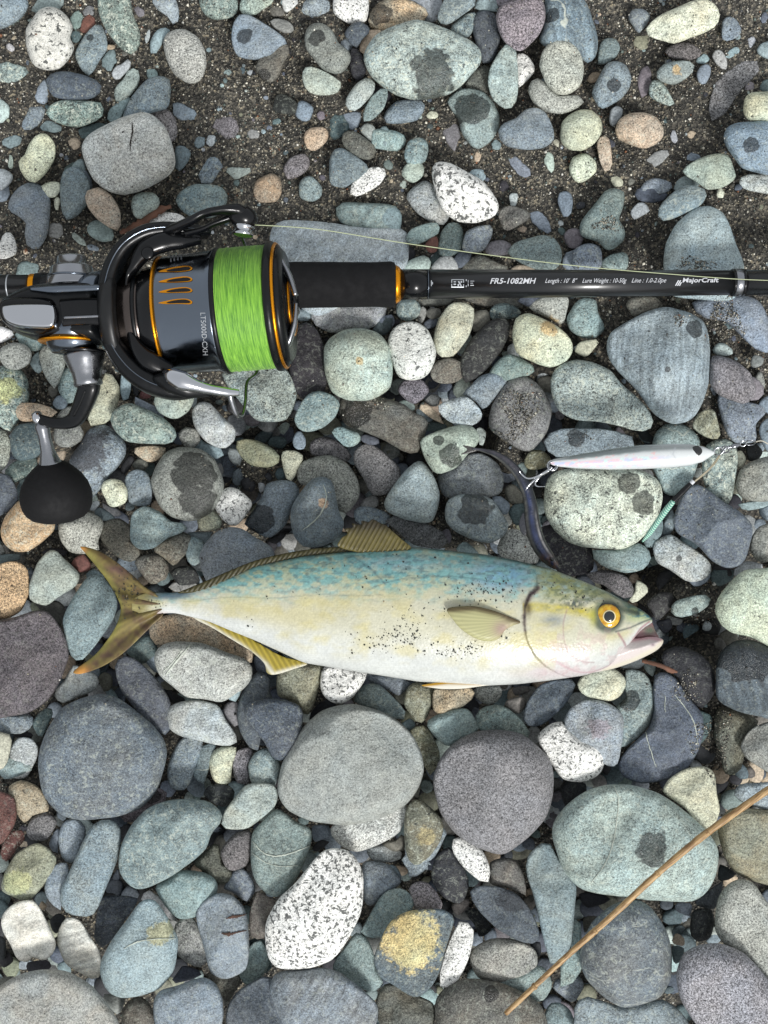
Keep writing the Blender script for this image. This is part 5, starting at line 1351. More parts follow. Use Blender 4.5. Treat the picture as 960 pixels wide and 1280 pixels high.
def fish_z(X, Y):
    t_, b_ = np.interp(X, _xs, FTs), np.interp(X, _xs, FBs); hh = (b_ - t_) / 2; v = np.clip((Y - (t_ + b_) / 2) / hh, -1, 1)
    T = S * hh * 0.92 * np.interp(X, [165, 218, 300, 450, 650, 760, 815], [.22, .30, .46, .56, .62, .62, .5])
    z = T * (1 - np.abs(v) ** 2.15) ** 0.56
    # gill cover stands proud behind the cheek
    gx_ = np.interp(Y, [733, 742, 756, 775, 795, 814, 829, 840, 846], [668, 657, 651, 650, 653, 663, 678, 697, 716])
    d = X - gx_
    z = z + np.where(d > 0, 0.0012 * np.exp(-d / 45.0), 0.0) * sstep(0.96, 0.6, np.abs(v)) * (X > 645)
    # brow over the eye and the mouth corner
    z = z - 0.0014 * np.exp(-((X - 755) / 17) ** 2 - ((Y - 768) / 16) ** 2)
    z = z + 0.0008 * np.exp(-(polydist([(730, 752), (760, 748), (795, 768)], X, Y) / 5.0) ** 2)
    return z
def fish_paint(X, Y):
    t_, b_ = np.interp(X, _xs, FTs), np.interp(X, _xs, FBs)
    back_edge = np.interp(X, [165, 218, 260, 330, 400, 480, 560, 640, 700, 760, 815], [752, 750, 746, 743, 740, 738, 742, 745, 738, 742, 772])
    n1 = fbm(X / 9, Y / 4.5, 0, 31, 5); n2 = fbm(X / 40, Y / 22, 0, 41, 4); n3 = fbm(X / 3.5, Y / 2.5, 0, 51, 3); n4 = fbm(X / 70, Y / 40, 0, 61, 3)
    white = lin((228, 232, 228)); cream = lin((224, 222, 196)); yel = lin((224, 214, 158)); teal = lin((134, 198, 196)); blue = lin((116, 184, 218)); dk = lin((66, 112, 128)); yg = lin((204, 212, 172))
    m = lambda a, b, f: a * (1 - f[:, None]) + b * f[:, None]
    C = np.broadcast_to(cream, (len(X), 3)).copy()
    C = m(C, np.broadcast_to(yel, C.shape), np.clip((n2 - .45) * 2.6, 0, .55))
    belly = sstep(0.55, 0.86, (Y - t_) / (b_ - t_)); C = m(C, np.broadcast_to(white, C.shape), belly * .95)
    tailw = sstep(330, 215, X); C = m(C, np.broadcast_to(white, C.shape), tailw * .6)
    # blue green back
    f = sstep(14, -24, Y - back_edge + (n1 - .5) * 30) * (.82 + .18 * n4)
    bcol = m(np.broadcast_to(teal, C.shape), np.broadcast_to(yg, C.shape), np.clip((n1 - .44) * 4.5, 0, .8))
    bcol = m(bcol, np.broadcast_to(blue, C.shape), np.clip(np.exp(-((X - 622) / 42) ** 2 - ((Y - 720) / 20) ** 2) * 1.3 + np.exp(-((X - 500) / 60) ** 2 - ((Y - 702) / 12) ** 2) * .6, 0, 1) * np.clip((n1 - .25) * 3, .2, 1))
    bcol = m(bcol, np.broadcast_to(dk, C.shape), np.clip((fbm(X / 7, Y / 2.6, 2, 77, 4) - .57) * 5, 0, .6))
    bcol = bcol * (0.78 + .44 * n3)[:, None]
    C = m(C, bcol, f * (X < 668) + f * .75 * (X >= 668) * sstep(-40, 0, 800 - X))
    # yellowish head top and the stripe through the eye
    hd = sstep(655, 690, X)
    C = m(C, np.broadcast_to(lin((176, 180, 112)), C.shape), hd * sstep(756, 735, Y) * np.clip(.5 + (n1 - .4) * 3, 0, .95))
    st = np.exp(-((polydist([(640, 757), (662, 755), (700, 758), (735, 765)], X, Y)) / 6.0) ** 4)
    C = m(C, np.broadcast_to(lin((222, 206, 70)), C.shape), st * np.clip(.65 + (n1 - .5), 0, 1) * (X > 648))
    sn = sstep(768, 790, X) * sstep(782, 770, Y)
    C = m(C, np.broadcast_to(lin((150, 176, 96)), C.shape), sn * .6); C = m(C, np.broadcast_to(lin((70, 130, 140)), C.shape), sn * np.clip((n1 - .42) * 5, 0, 1))
    sw = np.exp(-((X - 684) / 14) ** 2 - ((Y - 772) / 7) ** 2); C = m(C, np.broadcast_to(lin((132, 146, 158)), C.shape), sw * .8)
    sw = np.exp(-((X - 712) / 12) ** 2 - ((Y - 752) / 6) ** 2) * (fbm(X / 4, Y / 4, 0, 12, 3) > .5); C = m(C, np.broadcast_to(lin((44, 66, 82)), C.shape), sw * .9)
    # dark socket round the eye with a dark streak towards the nostril
    de = np.hypot(X - 755, (Y - 768) * 1.05)
    C = m(C, np.broadcast_to(lin((48, 74, 60)), C.shape), sstep(25, 17, de) * .85)
    C = m(C, np.broadcast_to(lin((40, 58, 48)), C.shape), np.exp(-(polydist([(765, 756), (780, 762), (795, 766)], X, Y) / 4.2) ** 2) * .9)
    C = m(C, np.broadcast_to(lin((214, 210, 90)), C.shape), np.exp(-((X - 735) / 5) ** 2 - ((Y - 768) / 12) ** 2) * .7)
    # gill slit and cheek lines
    d = polydist(GILL, X, Y); wdt = np.interp(Y, [735, 760, 800, 845], [3.2, 2.6, 1.2, .8])
    C = m(C, np.broadcast_to(lin((96, 70, 74)), C.shape), np.exp(-(d / (wdt * (.5 + fbm(X / 6, Y / 6, 0, 66, 3)))) ** 2) * np.interp(Y, [740, 790, 846], [.95, .75, .45]) * (.6 + .7 * fbm(X / 3, Y / 3, 0, 67, 2)))
    C = m(C, np.broadcast_to(lin((70, 50, 30)), C.shape), np.exp(-((X - 655) / 4) ** 2 - ((Y - 757) / 10) ** 2) * .8)
    d = polydist(catmull([(703, 758), (698, 775), (699, 795), (706, 812), (722, 823), (738, 825)], 6, False), X, Y)
    C = m(C, np.broadcast_to(lin((170, 130, 135)), C.shape), np.exp(-(d / .9) ** 2) * .55)
    d = polydist(catmull([(690, 822), (715, 836), (740, 838), (770, 826)], 6, False), X, Y)
    C = m(C, np.broadcast_to(lin((206, 160, 170)), C.shape), np.exp(-(d / 1.2) ** 2) * .6)
    C = m(C, np.broadcast_to(lin((222, 190, 196)), C.shape), np.exp(-((X - 700) / 60) ** 2 - ((Y - 838) / 9) ** 2) * .45)
    # jaw plate and lips
    d = polydist(catmull([(768, 789), (776, 800), (783, 810), (790, 800), (799, 786), (811, 777)], 6, False), X, Y)
    C = m(C, np.broadcast_to(lin((170, 116, 124)), C.shape), np.exp(-(d / 1.5) ** 2) * .8)
    d = polydist([(765, 787), (785, 783), (802, 777), (815, 773)], X, Y)
    C = m(C, np.broadcast_to(lin((60, 74, 80)), C.shape), np.exp(-(d / 1.3) ** 2) * .75)
    # fine line along the side, arched line near the head
    d = np.abs(Y - (back_edge + 2 + 1.2 * np.sin(X / 17))); C = m(C, np.broadcast_to(lin((110, 130, 130)), C.shape), np.exp(-(d / .7) ** 2) * .45 * (X < 480) * (X > 230))
    d = polydist(catmull([(460, 735), (490, 724), (530, 719), (580, 720), (640, 730)], 6, False), X, Y); C = m(C, np.broadcast_to(lin((70, 100, 110)), C.shape), np.exp(-(d / .8) ** 2) * .5)
    d = polydist([(442, 695), (462, 708), (482, 728)], X, Y); C = m(C, np.broadcast_to(lin((80, 110, 120)), C.shape), np.exp(-(d / 1.2) ** 2) * .5)
    # dark rim of the back, keel on the tail stalk
    rim = sstep(5, 0, Y - t_); C = m(C, np.broadcast_to(lin((40, 66, 58)), C.shape), rim * .85 * (X > 180))
    kl = np.exp(-((Y - np.interp(X, [165, 218, 260], [745, 745, 737])) / 5) ** 2) * sstep(265, 225, X); C = m(C, np.broadcast_to(lin((52, 88, 112)), C.shape), kl * .85)
    C = m(C, np.broadcast_to(lin((170, 160, 90)), C.shape), sstep(200, 172, X) * .7)
    C = m(C, np.broadcast_to(lin((214, 170, 168)), C.shape), np.exp(-((X - 195) / 16) ** 2 - ((Y - 768) / 4) ** 2) * .6)
    C = m(C, np.broadcast_to(lin((150, 140, 86)), C.shape), sstep(205, 174, X + (n1 - .5) * 22) * .95)
    C = m(C, np.broadcast_to(lin((224, 212, 140)), C.shape), np.clip((fbm(X / 24, Y / 15, 0, 141, 5) - .44) * 2.2, 0, .5) * sstep(.25, .45, (Y - t_) / (b_ - t_)) * sstep(.95, .75, (Y - t_) / (b_ - t_)) * (X < 690))
    C = m(C, np.broadcast_to(lin((120, 132, 96)), C.shape), hd * sstep(770, 745, Y) * np.clip((fbm(X / 5, Y / 3, 0, 171, 4) - .5) * 5, 0, .7))
    C = m(C, np.broadcast_to(lin((214, 176, 178)), C.shape), hd * sstep(770, 800, Y) * np.clip((fbm(X / 9, Y / 7, 0, 181, 4) - .5) * 4, 0, .35))
    lo = fbm(X / 26, Y / 16, 0, 131, 4); C = C * (0.90 + .2 * lo)[:, None]
    C = C * (0.86 + .28 * fbm(X / 1.8, Y / 1.8, 0, 91, 2))[:, None]
    # rows of fine scales
    sc = np.sin((X + Y * .6) * 1.9) * np.sin((X - Y * .6) * 1.9); C = C * (1 + .05 * sc * sstep(670, 640, X))[:, None]
    return C * .69

FISH_MAT = attr_mat("fish_skin", 0.33, 0.5, 0.32, 820, 0.25)
FIN_MAT = attr_mat("fish_fin", 0.45, 0.4, 0.0)
nu, nv = 700, 300
us = np.concatenate([np.linspace(165, 815, nu)])
rings = []; TX = []; TY = []
th = np.linspace(0, 2 * math.pi, nv, endpoint=False)
for x in us:
    t_, b_ = np.interp(x, _xs, FTs), np.interp(x, _xs, FBs); hh = (b_ - t_) / 2; cy = (t_ + b_) / 2
    e = 1.0
    Y = cy - hh * np.cos(th); Xr = np.full(nv, x)
    z = fish_z(Xr, Y) * math.sqrt(min(max((x - 164) / 26.0, 0.02), 1.0)); z = np.where(np.sin(th) >= 0, z, -z * .8)
    rings.append(PA(Xr, Y, FZ + z) * 1.0); TX.append(Xr); TY.append(Y)
# the outline is met at the height of the mid plane, so undo the perspective of the dome
V = np.concatenate(rings); TX = np.concatenate(TX); TY = np.concatenate(TY)
base = PA(TX, TY, np.full(len(TX), FZ)); V[:, :2] = base[:, :2]
C = fish_paint(TX, TY)
F = grid_faces(nu, nv)[:, ::-1]; F = [tuple(f) for f in F.tolist()]
F.append(tuple(range(nv))); k0 = (nu - 1) * nv; F.append(tuple(range(k0 + nv - 1, k0 - 1, -1)))
def FP(x, y):
    """world point on the upper flank of the fish"""
    X = np.atleast_1d(np.asarray(x, float)); Y = np.atleast_1d(np.asarray(y, float)); b = PA(X, Y, np.full(X.shape, FZ)); b[:, 2] = FZ + fish_z(X, Y); return b
def on_fish(VF, X, Y, lift):
    V, F = VF; b = FP(X, Y); n = len(X) // 2; th_ = V[:n, 2] - V[n:, 2]
    V2 = b.copy(); V2[:n, 2] += lift[:n] + th_; V2[n:, 2] += lift[n:] - .0004; return V2, F
fish = root("fish", P(480, 770, FZ), "large fish with a blue green back, cream belly and yellow eye lying on the stones", "fish")
part("body", (V, F), FISH_MAT, fish, colors=C)

def fin_sheet(name, poly, z, colf, th=0.0008, onf=False, lift=0.001, edge=5.0, sp=1.6, zf=None, m=FIN_MAT, par=None, label=None):
    vf, X, Y = sheet(poly, sp, zf or (lambda a, b: z + 0 * a), th, 6, edge)
    if onf: vf = on_fish(vf, X, Y, lift(X, Y) if callable(lift) else lift + 0 * X)
    return part(name, vf, m, par or fish, colors=colf(X, Y), label=label)
def rays(X, Y, ox, oy, n, amp):
    a = np.arctan2(Y - oy, X - ox) * n; return 1 + amp * np.sin(a * 6.283)
def tail_col(X, Y):
    a = lin((112, 100, 56)); b = lin((84, 64, 50)); o = lin((176, 122, 56)); yl = lin((122, 118, 58))
    d = polydist([(146, 770), (150, 757), (140, 735), (120, 706)], X, Y); n = fbm(X / 9, Y / 9, 0, 5, 3)
    C = a + (b - a) * np.clip((n - .35) * 2.5, 0, 1)[:, None]
    e = np.exp(-(polydist([(112, 694), (140, 730), (151, 757), (148, 780), (130, 808), (96, 838)], X, Y) / 5) ** 2); C = C + (yl - C) * (e * .8)[:, None]
    t1 = np.exp(-(np.hypot(X - 100, Y - 839) / 10) ** 2); t2 = np.exp(-(np.hypot(X - 103, Y - 685) / 6) ** 2); C = C + (o - C) * np.clip(t1 + t2 * .8, 0, 1)[:, None]
    m_ = np.exp(-((X - 150) / 14) ** 2 - ((Y - 712) / 10) ** 2); C = C + (lin((110, 78, 82)) - C) * (m_ * .5)[:, None]
    return C * rays(X, Y, 200, 757, 7.5, .16)[:, None] * (0.85 + .3 * fbm(X / 2, Y / 2, 0, 8, 2))[:, None]
zt = lambda X, Y: 0.037 + 0.006 * sstep(110, 190, X) + 0.0012 * np.sin(np.arctan2(Y - 757, X - 215) * 14)
fin_sheet("tail_fin", [(196, 744), (180, 733), (165, 718), (142, 700), (122, 688), (101, 683), (107, 692), (122, 710), (137, 730), (147, 748), (151, 762), (146, 780), (134, 800), (117, 820),
          (92, 839), (103, 842), (128, 833), (152, 818), (172, 800), (190, 782), (204, 768)], .04, tail_col, zf=zt, th=.0013)
def dors_col(X, Y):
    C = np.broadcast_to(lin((58, 54, 26)), (len(X), 3)); s = 1 + .25 * np.sin((X + Y * .7) * 1.15); return C * s[:, None] * (0.6 + .8 * fbm(X / 4, Y / 4, 0, 3, 3))[:, None]
lowfin = [(430, 683), (400, 685), (370, 689), (340, 695), (315, 702), (290, 712), (262, 724), (236, 735), (222, 741), (238, 741), (262, 736), (290, 724), (320, 711), (345, 704), (380, 697), (430, 691), (450, 690), (450, 682)]
fin_sheet("dorsal_fin", lowfin, .046, dors_col, th=.0012, edge=3, zf=lambda X, Y: .0445 + .002 * np.sin((X + Y * .7) * 1.15) * .15)
def dors2(X, Y):
    C = lin((92, 84, 44)) + (lin((48, 42, 24)) - lin((92, 84, 44))) * sstep(675, 655, Y)[:, None]
    s = (1 + .3 * np.sin((X * 1.0 + (Y - 685) * .55) * 1.05 + 1.5 * fbm(X / 12, Y / 12, 0, 14, 2))) * (.7 + .6 * fbm(X / 4, Y / 4, 0, 24, 3)); return C * s[:, None]
fin_sheet("dorsal_fin", [(424, 684), (427, 673), (434, 667), (431, 661), (441, 659), (440, 654), (451, 656), (452, 651), (461, 652), (466, 649), (476, 654), (483, 657), (491, 664), (502, 674), (514, 685), (500, 690), (460, 692)], .05, dors2, th=.001, zf=lambda X, Y: .047 + .0004 * np.sin((X + (Y - 685) * .55) * 1.05))
def anal_col(X, Y):
    C = np.broadcast_to(lin((150, 134, 48)), (len(X), 3)); s = 1 + .3 * np.sin((X * .9 - (Y - 800) * .5) * 1.0)
    C = C * s[:, None]; d = polydist([(240, 770), (300, 806), (332, 830), (342, 843), (385, 832)], X, Y); return C + (lin((206, 206, 196)) - C) * (np.exp(-(d / 3.2) ** 2) * .8)[:, None]
fin_sheet("anal_fin", [(236, 766), (262, 774), (292, 787), (320, 802), (352, 820), (384, 829), (368, 836), (345, 843), (334, 841), (330, 829), (315, 815), (294, 802), (264, 784), (246, 775)], .042, anal_col, th=.001, zf=lambda X, Y: .040 + .0003 * np.sin(X * .9 - (Y - 800) * .5))
def pelv_col(X, Y): return lin((200, 196, 182)) + (lin((196, 160, 90)) - lin((226, 222, 206))) * np.exp(-(polydist([(528, 857), (560, 853), (600, 854)], X, Y) / 2.2) ** 2)[:, None]
fin_sheet("pelvic_fin", [(527, 857), (540, 854), (560, 852), (600, 852), (625, 854), (600, 858), (575, 861), (550, 861)], .045, pelv_col, zf=lambda X, Y: .046 + 0 * X, sp=1.2)
def pect_col(X, Y):
    d = polydist([(558, 757), (590, 755), (620, 762), (643, 773)], X, Y)
    C = lin((164, 162, 118)) + (lin((92, 80, 54)) - lin((164, 162, 118))) * np.exp(-(d / 4.5) ** 2)[:, None]
    C = C * (1 + .16 * np.sin(np.arctan2(Y - 772, X - 650) * 95))[:, None]
    q = np.exp(-((X - 622) / 11) ** 2 - ((Y - 781) / 10) ** 2); return C + (lin((150, 118, 122)) - C) * (q * .7)[:, None]
fin_sheet("pectoral_fin", [(556, 757), (572, 753.5), (592, 754), (612, 759), (630, 766), (645, 773), (636, 777), (626, 783), (618, 793), (605, 796), (590, 792), (573, 781), (562, 768)], 0, pect_col, onf=True, lift=lambda X, Y: .0006 + .0022 * sstep(640, 575, X), th=.001, sp=1.3)
# eye
EYEC = FP(755, 768)[0]
def disc(name, r_px, h, lift, m, parent, rin=None, dx=0, dy=0):
    a = EYEC + np.array([dx, dy, lift]); r = R(r_px, .06)
    prof = [(0, r * 1.0), (.35, r * .99), (.7, r * .86), (.9, r * .6), (1, r * .02)]
    return part(name, lathe(a, a + np.array([0, 0, h]), prof, 40), m, parent)
IR = NT("fish_iris"); tc = IR.n("TexCoord").outputs['Object']; IR.L(IR.mix(IR.ramp(IR.noise(tc, 500, 4), .35, .65), tuple(lin((176, 122, 14))), tuple(lin((206, 172, 48)))), IR.b.inputs['Base Color']); IR.b.inputs['Roughness'].default_value = .15; IR.b.inputs['Coat Weight'].default_value = .4
eye = disc("eye", 16.9, .0011, .0002, simple("eye_rim", (44, 40, 22), .3, coat=.6), fish)
disc("iris", 15.4, .0016, .0006, IR.m, eye)
disc("iris_ring", 8.3, .0006, .00195, simple("iris_pale", (228, 214, 170), .2, coat=.4), eye, dx=R(1, .06))
disc("pupil", 7.0, .0008, .0021, simple("pupil", (16, 20, 24), .05, coat=.9), eye, dx=R(1, .06))
# open mouth: dark inside and the lower jaw
def jaw_col(X, Y):
    C = np.broadcast_to(lin((196, 186, 182)), (len(X), 3)).copy()
    d = polydist([(776, 794), (795, 799), (812, 797), (827, 800)], X, Y); C = C + (lin((190, 140, 150)) - C) * (np.exp(-(d / 2.5) ** 2) * .8)[:, None]
    d = np.hypot((X - 816) / 1.6, Y - 806); C = C + (lin((80, 44, 70)) - C) * (np.exp(-(d / 1.6) ** 2) * .8)[:, None]
    d = polydist([(829, 801), (820, 811), (790, 826), (755, 838)], X, Y); return C + (lin((206, 204, 170)) - C) * (np.exp(-(d / 3) ** 2) * .5)[:, None]
fin_sheet("lower_jaw", [(748, 800), (770, 790), (782, 796), (797, 798), (812, 796), (826, 798), (829, 803), (822, 812), (806, 821), (785, 830), (762, 837), (738, 841), (728, 836), (735, 815)], 0, jaw_col, th=.0120, edge=14, zf=lambda X, Y: FZ - .0012 + 0 * X, m=FISH_MAT, sp=1.5)
def mouth_col(X, Y):
    C = np.broadcast_to(lin((134, 96, 100)), (len(X), 3)); d = np.hypot((X - 812) / 9, (Y - 788) / 6); return C + (lin((84, 94, 76)) - C) * np.exp(-d ** 2)[:, None]
fin_sheet("mouth_lining", [(778, 798), (786, 790), (797, 781), (810, 776), (815, 778), (819, 788), (824, 799), (812, 800), (795, 802)], 0, mouth_col, th=.004, edge=6, zf=lambda X, Y: FZ - .004 + 0 * X, m=FISH_MAT, sp=1.5)
# the black sand that sticks to its skin
g = np.random.default_rng(12)
CL = [(505, 790, 26, 16, 110), (560, 808, 28, 8, 55), (585, 805, 14, 9, 30), (487, 798, 12, 14, 26), (590, 735, 32, 14, 70), (628, 735, 25, 14, 40), (520, 765, 45, 20, 35), (165, 742, 18, 22, 95), (155, 715, 20, 20, 40),
      (440, 795, 14, 14, 16), (316, 776, 7, 8, 6), (465, 800, 10, 10, 20), (720, 750, 22, 12, 35), (625, 785, 12, 9, 14), (200, 755, 15, 10, 22), (480, 705, 90, 18, 26), (400, 740, 120, 12, 16), (690, 728, 25, 12, 20)]
xs, ys = [], []
for cx_, cy_, rx, ry, n_ in CL:
    xs.append(cx_ + g.normal(0, rx * .6, n_)); ys.append(cy_ + g.normal(0, ry * .6, n_))
xs = np.concatenate(xs); ys = np.concatenate(ys); t_, b_ = np.interp(xs, _xs, FTs), np.interp(xs, _xs, FBs)
ontail = xs < 172; ok = (ontail & (np.abs(ys - 740) < 40) & (xs > 128)) | ((ys > t_ + 3) & (ys < b_ - 4) & ~ontail); xs, ys = xs[ok], ys[ok]; ontail = ontail[ok]
b = FP(xs, ys); b[ontail, 2] = zt(xs[ontail], ys[ontail]) + .0008
rad = np.clip(g.lognormal(-.15, .38, len(xs)), .45, 1.9) * S * .9
k = (H - b[:, 2]) / H; sx = b[:, 0] / (S * k) + 480; sy = 640 - b[:, 1] / (S * k)
Vg, Fg, Cg = grain_mesh("", sx, sy, b[:, 2] + rad * .2, rad, lin(np.where(g.random((len(xs), 1)) < .86, np.array([[40, 42, 40]]), np.array([[84, 76, 60]])) * g.uniform(.6, 1.7, (len(xs), 1))), "", None)
o = part("sand_specks", (Vg, [tuple(f) for f in Fg.tolist()]), MAT_GRAIN, fish, smooth=False, colors=Cg); o['kind'] = 'stuff'

# ------------------------------------------------------------------ small dark fish
def bait_z(i, n): return .024 + .014 * math.sin(i / n * math.pi)
bp = [(590, 561, .034), (604, 563, .034), (620, 568, .035), (636, 579, .035), (649, 594, .034), (658, 611, .033), (663, 630, .032), (665, 648, .031), (668, 665, .031), (674, 681, .031), (684, 696, .031), (696, 709, .030)]
small = root("small_fish", P(660, 630, .03), "small slender dark blue fish curved between the stones above the large fish", "fish")
c = path(bp, 8); r = interp([1.2, 2.2, 4.2, 5.6, 6.6, 7.4, 8.2, 9.2, 9.8, 9.6, 9.0, 4.0], len(c)) * S * .95
Vs, Fs = sweep(c, r, r * .95, 24)
kk = (H - Vs[:, 2]) / H; sx = Vs[:, 0] / (S * kk) + 480; sy = 640 - Vs[:, 1] / (S * kk)
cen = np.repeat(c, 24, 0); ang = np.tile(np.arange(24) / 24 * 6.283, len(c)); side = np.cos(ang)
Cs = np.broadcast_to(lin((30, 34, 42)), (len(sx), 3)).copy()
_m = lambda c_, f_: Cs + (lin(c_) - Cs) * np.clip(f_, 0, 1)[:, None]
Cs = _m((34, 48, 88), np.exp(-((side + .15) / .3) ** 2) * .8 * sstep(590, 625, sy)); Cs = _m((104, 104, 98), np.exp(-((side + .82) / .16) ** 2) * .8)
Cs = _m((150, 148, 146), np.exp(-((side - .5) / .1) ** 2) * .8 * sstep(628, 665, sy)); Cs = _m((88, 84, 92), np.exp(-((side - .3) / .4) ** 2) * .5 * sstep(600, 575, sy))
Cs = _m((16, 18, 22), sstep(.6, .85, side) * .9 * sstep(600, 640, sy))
Cs = Cs * (.25 + 1.3 * fbm(sx / 3, sy / 3, 0, 4, 4))[:, None]; hd_ = sstep(688, 700, sy); Cs = Cs + (lin((92, 70, 62)) - Cs) * (hd_ * np.clip((fbm(sx / 3, sy / 3, 0, 9, 3) - .4) * 4, 0, .8))[:, None]
BM = attr_mat("small_fish_skin", .34, .5, .35, 1300, .15)
part("body", (Vs, Fs), BM, small, colors=Cs)
fin_sheet("tail_fin", [(598, 562), (588, 558), (578, 557), (584, 562), (576, 568), (588, 566)], .034, lambda X, Y: np.broadcast_to(lin((60, 58, 56)), (len(X), 3)), th=.0006, m=BM, par=small, sp=1.2)
fin_sheet("anal_fin", [(655, 640), (649, 652), (650, 662), (656, 670), (661, 660), (659, 648)], .031, lambda X, Y: np.broadcast_to(lin((46, 48, 54)), (len(X), 3)), th=.0006, m=BM, par=small, sp=1.3)
e_ = np.array(P(690, 699, .0345)); part("eye", lathe(e_, e_ + np.array([0, 0, .0008]), [(0, .0009), (.6, .0008), (1, .0001)], 16), simple("small_eye", (20, 20, 22), .1, coat=.8), small)

# ------------------------------------------------------------------ materials for tackle
BLK = simple("gloss_black", (9, 10, 12), .2, coat=.12, grain=.03)
BLK2 = simple("satin_black", (10, 12, 14), .3, coat=.0, grain=.05)
CHR = simple("chrome", (196, 198, 202), .10, metal=1.0)
STEEL = simple("brushed_steel", (150, 152, 156), .24, metal=1.0, grain=.08)
MATB = simple("matte_black", (11, 12, 13), .42, grain=.05)
GUN = simple("gunmetal", (112, 120, 130), .17, metal=1.0, grain=.04)
GOLD = simple("orange_gold", (224, 146, 22), .25, metal=.85)
EVA = simple("foam_grip", (13, 13, 15), .85, grain=.7, gscale=2600, var=.12)
KNOB = simple("knob_foam", (10, 10, 12), .72, grain=.4, gscale=4000, var=.1)
for _m in (BLK, BLK2, EVA, KNOB): _m.node_tree.nodes["Principled BSDF"].inputs["Specular IOR Level"].default_value = .32
WHITE = simple("white_print", (196, 198, 202), .5)
SILV = simple("silver_print", (170, 174, 178), .35, metal=.5)

# ------------------------------------------------------------------ rod
RZ = .036
def ry(x): return 358.3 - (x - 0) * .0055
def RP(x, dz=0): return P(x, ry(x), RZ + dz)
rod = root("fishing_rod", RP(480), "black fishing rod with a foam grip and white printed lettering lying across the stones", "fishing rod")
def rodseg(name, x0, x1, prof, m, parent=None, seg=64, label=None):
    return part(name, lathe(RP(x0), RP(x1), [(t, R(r, RZ)) for t, r in prof], seg), m, parent or rod, label=label)
CARB = NT("blank_lacquer"); tc = CARB.n("TexCoord").outputs['Object']; wv = CARB.n("TexWave", wave_type='BANDS', bands_direction='X', i_Scale=900.0, i_Distortion=.6); CARB.L(tc, wv.inputs['Vector'])
CARB.L(CARB.mix(CARB.ramp(wv.outputs['Fac'], .2, .8), tuple(lin((12, 13, 14))), tuple(lin((26, 27, 29)))), CARB.b.inputs['Base Color']); CARB.b.inputs['Roughness'].default_value = .28; CARB.b.inputs['Coat Weight'].default_value = .25; CARB.b.inputs['Coat Roughness'].default_value = .12
rodseg("rear_blank", -260, 38, [(0, 14), (1, 14.5)], CARB.m)
rodseg("winding_ring", 11, 12.6, [(0, 14.9), (1, 14.9)], SILV)
rodseg("winding_ring", 38, 46, [(0, 15), (.2, 15.8), (.8, 15.8), (1, 15)], GOLD, label="orange ring")
rodseg("reel_seat", 45.5, 356, [(0, 16.5), (.1, 17), (.5, 17.5), (.9, 21), (1, 22)], BLK2)
grip = rodseg("foam_grip", 352, 494.5, [(0, 25), (.02, 27.5), (.1, 28.6), (.5, 28), (.8, 27.5), (.96, 28.4), (.99, 27), (1, 24)], EVA)
rodseg("winding_ring", 494, 501, [(0, 23), (.15, 24), (.75, 21.5), (1, 19.5)], GOLD, label="orange ring")
rodseg("front_ferrule", 500.5, 535, [(0, 18.8), (1, 18.5)], BLK)
rodseg("winding_ring", 534.6, 535.6, [(0, 18.7), (1, 18.7)], GUN)
rodseg("front_blank", 535.5, 917, [(0, 18.3), (1, 15.4)], CARB.m)
rodseg("silver_band", 916.5, 926.5, [(0, 16.4), (.1, 17.2), (.9, 17.2), (1, 16.4)], STEEL)
rodseg("collar", 914, 917, [(0, 16.8), (1, 17.4)], BLK); rodseg("collar", 926, 930, [(0, 17.4), (1, 16.4)], BLK)
rodseg("upper_blank", 929.5, 1300, [(0, 15.8), (1, 13)], simple("upper_lacquer", (20, 21, 23), .3, coat=.2, grain=.05))
for i_ in range(3): pass
dg = bpy.context.evaluated_depsgraph_get()
def text_mesh(s, size, shear=0.0, space=1.0, bold=0.0):
    cu = bpy.data.curves.new("lettering", 'FONT'); cu.body = s; cu.size = size; cu.shear = shear; cu.space_character = space
    cu.resolution_u = 3; cu.extrude = 0.0; cu.offset = bold
    o = bpy.data.objects.new("lettering", cu); COL.objects.link(o); bpy.context.view_layer.update()
    me = bpy.data.meshes.new_from_object(o.evaluated_get(bpy.context.evaluated_depsgraph_get()))
    bm = bmesh.new(); bm.from_mesh(me); bmesh.ops.triangulate(bm, faces=bm.faces[:])
    bmesh.ops.subdivide_edges(bm, edges=[e for e in bm.edges if e.calc_length() > size * .25], cuts=1)
    bmesh.ops.triangulate(bm, faces=bm.faces[:])
    V = np.array([tuple(v.co) for v in bm.verts]); F = [tuple(v.index for v in f.verts) for f in bm.faces]
    bm.free(); bpy.data.objects.remove(o); return V, F
def rod_text(s, x0, x1, hgt, yoff=0.0, shear=0.0, m=WHITE, bold=0.0, rr=None):
    """lettering from photo x0 to x1, hgt px tall, wrapped on the blank"""
    V, F = text_mesh(s, 1.0, shear, 1.0, bold)
    w0, w1 = V[:, 0].min(), V[:, 0].max(); cap = .72
    X = x0 + (V[:, 0] - w0) / (w1 - w0) * (x1 - x0); dy = (V[:, 1] / cap - .5) * hgt - yoff
    rad = np.interp(X, [535, 917], [18.3, 15.4]) + .35 if rr is None else rr
    z = np.sqrt(np.maximum(rad ** 2 - dy ** 2, 1))
    W = PA(X, np.array([ry(x) for x in X]), np.full(len(X), RZ)); u = R(1.0, RZ)
    W[:, 1] += dy * u; W[:, 2] += z * u
    return part("lettering", (W, F), m, rod, smooth=False)
rod_text("FR5-1082MH", 611, 668, 7.0, -.5, .28, WHITE, .015)
rod_text("Length : 10'  8\"", 679, 719, 5.6, -.5, .45)
rod_text("Lure Weight : 10-50g", 725, 780, 5.6, -.5, .45)
rod_text("Line : 1.0-2.0pe", 786, 829, 5.6, -.5, .45)
rod_text("MajorCraft", 849, 894, 5.6, -.5, .18, WHITE, .02)
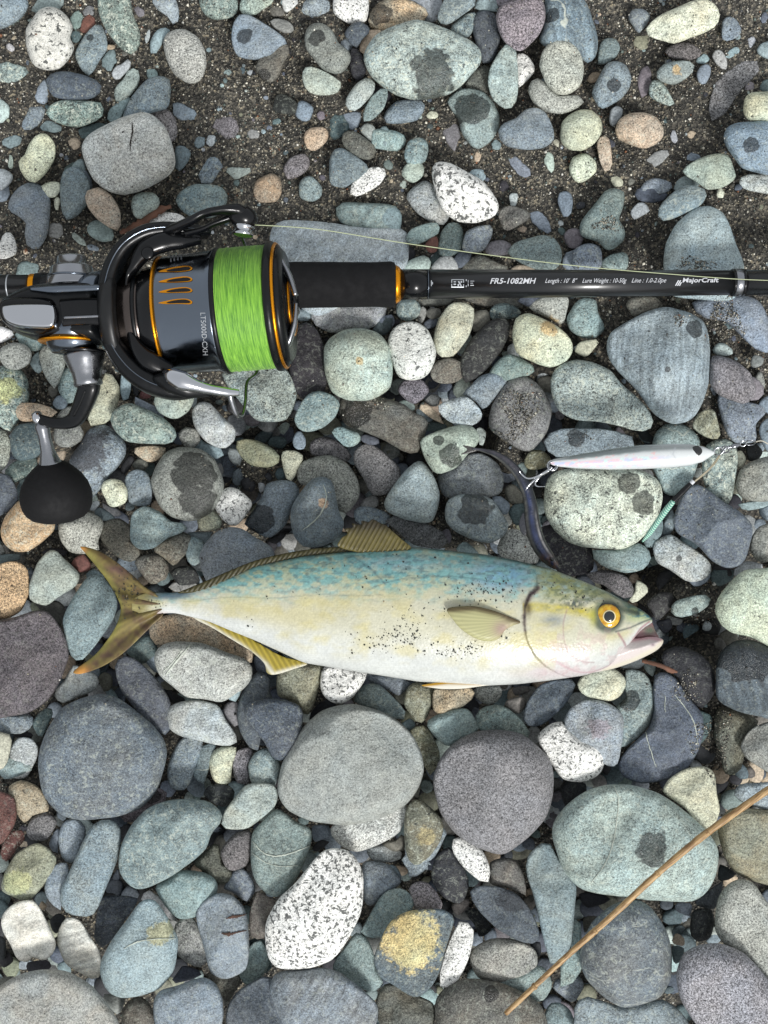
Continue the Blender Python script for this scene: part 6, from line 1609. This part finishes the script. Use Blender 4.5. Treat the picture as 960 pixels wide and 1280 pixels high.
def rod_poly(polys, m=WHITE, name="emblem"):
    Vs_, Fs_ = [], []; o_ = 0
    for p_ in polys:
        p_ = np.array(p_, float); dy = -(p_[:, 1] - np.array([ry(x) for x in p_[:, 0]]))
        rad = np.interp(p_[:, 0], [535, 917], [18.3, 15.4]) + .4; z = np.sqrt(rad ** 2 - dy ** 2); u = R(1, RZ)
        W = PA(p_[:, 0], np.array([ry(x) for x in p_[:, 0]]), np.full(len(p_), RZ)); W[:, 1] += dy * u; W[:, 2] += z * u
        Vs_.append(W); Fs_.append(tuple(range(o_ + len(p_) - 1, o_ - 1, -1))); o_ += len(p_)
    return part(name, (np.concatenate(Vs_), Fs_), m, rod, smooth=False)
def bar(x0, y0, x1, y1): return [(x0, y0), (x1, y0), (x1, y1), (x0, y1)]
# logo strokes before the maker's name, the square emblem and its two lines of small print
rod_poly([[(840, 360), (843.5, 353.5), (845, 353.5), (841.5, 360)], [(842.5, 360), (846, 353.5), (847.5, 353.5), (844, 360)], [(845, 360), (847, 355.8), (848.4, 355.8), (846.4, 360)]])
rod_poly([bar(563.2, 352.6, 578.8, 353.6), bar(563.2, 361.6, 578.8, 362.6), bar(563.2, 353.7, 564.2, 361.5), bar(577.8, 353.7, 578.8, 361.5), bar(566, 355, 569, 356.5), bar(566, 358, 569, 359.6),
          [(571, 355), (573, 355), (576.5, 361), (574.5, 361)], bar(571, 358.5, 572.6, 361), bar(574.5, 354.6, 576.6, 357)], SILV)
rod_poly([bar(581, 352.6, 582.2, 362), bar(583.6, 353.5, 584.4, 357), bar(583.6, 358, 584.4, 361), bar(586.6, 354.5, 591.5, 355.3), bar(586.6, 357, 590, 357.8), bar(586.6, 359.6, 591, 360.4)], SILV, "small_print")
rod_poly([bar(538.0, 354, 539.0, 361), bar(539.2, 356, 540.4, 359)], SILV, "small_print")

# ------------------------------------------------------------------ reel
Z0 = .090
reel = root("spinning_reel", P(300, 387, Z0), "black and silver spinning reel loaded with bright green line, clamped on the rod", "fishing reel", (0, math.radians(-4), math.radians(4)))
RM = reel.matrix_basis.copy(); RMI = RM.inverted()
SHX = 11
def RL(x, y, z): v = RM @ Vector(((x + SHX) * .00034, y * .00034, z * .00034)); return np.array(v)   # px-like units on the spool axis
def rl(name, x0, x1, prof, m, parent=None, seg=96, caps=True, label=None, c=(0, 0)):
    u = .00034; return part(name, lathe(RL(x0, c[0], c[1]), RL(x1, c[0], c[1]), [(t, r * u) for t, r in prof], seg, caps), m, parent or reel, label=label)
spool = rl("spool", -106, -33, [(0, 68), (.02, 71), (.1, 72.5), (.9, 74.5), (.97, 77.5), (1, 77)], GUN)
rl("spool_edge_ring", -107.5, -103.5, [(0, 70), (.3, 73.2), (.8, 73.6), (1, 72)], GOLD, spool, label="orange ring")
rl("spool_collar", -34, -27.5, [(0, 77), (.2, 78.6), (.8, 78.6), (1, 76)], BLK2, spool)
# braided line: each wrap is a ridge
LN = NT("green_braid"); tc = LN.n("TexCoord").outputs['Object']; mp = LN.n("Mapping", i_Scale=(1.0, .04, .04)); LN.L(tc, mp.inputs[0])
n1_ = LN.noise(mp.outputs[0], 2600, 4, .7); n2_ = LN.noise(tc, 3500, 2)
LN.L(LN.mix(LN.ramp(n1_, .3, .7), tuple(lin((62, 122, 28))), tuple(lin((144, 198, 70)))), LN.b.inputs['Base Color']); LN.b.inputs['Roughness'].default_value = .5; LN.b.inputs['Sheen Weight'].default_value = .2
LN.L(LN.bump(n1_, .5, .0004, LN.bump(n2_, .3, .0002)), LN.b.inputs['Normal'])
pr = []; gg = np.random.default_rng(3); nwr = 62
for i_ in range(nwr):
    rr_ = 76.5 - .6 * abs(i_ / nwr - .5) + gg.normal(0, .22); t0 = i_ / nwr
    pr += [(t0, rr_ - .75), (t0 + .25 / nwr, rr_ - .1), (t0 + .5 / nwr, rr_ + .1), (t0 + .75 / nwr, rr_ - .1)]
pr.append((1, 75))
rl("line_winding", -28, 31, pr, LN.m, spool, seg=160)
rl("spool_rim", 30, 41, [(0, 77), (.15, 80), (.5, 80.5), (.75, 79.5), (1, 77)], BLK2, spool)
rl("rim_ring", 39.6, 43.6, [(0, 77.3), (.5, 78.4), (1, 76.6)], GOLD, spool, label="gold ring")
rl("rim_bevel", 43.4, 51, [(0, 76), (1, 66)], BLK2, spool)
rl("rim_inner", 50.6, 48, [(0, 66.5), (.02, 66), (1, 50)], BLK, spool)
SHX = 0
knob = rl("drag_knob", 45, 66, [(0, 52), (.5, 49), (.8, 44), (1, 37)], BLK)
rl("knob_disc", 65.8, 68, [(0, 37), (1, 18)], BLK2, knob); rl("knob_boss", 66, 74, [(0, 15), (.6, 15), (1, 11)], BLK, knob)
def rpath(pts, n=6): return np.array([RL(*q) for q in catmull(pts, n, False)])
U = .00034
for gp_ in ([(53, 60, 24), (60, 50, 27), (69, 30, 29), (75, 6, 29)], [(75, -3, 29), (71, -26, 27), (63, -46, 23), (56, -57, 18)]):
    part("knob_grip", sweep(rpath(gp_), interp([2, 3.6, 3.8, 3.4], 19) * U, interp([4, 6, 7, 6], 19) * U, 14, 2.6), STEEL, knob)
rl("ring_trim", 66, 67.0, [(0, 38.5), (1, 37)], GOLD, knob)
# print and vents on the spool skirt
SHX = 11
def skirt(px, py, lift=.3):
    """photo position -> point on the skirt of the spool"""
    z = Z0 + .02
    for _ in range(5):
        q = RMI @ Vector(P(px, py, z)); lx, ly = q.x / .00034 - 11, q.y / .00034
        rr_ = np.interp(lx, [-106, -98, -40, -33], [71.5, 72.8, 74.6, 77.5]) + lift
        ly = max(min(ly, rr_ * .995), -rr_ * .995); w_ = RL(lx, ly, math.sqrt(rr_ ** 2 - ly ** 2)); z = float(w_[2])
    return w_
def skirt_poly(poly, m, name, parent, lift, n=5):
    c = catmull(poly, n) if n > 1 else np.array(poly, float)
    V = [skirt(x, y, lift) for x, y in c]; cen = skirt(c[:, 0].mean(), c[:, 1].mean(), lift); k = len(V)
    return part(name, (np.array(V + [cen]), [(j, (j + 1) % k, k)[::-1] for j in range(k)]), m, parent, smooth=False)
VENT = simple("vent_hole", (6, 6, 7), .9)
for yy in (337, 350, 363, 377):
    sk = -(yy - 357) * .06
    v_ = skirt_poly([(198, yy + 2.2 + sk * .4), (206, yy - .6), (220, yy - 3.4 - sk * .2), (233, yy - 4.2 - sk * .6), (240, yy - 1.5 - sk), (238, yy + 2 - sk), (224, yy + 2.8), (208, yy + 3)], GOLD, "vent_edge", spool, .35)
    skirt_poly([(208, yy + 1.4), (214, yy - .8), (224, yy - 2.4), (233, yy - 3.0 - sk * .5), (238, yy - 1.1 - sk), (235.5, yy + 1.0 - sk * .7), (222, yy + 1.9), (212, yy + 2.2)], VENT, "vent", v_, .75)
V_, F_ = text_mesh("LT5000D-CXH", 1.0, 0, 1.05)
w0, w1 = V_[:, 0].min(), V_[:, 0].max()
part("lettering", (np.array([skirt(250.5 + q[1] / .72 * 6.6 + (391 + (q[0] - w0) / (w1 - w0) * 53 - 391) * .06, 391 + (q[0] - w0) / (w1 - w0) * 53, .5) for q in V_]), F_), SILV, spool, smooth=False)
for i_ in range(4):
    x_ = 212 + i_ * 4.4; vv_ = []; ff_ = []
    for j_, (a_, b_2) in enumerate([(0, 4.5), (5.3, 8), (8.8, 13.2 - i_)]):
        q = [skirt(x_ + a_ * .05, 314 + a_, .5), skirt(x_ + 1.8 + a_ * .05, 314 + a_, .5), skirt(x_ + 1.8 + b_2 * .05, 314 + b_2, .5), skirt(x_ + b_2 * .05, 314 + b_2, .5)]
        ff_.append(tuple(len(vv_) + k_ for k_ in (3, 2, 1, 0))); vv_ += q
    part("small_print", (np.array(vv_), ff_), SILV, spool, smooth=False)
SHX = 0
# rotor: dark cup, hub and the big U shaped yoke
rotor = rl("rotor", -166, -142, [(0, 30), (.05, 52), (.3, 66), (.8, 70), (1, 66)], MATB)
rl("rotor_well", -120, -92, [(0, 52), (.2, 60), (.8, 62), (1, 60)], BLK, rotor, caps=True)
rl("hub", -143, -108, [(0, 52), (.08, 56), (.9, 56), (1, 52)], simple("dark_bronze", (92, 84, 80), .22, metal=1.0), rotor)
rl("hub_ring", -124, -119, [(0, 58), (1, 58)], BLK2, rotor)
yk = path([(262, 291, .094), (238, 290, .096), (212, 290, .096), (186, 295, .096), (162, 311, .095), (146, 336, .094), (138, 368, .094), (139, 405, .094), (147, 435, .094), (165, 461, .095), (189, 479, .096), (217, 488, .097), (242, 490, .097)], 8)
n_ = len(yk)
part("rotor_yoke", sweep(yk, interp([5, 8, 10, 11, 11, 12, 12, 12, 13, 14, 14, 12, 7], n_) * U, interp([14, 20, 26, 30, 33, 34, 34, 34, 33, 30, 28, 22, 15], n_) * U, 26, 3.2), BLK2, rotor)
part("yoke_rib", sweep(yk + np.array([0, 0, .0005]) + 0, interp([1, 1.6, 1.8, 2, 2, 2, 2, 2, 2, 2, 1.8, 1.5, 1], n_) * U, interp([14, 20, 26, 30, 33, 34, 34, 34, 33, 30, 28, 22, 15], n_) * U * 1.035, 12, 2), GUN, rotor)
inner = path([(250, 299, .098), (228, 300, .101), (202, 303, .103), (182, 313, .103), (169, 332, .101), (160, 352, .099), (160, 400, .099), (170, 430, .102), (186, 450, .103), (214, 464, .101)], 8)
part("yoke_liner", sweep(inner, interp([6, 11, 13, 12, 7, 3, 3, 8, 13, 9], len(inner)) * U, interp([6, 9, 10, 10, 10, 10, 10, 10, 10, 6], len(inner)) * U, 14, 2.4), BLK, rotor)
sc_ = np.array(P(184, 316, .1085)); part("screw_head", lathe(sc_ - np.array([0, 0, .002]), sc_, [(0, .0026), (.7, .0026), (1, .002)], 24), BLK, rotor)
# upper bail arm with the line roller
bail = part("bail_arm", sweep(path([(200, 292, .100), (220, 285, .106), (238, 276, .111), (256, 267, .112), (276, 263, .112), (296, 263, .110), (308, 268, .108)], 8), interp([4, 6, 5, 4.5, 5, 8, 7], 49) * U, interp([7, 8, 8, 8, 9, 12, 9], 49) * U, 18, 2.3), BLK, reel)
part("bail_strut", sweep(path([(232, 292, .104), (252, 287, .106), (268, 280, .107), (288, 272, .107)], 6), interp([4.5, 3.5, 3, 5], 19) * U, interp([6, 6, 6, 6], 19) * U, 12), BLK, bail)
ec = P(304, 270, .108)
part("roller_cap", lathe(P(286, 268, .109), P(322, 275, .107), [(0, 3 * U), (.1, 9 * U), (.3, 13 * U), (.6, 14.5 * U), (.85, 11 * U), (1, 3 * U)], 32), BLK, bail)
part("line_roller", lathe(P(305, 281, .107), P(303, 296, .107), [(0, 11 * U), (.15, 13.5 * U), (.3, 11 * U), (.45, 10 * U), (.6, 11 * U), (.75, 13 * U), (.9, 12 * U), (1, 6 * U)], 40), CHR, bail)
# lower bail lever and the wire
lever = part("bail_lever", sweep(path([(206, 466, .109), (215, 470, .112), (228, 476, .113), (245, 482, .112), (265, 487, .110), (284, 490, .108), (298, 491, .106)], 8), interp([3, 10, 12, 8, 6, 5.5, 4], 49) * U, interp([4, 9, 10, 8, 6, 5, 4], 49) * U, 22), CHR, reel)
part("lever_seat", sweep(path([(196, 474, .103), (214, 478, .106), (236, 486, .105), (262, 491, .102)], 6), interp([6, 13, 12, 4], 19) * U, interp([8, 12, 10, 5], 19) * U, 16), BLK2, lever)
wire = [P(287, 488, .107), P(289, 500, .105), P(295, 517, .101), P(300, 521, .098), P(304, 517, .094), P(307, 500, .088), P(309, 478, .078)]
for k_ in range(1, 9):
    a = math.radians(-70 - k_ * 20 + 20); wire.append(tuple(RL(8 - k_ * .5, 96 * math.sin(a), 96 * math.cos(a) * -1 if False else -abs(96 * math.cos(a)) * .85)))
wire = wire[:7] + [tuple(RL(8, -74, -46)), tuple(RL(8, -40, -72)), tuple(RL(8, 0, -80)), tuple(RL(8, 45, -70)), tuple(RL(7, 80, -40)), tuple(RL(6, 100, 0)), P(304, 284, .100)]
wc = catmull(wire, 6, False); part("bail_wire", sweep(wc, interp([3.2, 3.6, 3, 2.4, 2.2, 2.2, 2.2, 2.2, 2.2, 2.2, 2.2, 2.2, 2.2, 2.5], len(wc)) * U, None, 10), STEEL, lever)
# gear housing
BZ = .088
def pillow(poly, zc, up, dn, edge, sp=2.0):
    vf, X, Y = sheet(poly, sp, lambda a, b: zc + 0 * a, 2.0, 6, 1)
    V, F = vf; n = len(X) // 2; c = catmull(poly, 6); D = polydist(c, X[:n], Y[:n], True); q = np.clip(D / edge, 0, 1); q = np.sqrt(np.maximum(1 - (1 - q) ** 2, 0))
    b = PA(X[:n], Y[:n], np.full(n, zc)); V = np.concatenate([b, b]); V[:n, 2] += up * q; V[n:, 2] -= dn * q; return V, F
house = part("gear_housing", pillow([(6, 378), (20, 368), (38, 360), (58, 356), (90, 354), (128, 356), (134, 390), (132, 428), (100, 432), (66, 430), (34, 422), (12, 410), (2, 394)], BZ, .013, .014, 16), BLK2, reel)
part("housing_rib", sweep(path([(40, 362, .1005), (62, 362, .1035), (90, 361, .104), (126, 360, .104)], 6), interp([3, 5, 5, 4], 19) * U, 5 * U, 12), GUN, house)
part("housing_band", lathe(P(100, 364, .091), P(128, 364, .091), [(0, 10 * U), (.1, 22 * U), (1, 26 * U)], 40), GUN, house)
part("stem_bridge", sweep(path([(78, 392, .100), (100, 390, .100), (128, 390, .100)], 6), 17 * U, 9 * U, 20, 3.5), BLK, house)
part("bright_line", sweep(path([(80, 397, .1034), (104, 396, .1034), (126, 395, .1034)], 6), 1.6 * U, 1.2 * U, 10), STEEL, house)
part("side_frame", pillow([(2, 384), (12, 374), (40, 372), (66, 374), (76, 382), (78, 402), (72, 416), (50, 420), (24, 414), (6, 404)], .0955, .0085, .004, 9, 1.6), BLK, house)
part("side_plate", pillow([(4, 386), (12, 381.5), (40, 380), (66, 381), (72.5, 387), (73.5, 402), (68, 411.5), (48, 412.5), (24, 410), (8, 402)], .1015, .0042, .002, 4.5, 1.3), CHR, house)
part("foot_stem", sweep(path([(96, 380, .080), (98, 366, .062), (100, 358, .046)], 6), interp([22, 16, 26], 13) * U, interp([8, 7, 5], 13) * U, 18, 2.6, up=(1, 0, 0)), BLK2, reel)
part("reel_foot", sweep(path([(48, 358, .0455), (100, 357.8, .0475), (160, 357.5, .0455)], 6), interp([8, 15, 8], 13) * U, interp([3, 7, 3], 13) * U, 16, 2.6), BLK2, reel)
cap_ = part("side_cap", lathe(P(91, 360, BZ), P(89, 320, BZ), [(0, 33 * U), (.12, 32 * U), (.3, 31 * U), (.36, 29 * U), (.62, 27 * U), (.66, 25.5 * U), (.72, 20 * U), (.95, 18 * U), (1, 16 * U)], 64), simple('cap_chrome', (158, 160, 164), .14, metal=1.0), reel)
part("cap_ring", lathe(P(91, 348, BZ), P(91, 345.6, BZ), [(0, 31.2 * U), (1, 31 * U)], 64), GUN, cap_)
neck = part("handle_collar", lathe(P(91, 405, BZ), P(93, 440, BZ), [(0, 38 * U), (.3, 39 * U), (.56, 37 * U), (.6, 34 * U), (.8, 32 * U), (1, 27 * U)], 64), GUN, reel)
part("collar_ring", lathe(P(89, 425.5, BZ), P(89, 429, BZ), [(0, 39.5 * U), (.5, 41 * U), (1, 38.5 * U)], 64), GOLD, neck)
part("collar_gasket", lathe(P(104, 438, BZ), P(104, 442, BZ), [(0, 27.5 * U), (.5, 28 * U), (1, 26 * U)], 64), BLK, neck)
part("handle_neck", lathe(P(105, 441, BZ), P(111, 484, BZ), [(0, 25.5 * U), (.1, 26 * U), (.25, 24 * U), (.6, 18.5 * U), (.8, 17.5 * U), (.92, 18 * U), (.97, 15 * U), (1, 9 * U)], 56), STEEL, neck)
arm = part("handle_arm", sweep(path([(113, 470, .087), (112, 482, .087), (106, 500, .084), (99, 516, .081), (92, 525, .079), (80, 529, .078), (64, 528, .077), (48, 523, .076)], 6), interp([8, 13, 12.5, 11, 10, 7.5, 7, 6], 43) * U, interp([9, 11, 10, 9, 8, 7, 7, 7], 43) * U, 18, 3.4), BLK2, reel)
part("arm_groove", sweep(path([(110, 486, .0872), (103, 503, .0843), (95, 518, .0816)], 6), 2.2 * U, interp([10.5, 9.5, 8.8], 13) * U, 10), BLK, arm)
part("hinge", lathe(P(41, 524, .076), P(53, 521, .076), [(0, 3 * U), (.1, 8 * U), (.5, 9.5 * U), (.9, 8 * U), (1, 4 * U)], 36), CHR, arm)
part("handle_post", lathe(P(52, 529, .075), P(64, 585, .070), [(0, 8 * U), (.05, 9.5 * U), (.12, 9.5 * U), (.3, 8 * U), (.6, 9 * U), (.85, 13.5 * U), (.97, 17 * U), (1, 15 * U)], 48), STEEL, arm)
kp = [(0, 14), (.03, 19), (.1, 26), (.22, 35.5), (.36, 42.5), (.5, 46), (.62, 46.5), (.74, 44.8), (.84, 41), (.92, 34), (.975, 22), (1, 4)]
part("handle_knob", lathe(P(65, 577, .0695), P(74, 653, .064), [(t, r * U) for t, r in kp], 72), KNOB, arm)

# line running from the roller to the rod tip side
fl = path([(317, 281, .106), (400, 287, .096), (520, 306, .080), (700, 330, .060), (830, 342, .0475), (960, 350.5, .0425), (1150, 352, .041)], 6)
LM = simple("pale_line", (168, 176, 140), .35)
tag(link("fishing_line", mesh_np("fishing_line", *sweep(fl, .00019, None, 8)), LM), "thin pale yellow green line running from the reel's roller along the rod", "fishing line")

# ------------------------------------------------------------------ lure
LZ = .047
lure = root("metal_jig", P(790, 571, LZ), "white metal jig lure with black eye and silver foil side above the pale green stone", "fishing lure")
lx_ = [688, 692, 700, 720, 760, 800, 840, 862, 878, 888, 893]
lt_ = [576, 574, 572.5, 568.5, 561.5, 556.5, 554.8, 555.4, 557.8, 562, 565]
lb_ = [580, 582, 583.5, 585.5, 587, 586.5, 584.5, 582, 577.5, 571, 567.5]
nu, nv = 160, 72; us = np.linspace(688, 893, nu); th = np.linspace(0, 6.28318, nv, endpoint=False)
T_ = np.interp(us, lx_, lt_)[:, None]; B_ = np.interp(us, lx_, lb_)[:, None]; hh = (B_ - T_) / 2
X = us[:, None] + 0 * th; Y = (T_ + B_) / 2 - hh * np.cos(th); Zl = LZ + np.sin(th) * hh * S * .72
W = PA(X.ravel(), Y.ravel(), np.full(X.size, LZ)); W[:, 2] = Zl.ravel(); X, Y = X.ravel(), Y.ravel(); v_ = np.repeat(hh, nv, 1).ravel(); yn = (Y - (np.repeat((T_ + B_) / 2, nv, 1).ravel())) / v_
C = np.broadcast_to(lin((204, 208, 208)), (len(X), 3)).copy()
f = sstep(-.25, -.5, yn + (fbm(X / 12, Y / 4, 0, 3, 3) - .5) * .4) * sstep(845, 780, X) * sstep(700, 715, X); C += (lin((112, 124, 122)) - C) * (f * .85)[:, None]
f3 = np.exp(-((yn + .62) / .22) ** 2) * sstep(885, 860, X); C += (lin((96, 106, 106)) - C) * (f3 * .75)[:, None]
f2 = sstep(-.1, .1, yn) * sstep(.95, .6, yn) * sstep(850, 800, X); n_ = fbm(X / 6, Y / 3, 1, 8, 3); holo = lin((150, 166, 220)) + (lin((226, 160, 176)) - lin((150, 166, 220))) * np.clip((n_ - .4) * 5, 0, 1)[:, None]
holo = holo + (lin((178, 222, 214)) - holo) * np.clip((fbm(X / 5, Y / 4, 3, 18, 2) - .55) * 6, 0, 1)[:, None]; C += (holo - C) * (f2 * .5)[:, None]
f = (fbm(X / 5, Y / 2.5, 4, 28, 3) > .6) * sstep(-.4, -.3, yn) * sstep(-.05, -.15, yn) * (X < 830); C += (lin((222, 170, 168)) - C) * (f * .7)[:, None]
d = polydist([(842, 560), (838, 568), (844, 577)], X, Y); C += (lin((170, 176, 180)) - C) * (np.exp(-(d / 1) ** 2) * .7)[:, None]
LU = attr_mat("lure_lacquer", .22, .6, .03, 1500, .6)
Fq = [tuple(f_) for f_ in grid_faces(nu, nv)[:, ::-1].tolist()]; Fq.append(tuple(range(nv))); Fq.append(tuple(range(nu * nv - 1, (nu - 1) * nv - 1, -1)))
part("body", (W, Fq), LU, lure, colors=C)
e_ = np.array(P(870.5, 564.5, LZ + .0024)); part("eye", lathe(e_, e_ + np.array([0, 0, .0012]), [(0, .0027), (.4, .0026), (.8, .0018), (1, .0002)], 28), simple("lure_eye", (10, 11, 12), .08, coat=.8), lure)
def ring(name, cx_, cy_, z, r, tilt, m, parent, wr=.9, sq=1.0, n=28):
    a = np.linspace(0, 6.283185, n + 1); c0 = np.array(P(cx_, cy_, z)); ca, sa = math.cos(tilt), math.sin(tilt)
    pts = [c0 + np.array([(math.cos(q) * r * ca - math.sin(q) * r * sq * sa), (math.cos(q) * r * sa + math.sin(q) * r * sq * ca), math.sin(q) * r * math.sqrt(max(1 - sq * sq, 0))]) * S for q in a]
    return part(name, sweep(pts, wr * S, None, 8, caps=False), m, parent)
hook = root("treble_hook", P(680, 590, .045), "small silver assist hooks hanging on a ring at the tail of the white jig", "fish hook")
ring("split_ring", 690.5, 582, .047, 5.6, .3, CHR, hook, 1.1); ring("split_ring", 690.5, 582, .0476, 4.2, .3, STEEL, hook, .7)
hk = lambda pts, name, r=1.1: part(name, sweep(path(pts, 7), np.interp(np.arange((len(pts) - 1) * 7 + 1), [0, (len(pts) - 1) * 7 - 8, (len(pts) - 1) * 7], [r, r, .25]) * S, None, 8), CHR, hook)
hk([(688, 586, .047), (678, 592, .048), (668, 597, .047), (659, 598, .046), (652, 593, .046), (649, 588, .047)], "hook")
hk([(686, 588, .047), (676, 594, .046), (667, 601, .044), (660, 608, .043), (657, 613, .043)], "hook", 1.5)
hk([(683, 590, .046), (675, 596, .044), (669, 604, .043), (672, 608, .043), (682, 608, .044)], "hook", .9)
part("hook_shank", sweep(path([(690, 584, .047), (684, 589, .0465), (678, 593, .046)], 6), 1.9 * S, None, 10), STEEL, hook)
# front: swivel, leader and assist cord
tack = root("swivel", P(910, 562, .046), "small silver swivel and ring chain at the nose of the white jig", "swivel")
ring("split_ring", 898, 564, .047, 5.2, .2, CHR, tack, 1.0, .8); ring("split_ring", 906, 562, .0465, 4.6, -.4, STEEL, tack, 1.0, .7)
part("swivel_barrel", sweep(path([(911, 560, .047), (918, 557.5, .047), (925, 556, .047)], 5), interp([1.2, 3.2, 1.4], 11) * S, None, 12), STEEL, tack)
ring("swivel_eye", 929, 554.5, .047, 3.6, .2, CHR, tack, .8, .8)
ring("knot_loop", 938, 553.5, .047, 5.5, -.1, STEEL, tack, .7, .45)
for k_, (dx_, dy_) in enumerate([(0, 0), (2, -3), (-2, 3)]):
    part("wire_twist", sweep(path([(901 + dx_, 566 + dy_, .047), (907, 561 + dy_ * .4, .048), (914 + dx_, 558 - dy_ * .4, .048)], 4), .7 * S, None, 8), STEEL, tack)
c = path([(943, 553, .047), (952, 551, .045), (965, 556, .043), (985, 552, .04), (1040, 548, .035)], 6)
tag(link("leader_line", mesh_np("leader_line", *sweep(c, .0003, None, 8)), simple("clear_leader", (176, 172, 158), .3)), "clear knotted leader line leaving the swivel towards the right edge", "fishing line")
cord = root("assist_cord", P(850, 630, .045), "turquoise braided cord with black sleeve hanging from the jig's swivel over the stones", "cord")
CM = NT("turquoise_braid"); tc = CM.n("TexCoord").outputs['Object']; wv = CM.n("TexWave", wave_type='BANDS', bands_direction='DIAGONAL', i_Scale=420.0, i_Distortion=2.0); CM.L(tc, wv.inputs['Vector'])
CM.L(CM.mix(CM.ramp(wv.outputs['Fac'], .2, .8), tuple(lin((88, 160, 140))), tuple(lin((186, 216, 200)))), CM.b.inputs['Base Color']); CM.b.inputs['Roughness'].default_value = .7; CM.L(CM.bump(wv.outputs['Fac'], .6, .0005), CM.b.inputs['Normal'])
part("wire_loop", sweep(path([(902, 566, .047), (893, 580, .047), (880, 593, .0465), (867, 603, .046)], 6), .75 * S, None, 8), simple("cord_wire", (150, 142, 120), .4), cord)
part("wire_loop", sweep(path([(899, 569, .047), (888, 584, .048), (876, 595, .047), (865, 604, .046)], 6), .75 * S, None, 8), simple("cord_wire", (150, 142, 120), .4), cord)
part("sleeve", sweep(path([(864, 604, .046), (853, 615, .045), (841, 627, .0445)], 6), interp([2.6, 3.6, 3.2], 13) * S, None, 12), BLK, cord)
part("sleeve_tip", sweep(path([(867, 601, .0462), (863.5, 604.5, .046)], 4), 2.6 * S, None, 12), WHITE, cord)
part("braid", sweep(path([(842, 626, .0445), (833, 637, .045), (822, 652, .0455), (812, 666, .045), (803, 677, .043)], 8), interp([3.0, 3.6, 3.4, 3.2, 1.0], 33) * S, None, 14), CM.m, cord)

# ------------------------------------------------------------------ dried stalk and driftwood bits
ST = NT("dry_stalk"); tc = ST.n("TexCoord").outputs['Object']
mp = ST.n("Mapping", i_Scale=(1, 1, 1), i_Rotation=(0, 0, math.radians(-40))); ST.L(tc, mp.inputs[0]); mp2 = ST.n("Mapping", i_Scale=(.08, 1, 1)); ST.L(mp.outputs[0], mp2.inputs[0])
ST.L(ST.mix(ST.ramp(ST.noise(mp2.outputs[0], 1500, 4), .35, .68), tuple(lin((186, 154, 106))), tuple(lin((122, 90, 56)))), ST.b.inputs['Base Color']); ST.b.inputs['Roughness'].default_value = .5
ST.L(ST.bump(ST.noise(mp2.outputs[0], 1500, 4), .4, .0004), ST.b.inputs['Normal'])
c = path([(632, 1267, .040), (668, 1233, .042), (712, 1192, .045), (768, 1142, .048), (822, 1092, .050), (872, 1050, .051), (920, 1015, .051), (965, 984, .050), (1040, 935, .048)], 8)
r = interp([3.4, 3.8, 4.0, 4.6, 4.4, 4.9, 4.8, 5.0, 5], len(c)) * S * .82 * (1 + .03 * np.sin(np.arange(len(c)) * 1.3)) * np.random.default_rng(8).uniform(.93, 1.07, len(c))
stalk = root("dried_stalk", P(800, 1110, .05), "straw coloured dry plant stalk lying diagonally over the stones at the lower right", "stalk")
part("stem", sweep(c, r, None, 16), ST.m, stalk)
for (x_, y_, z_) in [(668, 1233, .042), (744, 1163.5, .047), (822, 1092, .050), (884, 1041, .0515)]:
    q = np.array(P(x_, y_, z_)); d_ = np.array(P(x_ + 3, y_ - 2.6, z_)) - q; part("stem_joint", lathe(q - d_ * .5, q + d_ * .5, [(0, 4.3 * S * .84), (.5, 4.9 * S * .84), (1, 4.3 * S * .84)], 16), ST.m, stalk)
WD = simple("red_wood", (104, 72, 56), .8, grain=.7, gscale=1500, var=.3)
tag(link("twig", mesh_np("twig", *sweep(path([(803, 826, .022), (815, 829, .024), (828, 833, .024), (838, 838, .022), (846, 840, .020)], 5), interp([2.0, 2.6, 2.4, 3.0, 1.2], 21) * S * np.random.default_rng(4).uniform(.8, 1.2, 21), None, 10)), WD), "short reddish brown twig lying just below the large fish's mouth", "twig")
tag(link("bark_strip", mesh_np("bark_strip", *sweep(path([(150, 291, .006), (165, 284, .007), (182, 274, .008), (196, 264, .008), (214, 258, .007)], 5), interp([2, 4, 5.5, 5, 2], 21) * S * np.random.default_rng(4).uniform(.55, 1.35, 21), interp([1.5, 3, 3.5, 3, 1.5], 21) * S, 10)), WD), "crumbly reddish bark strip on the sand above the reel's body", "bark")
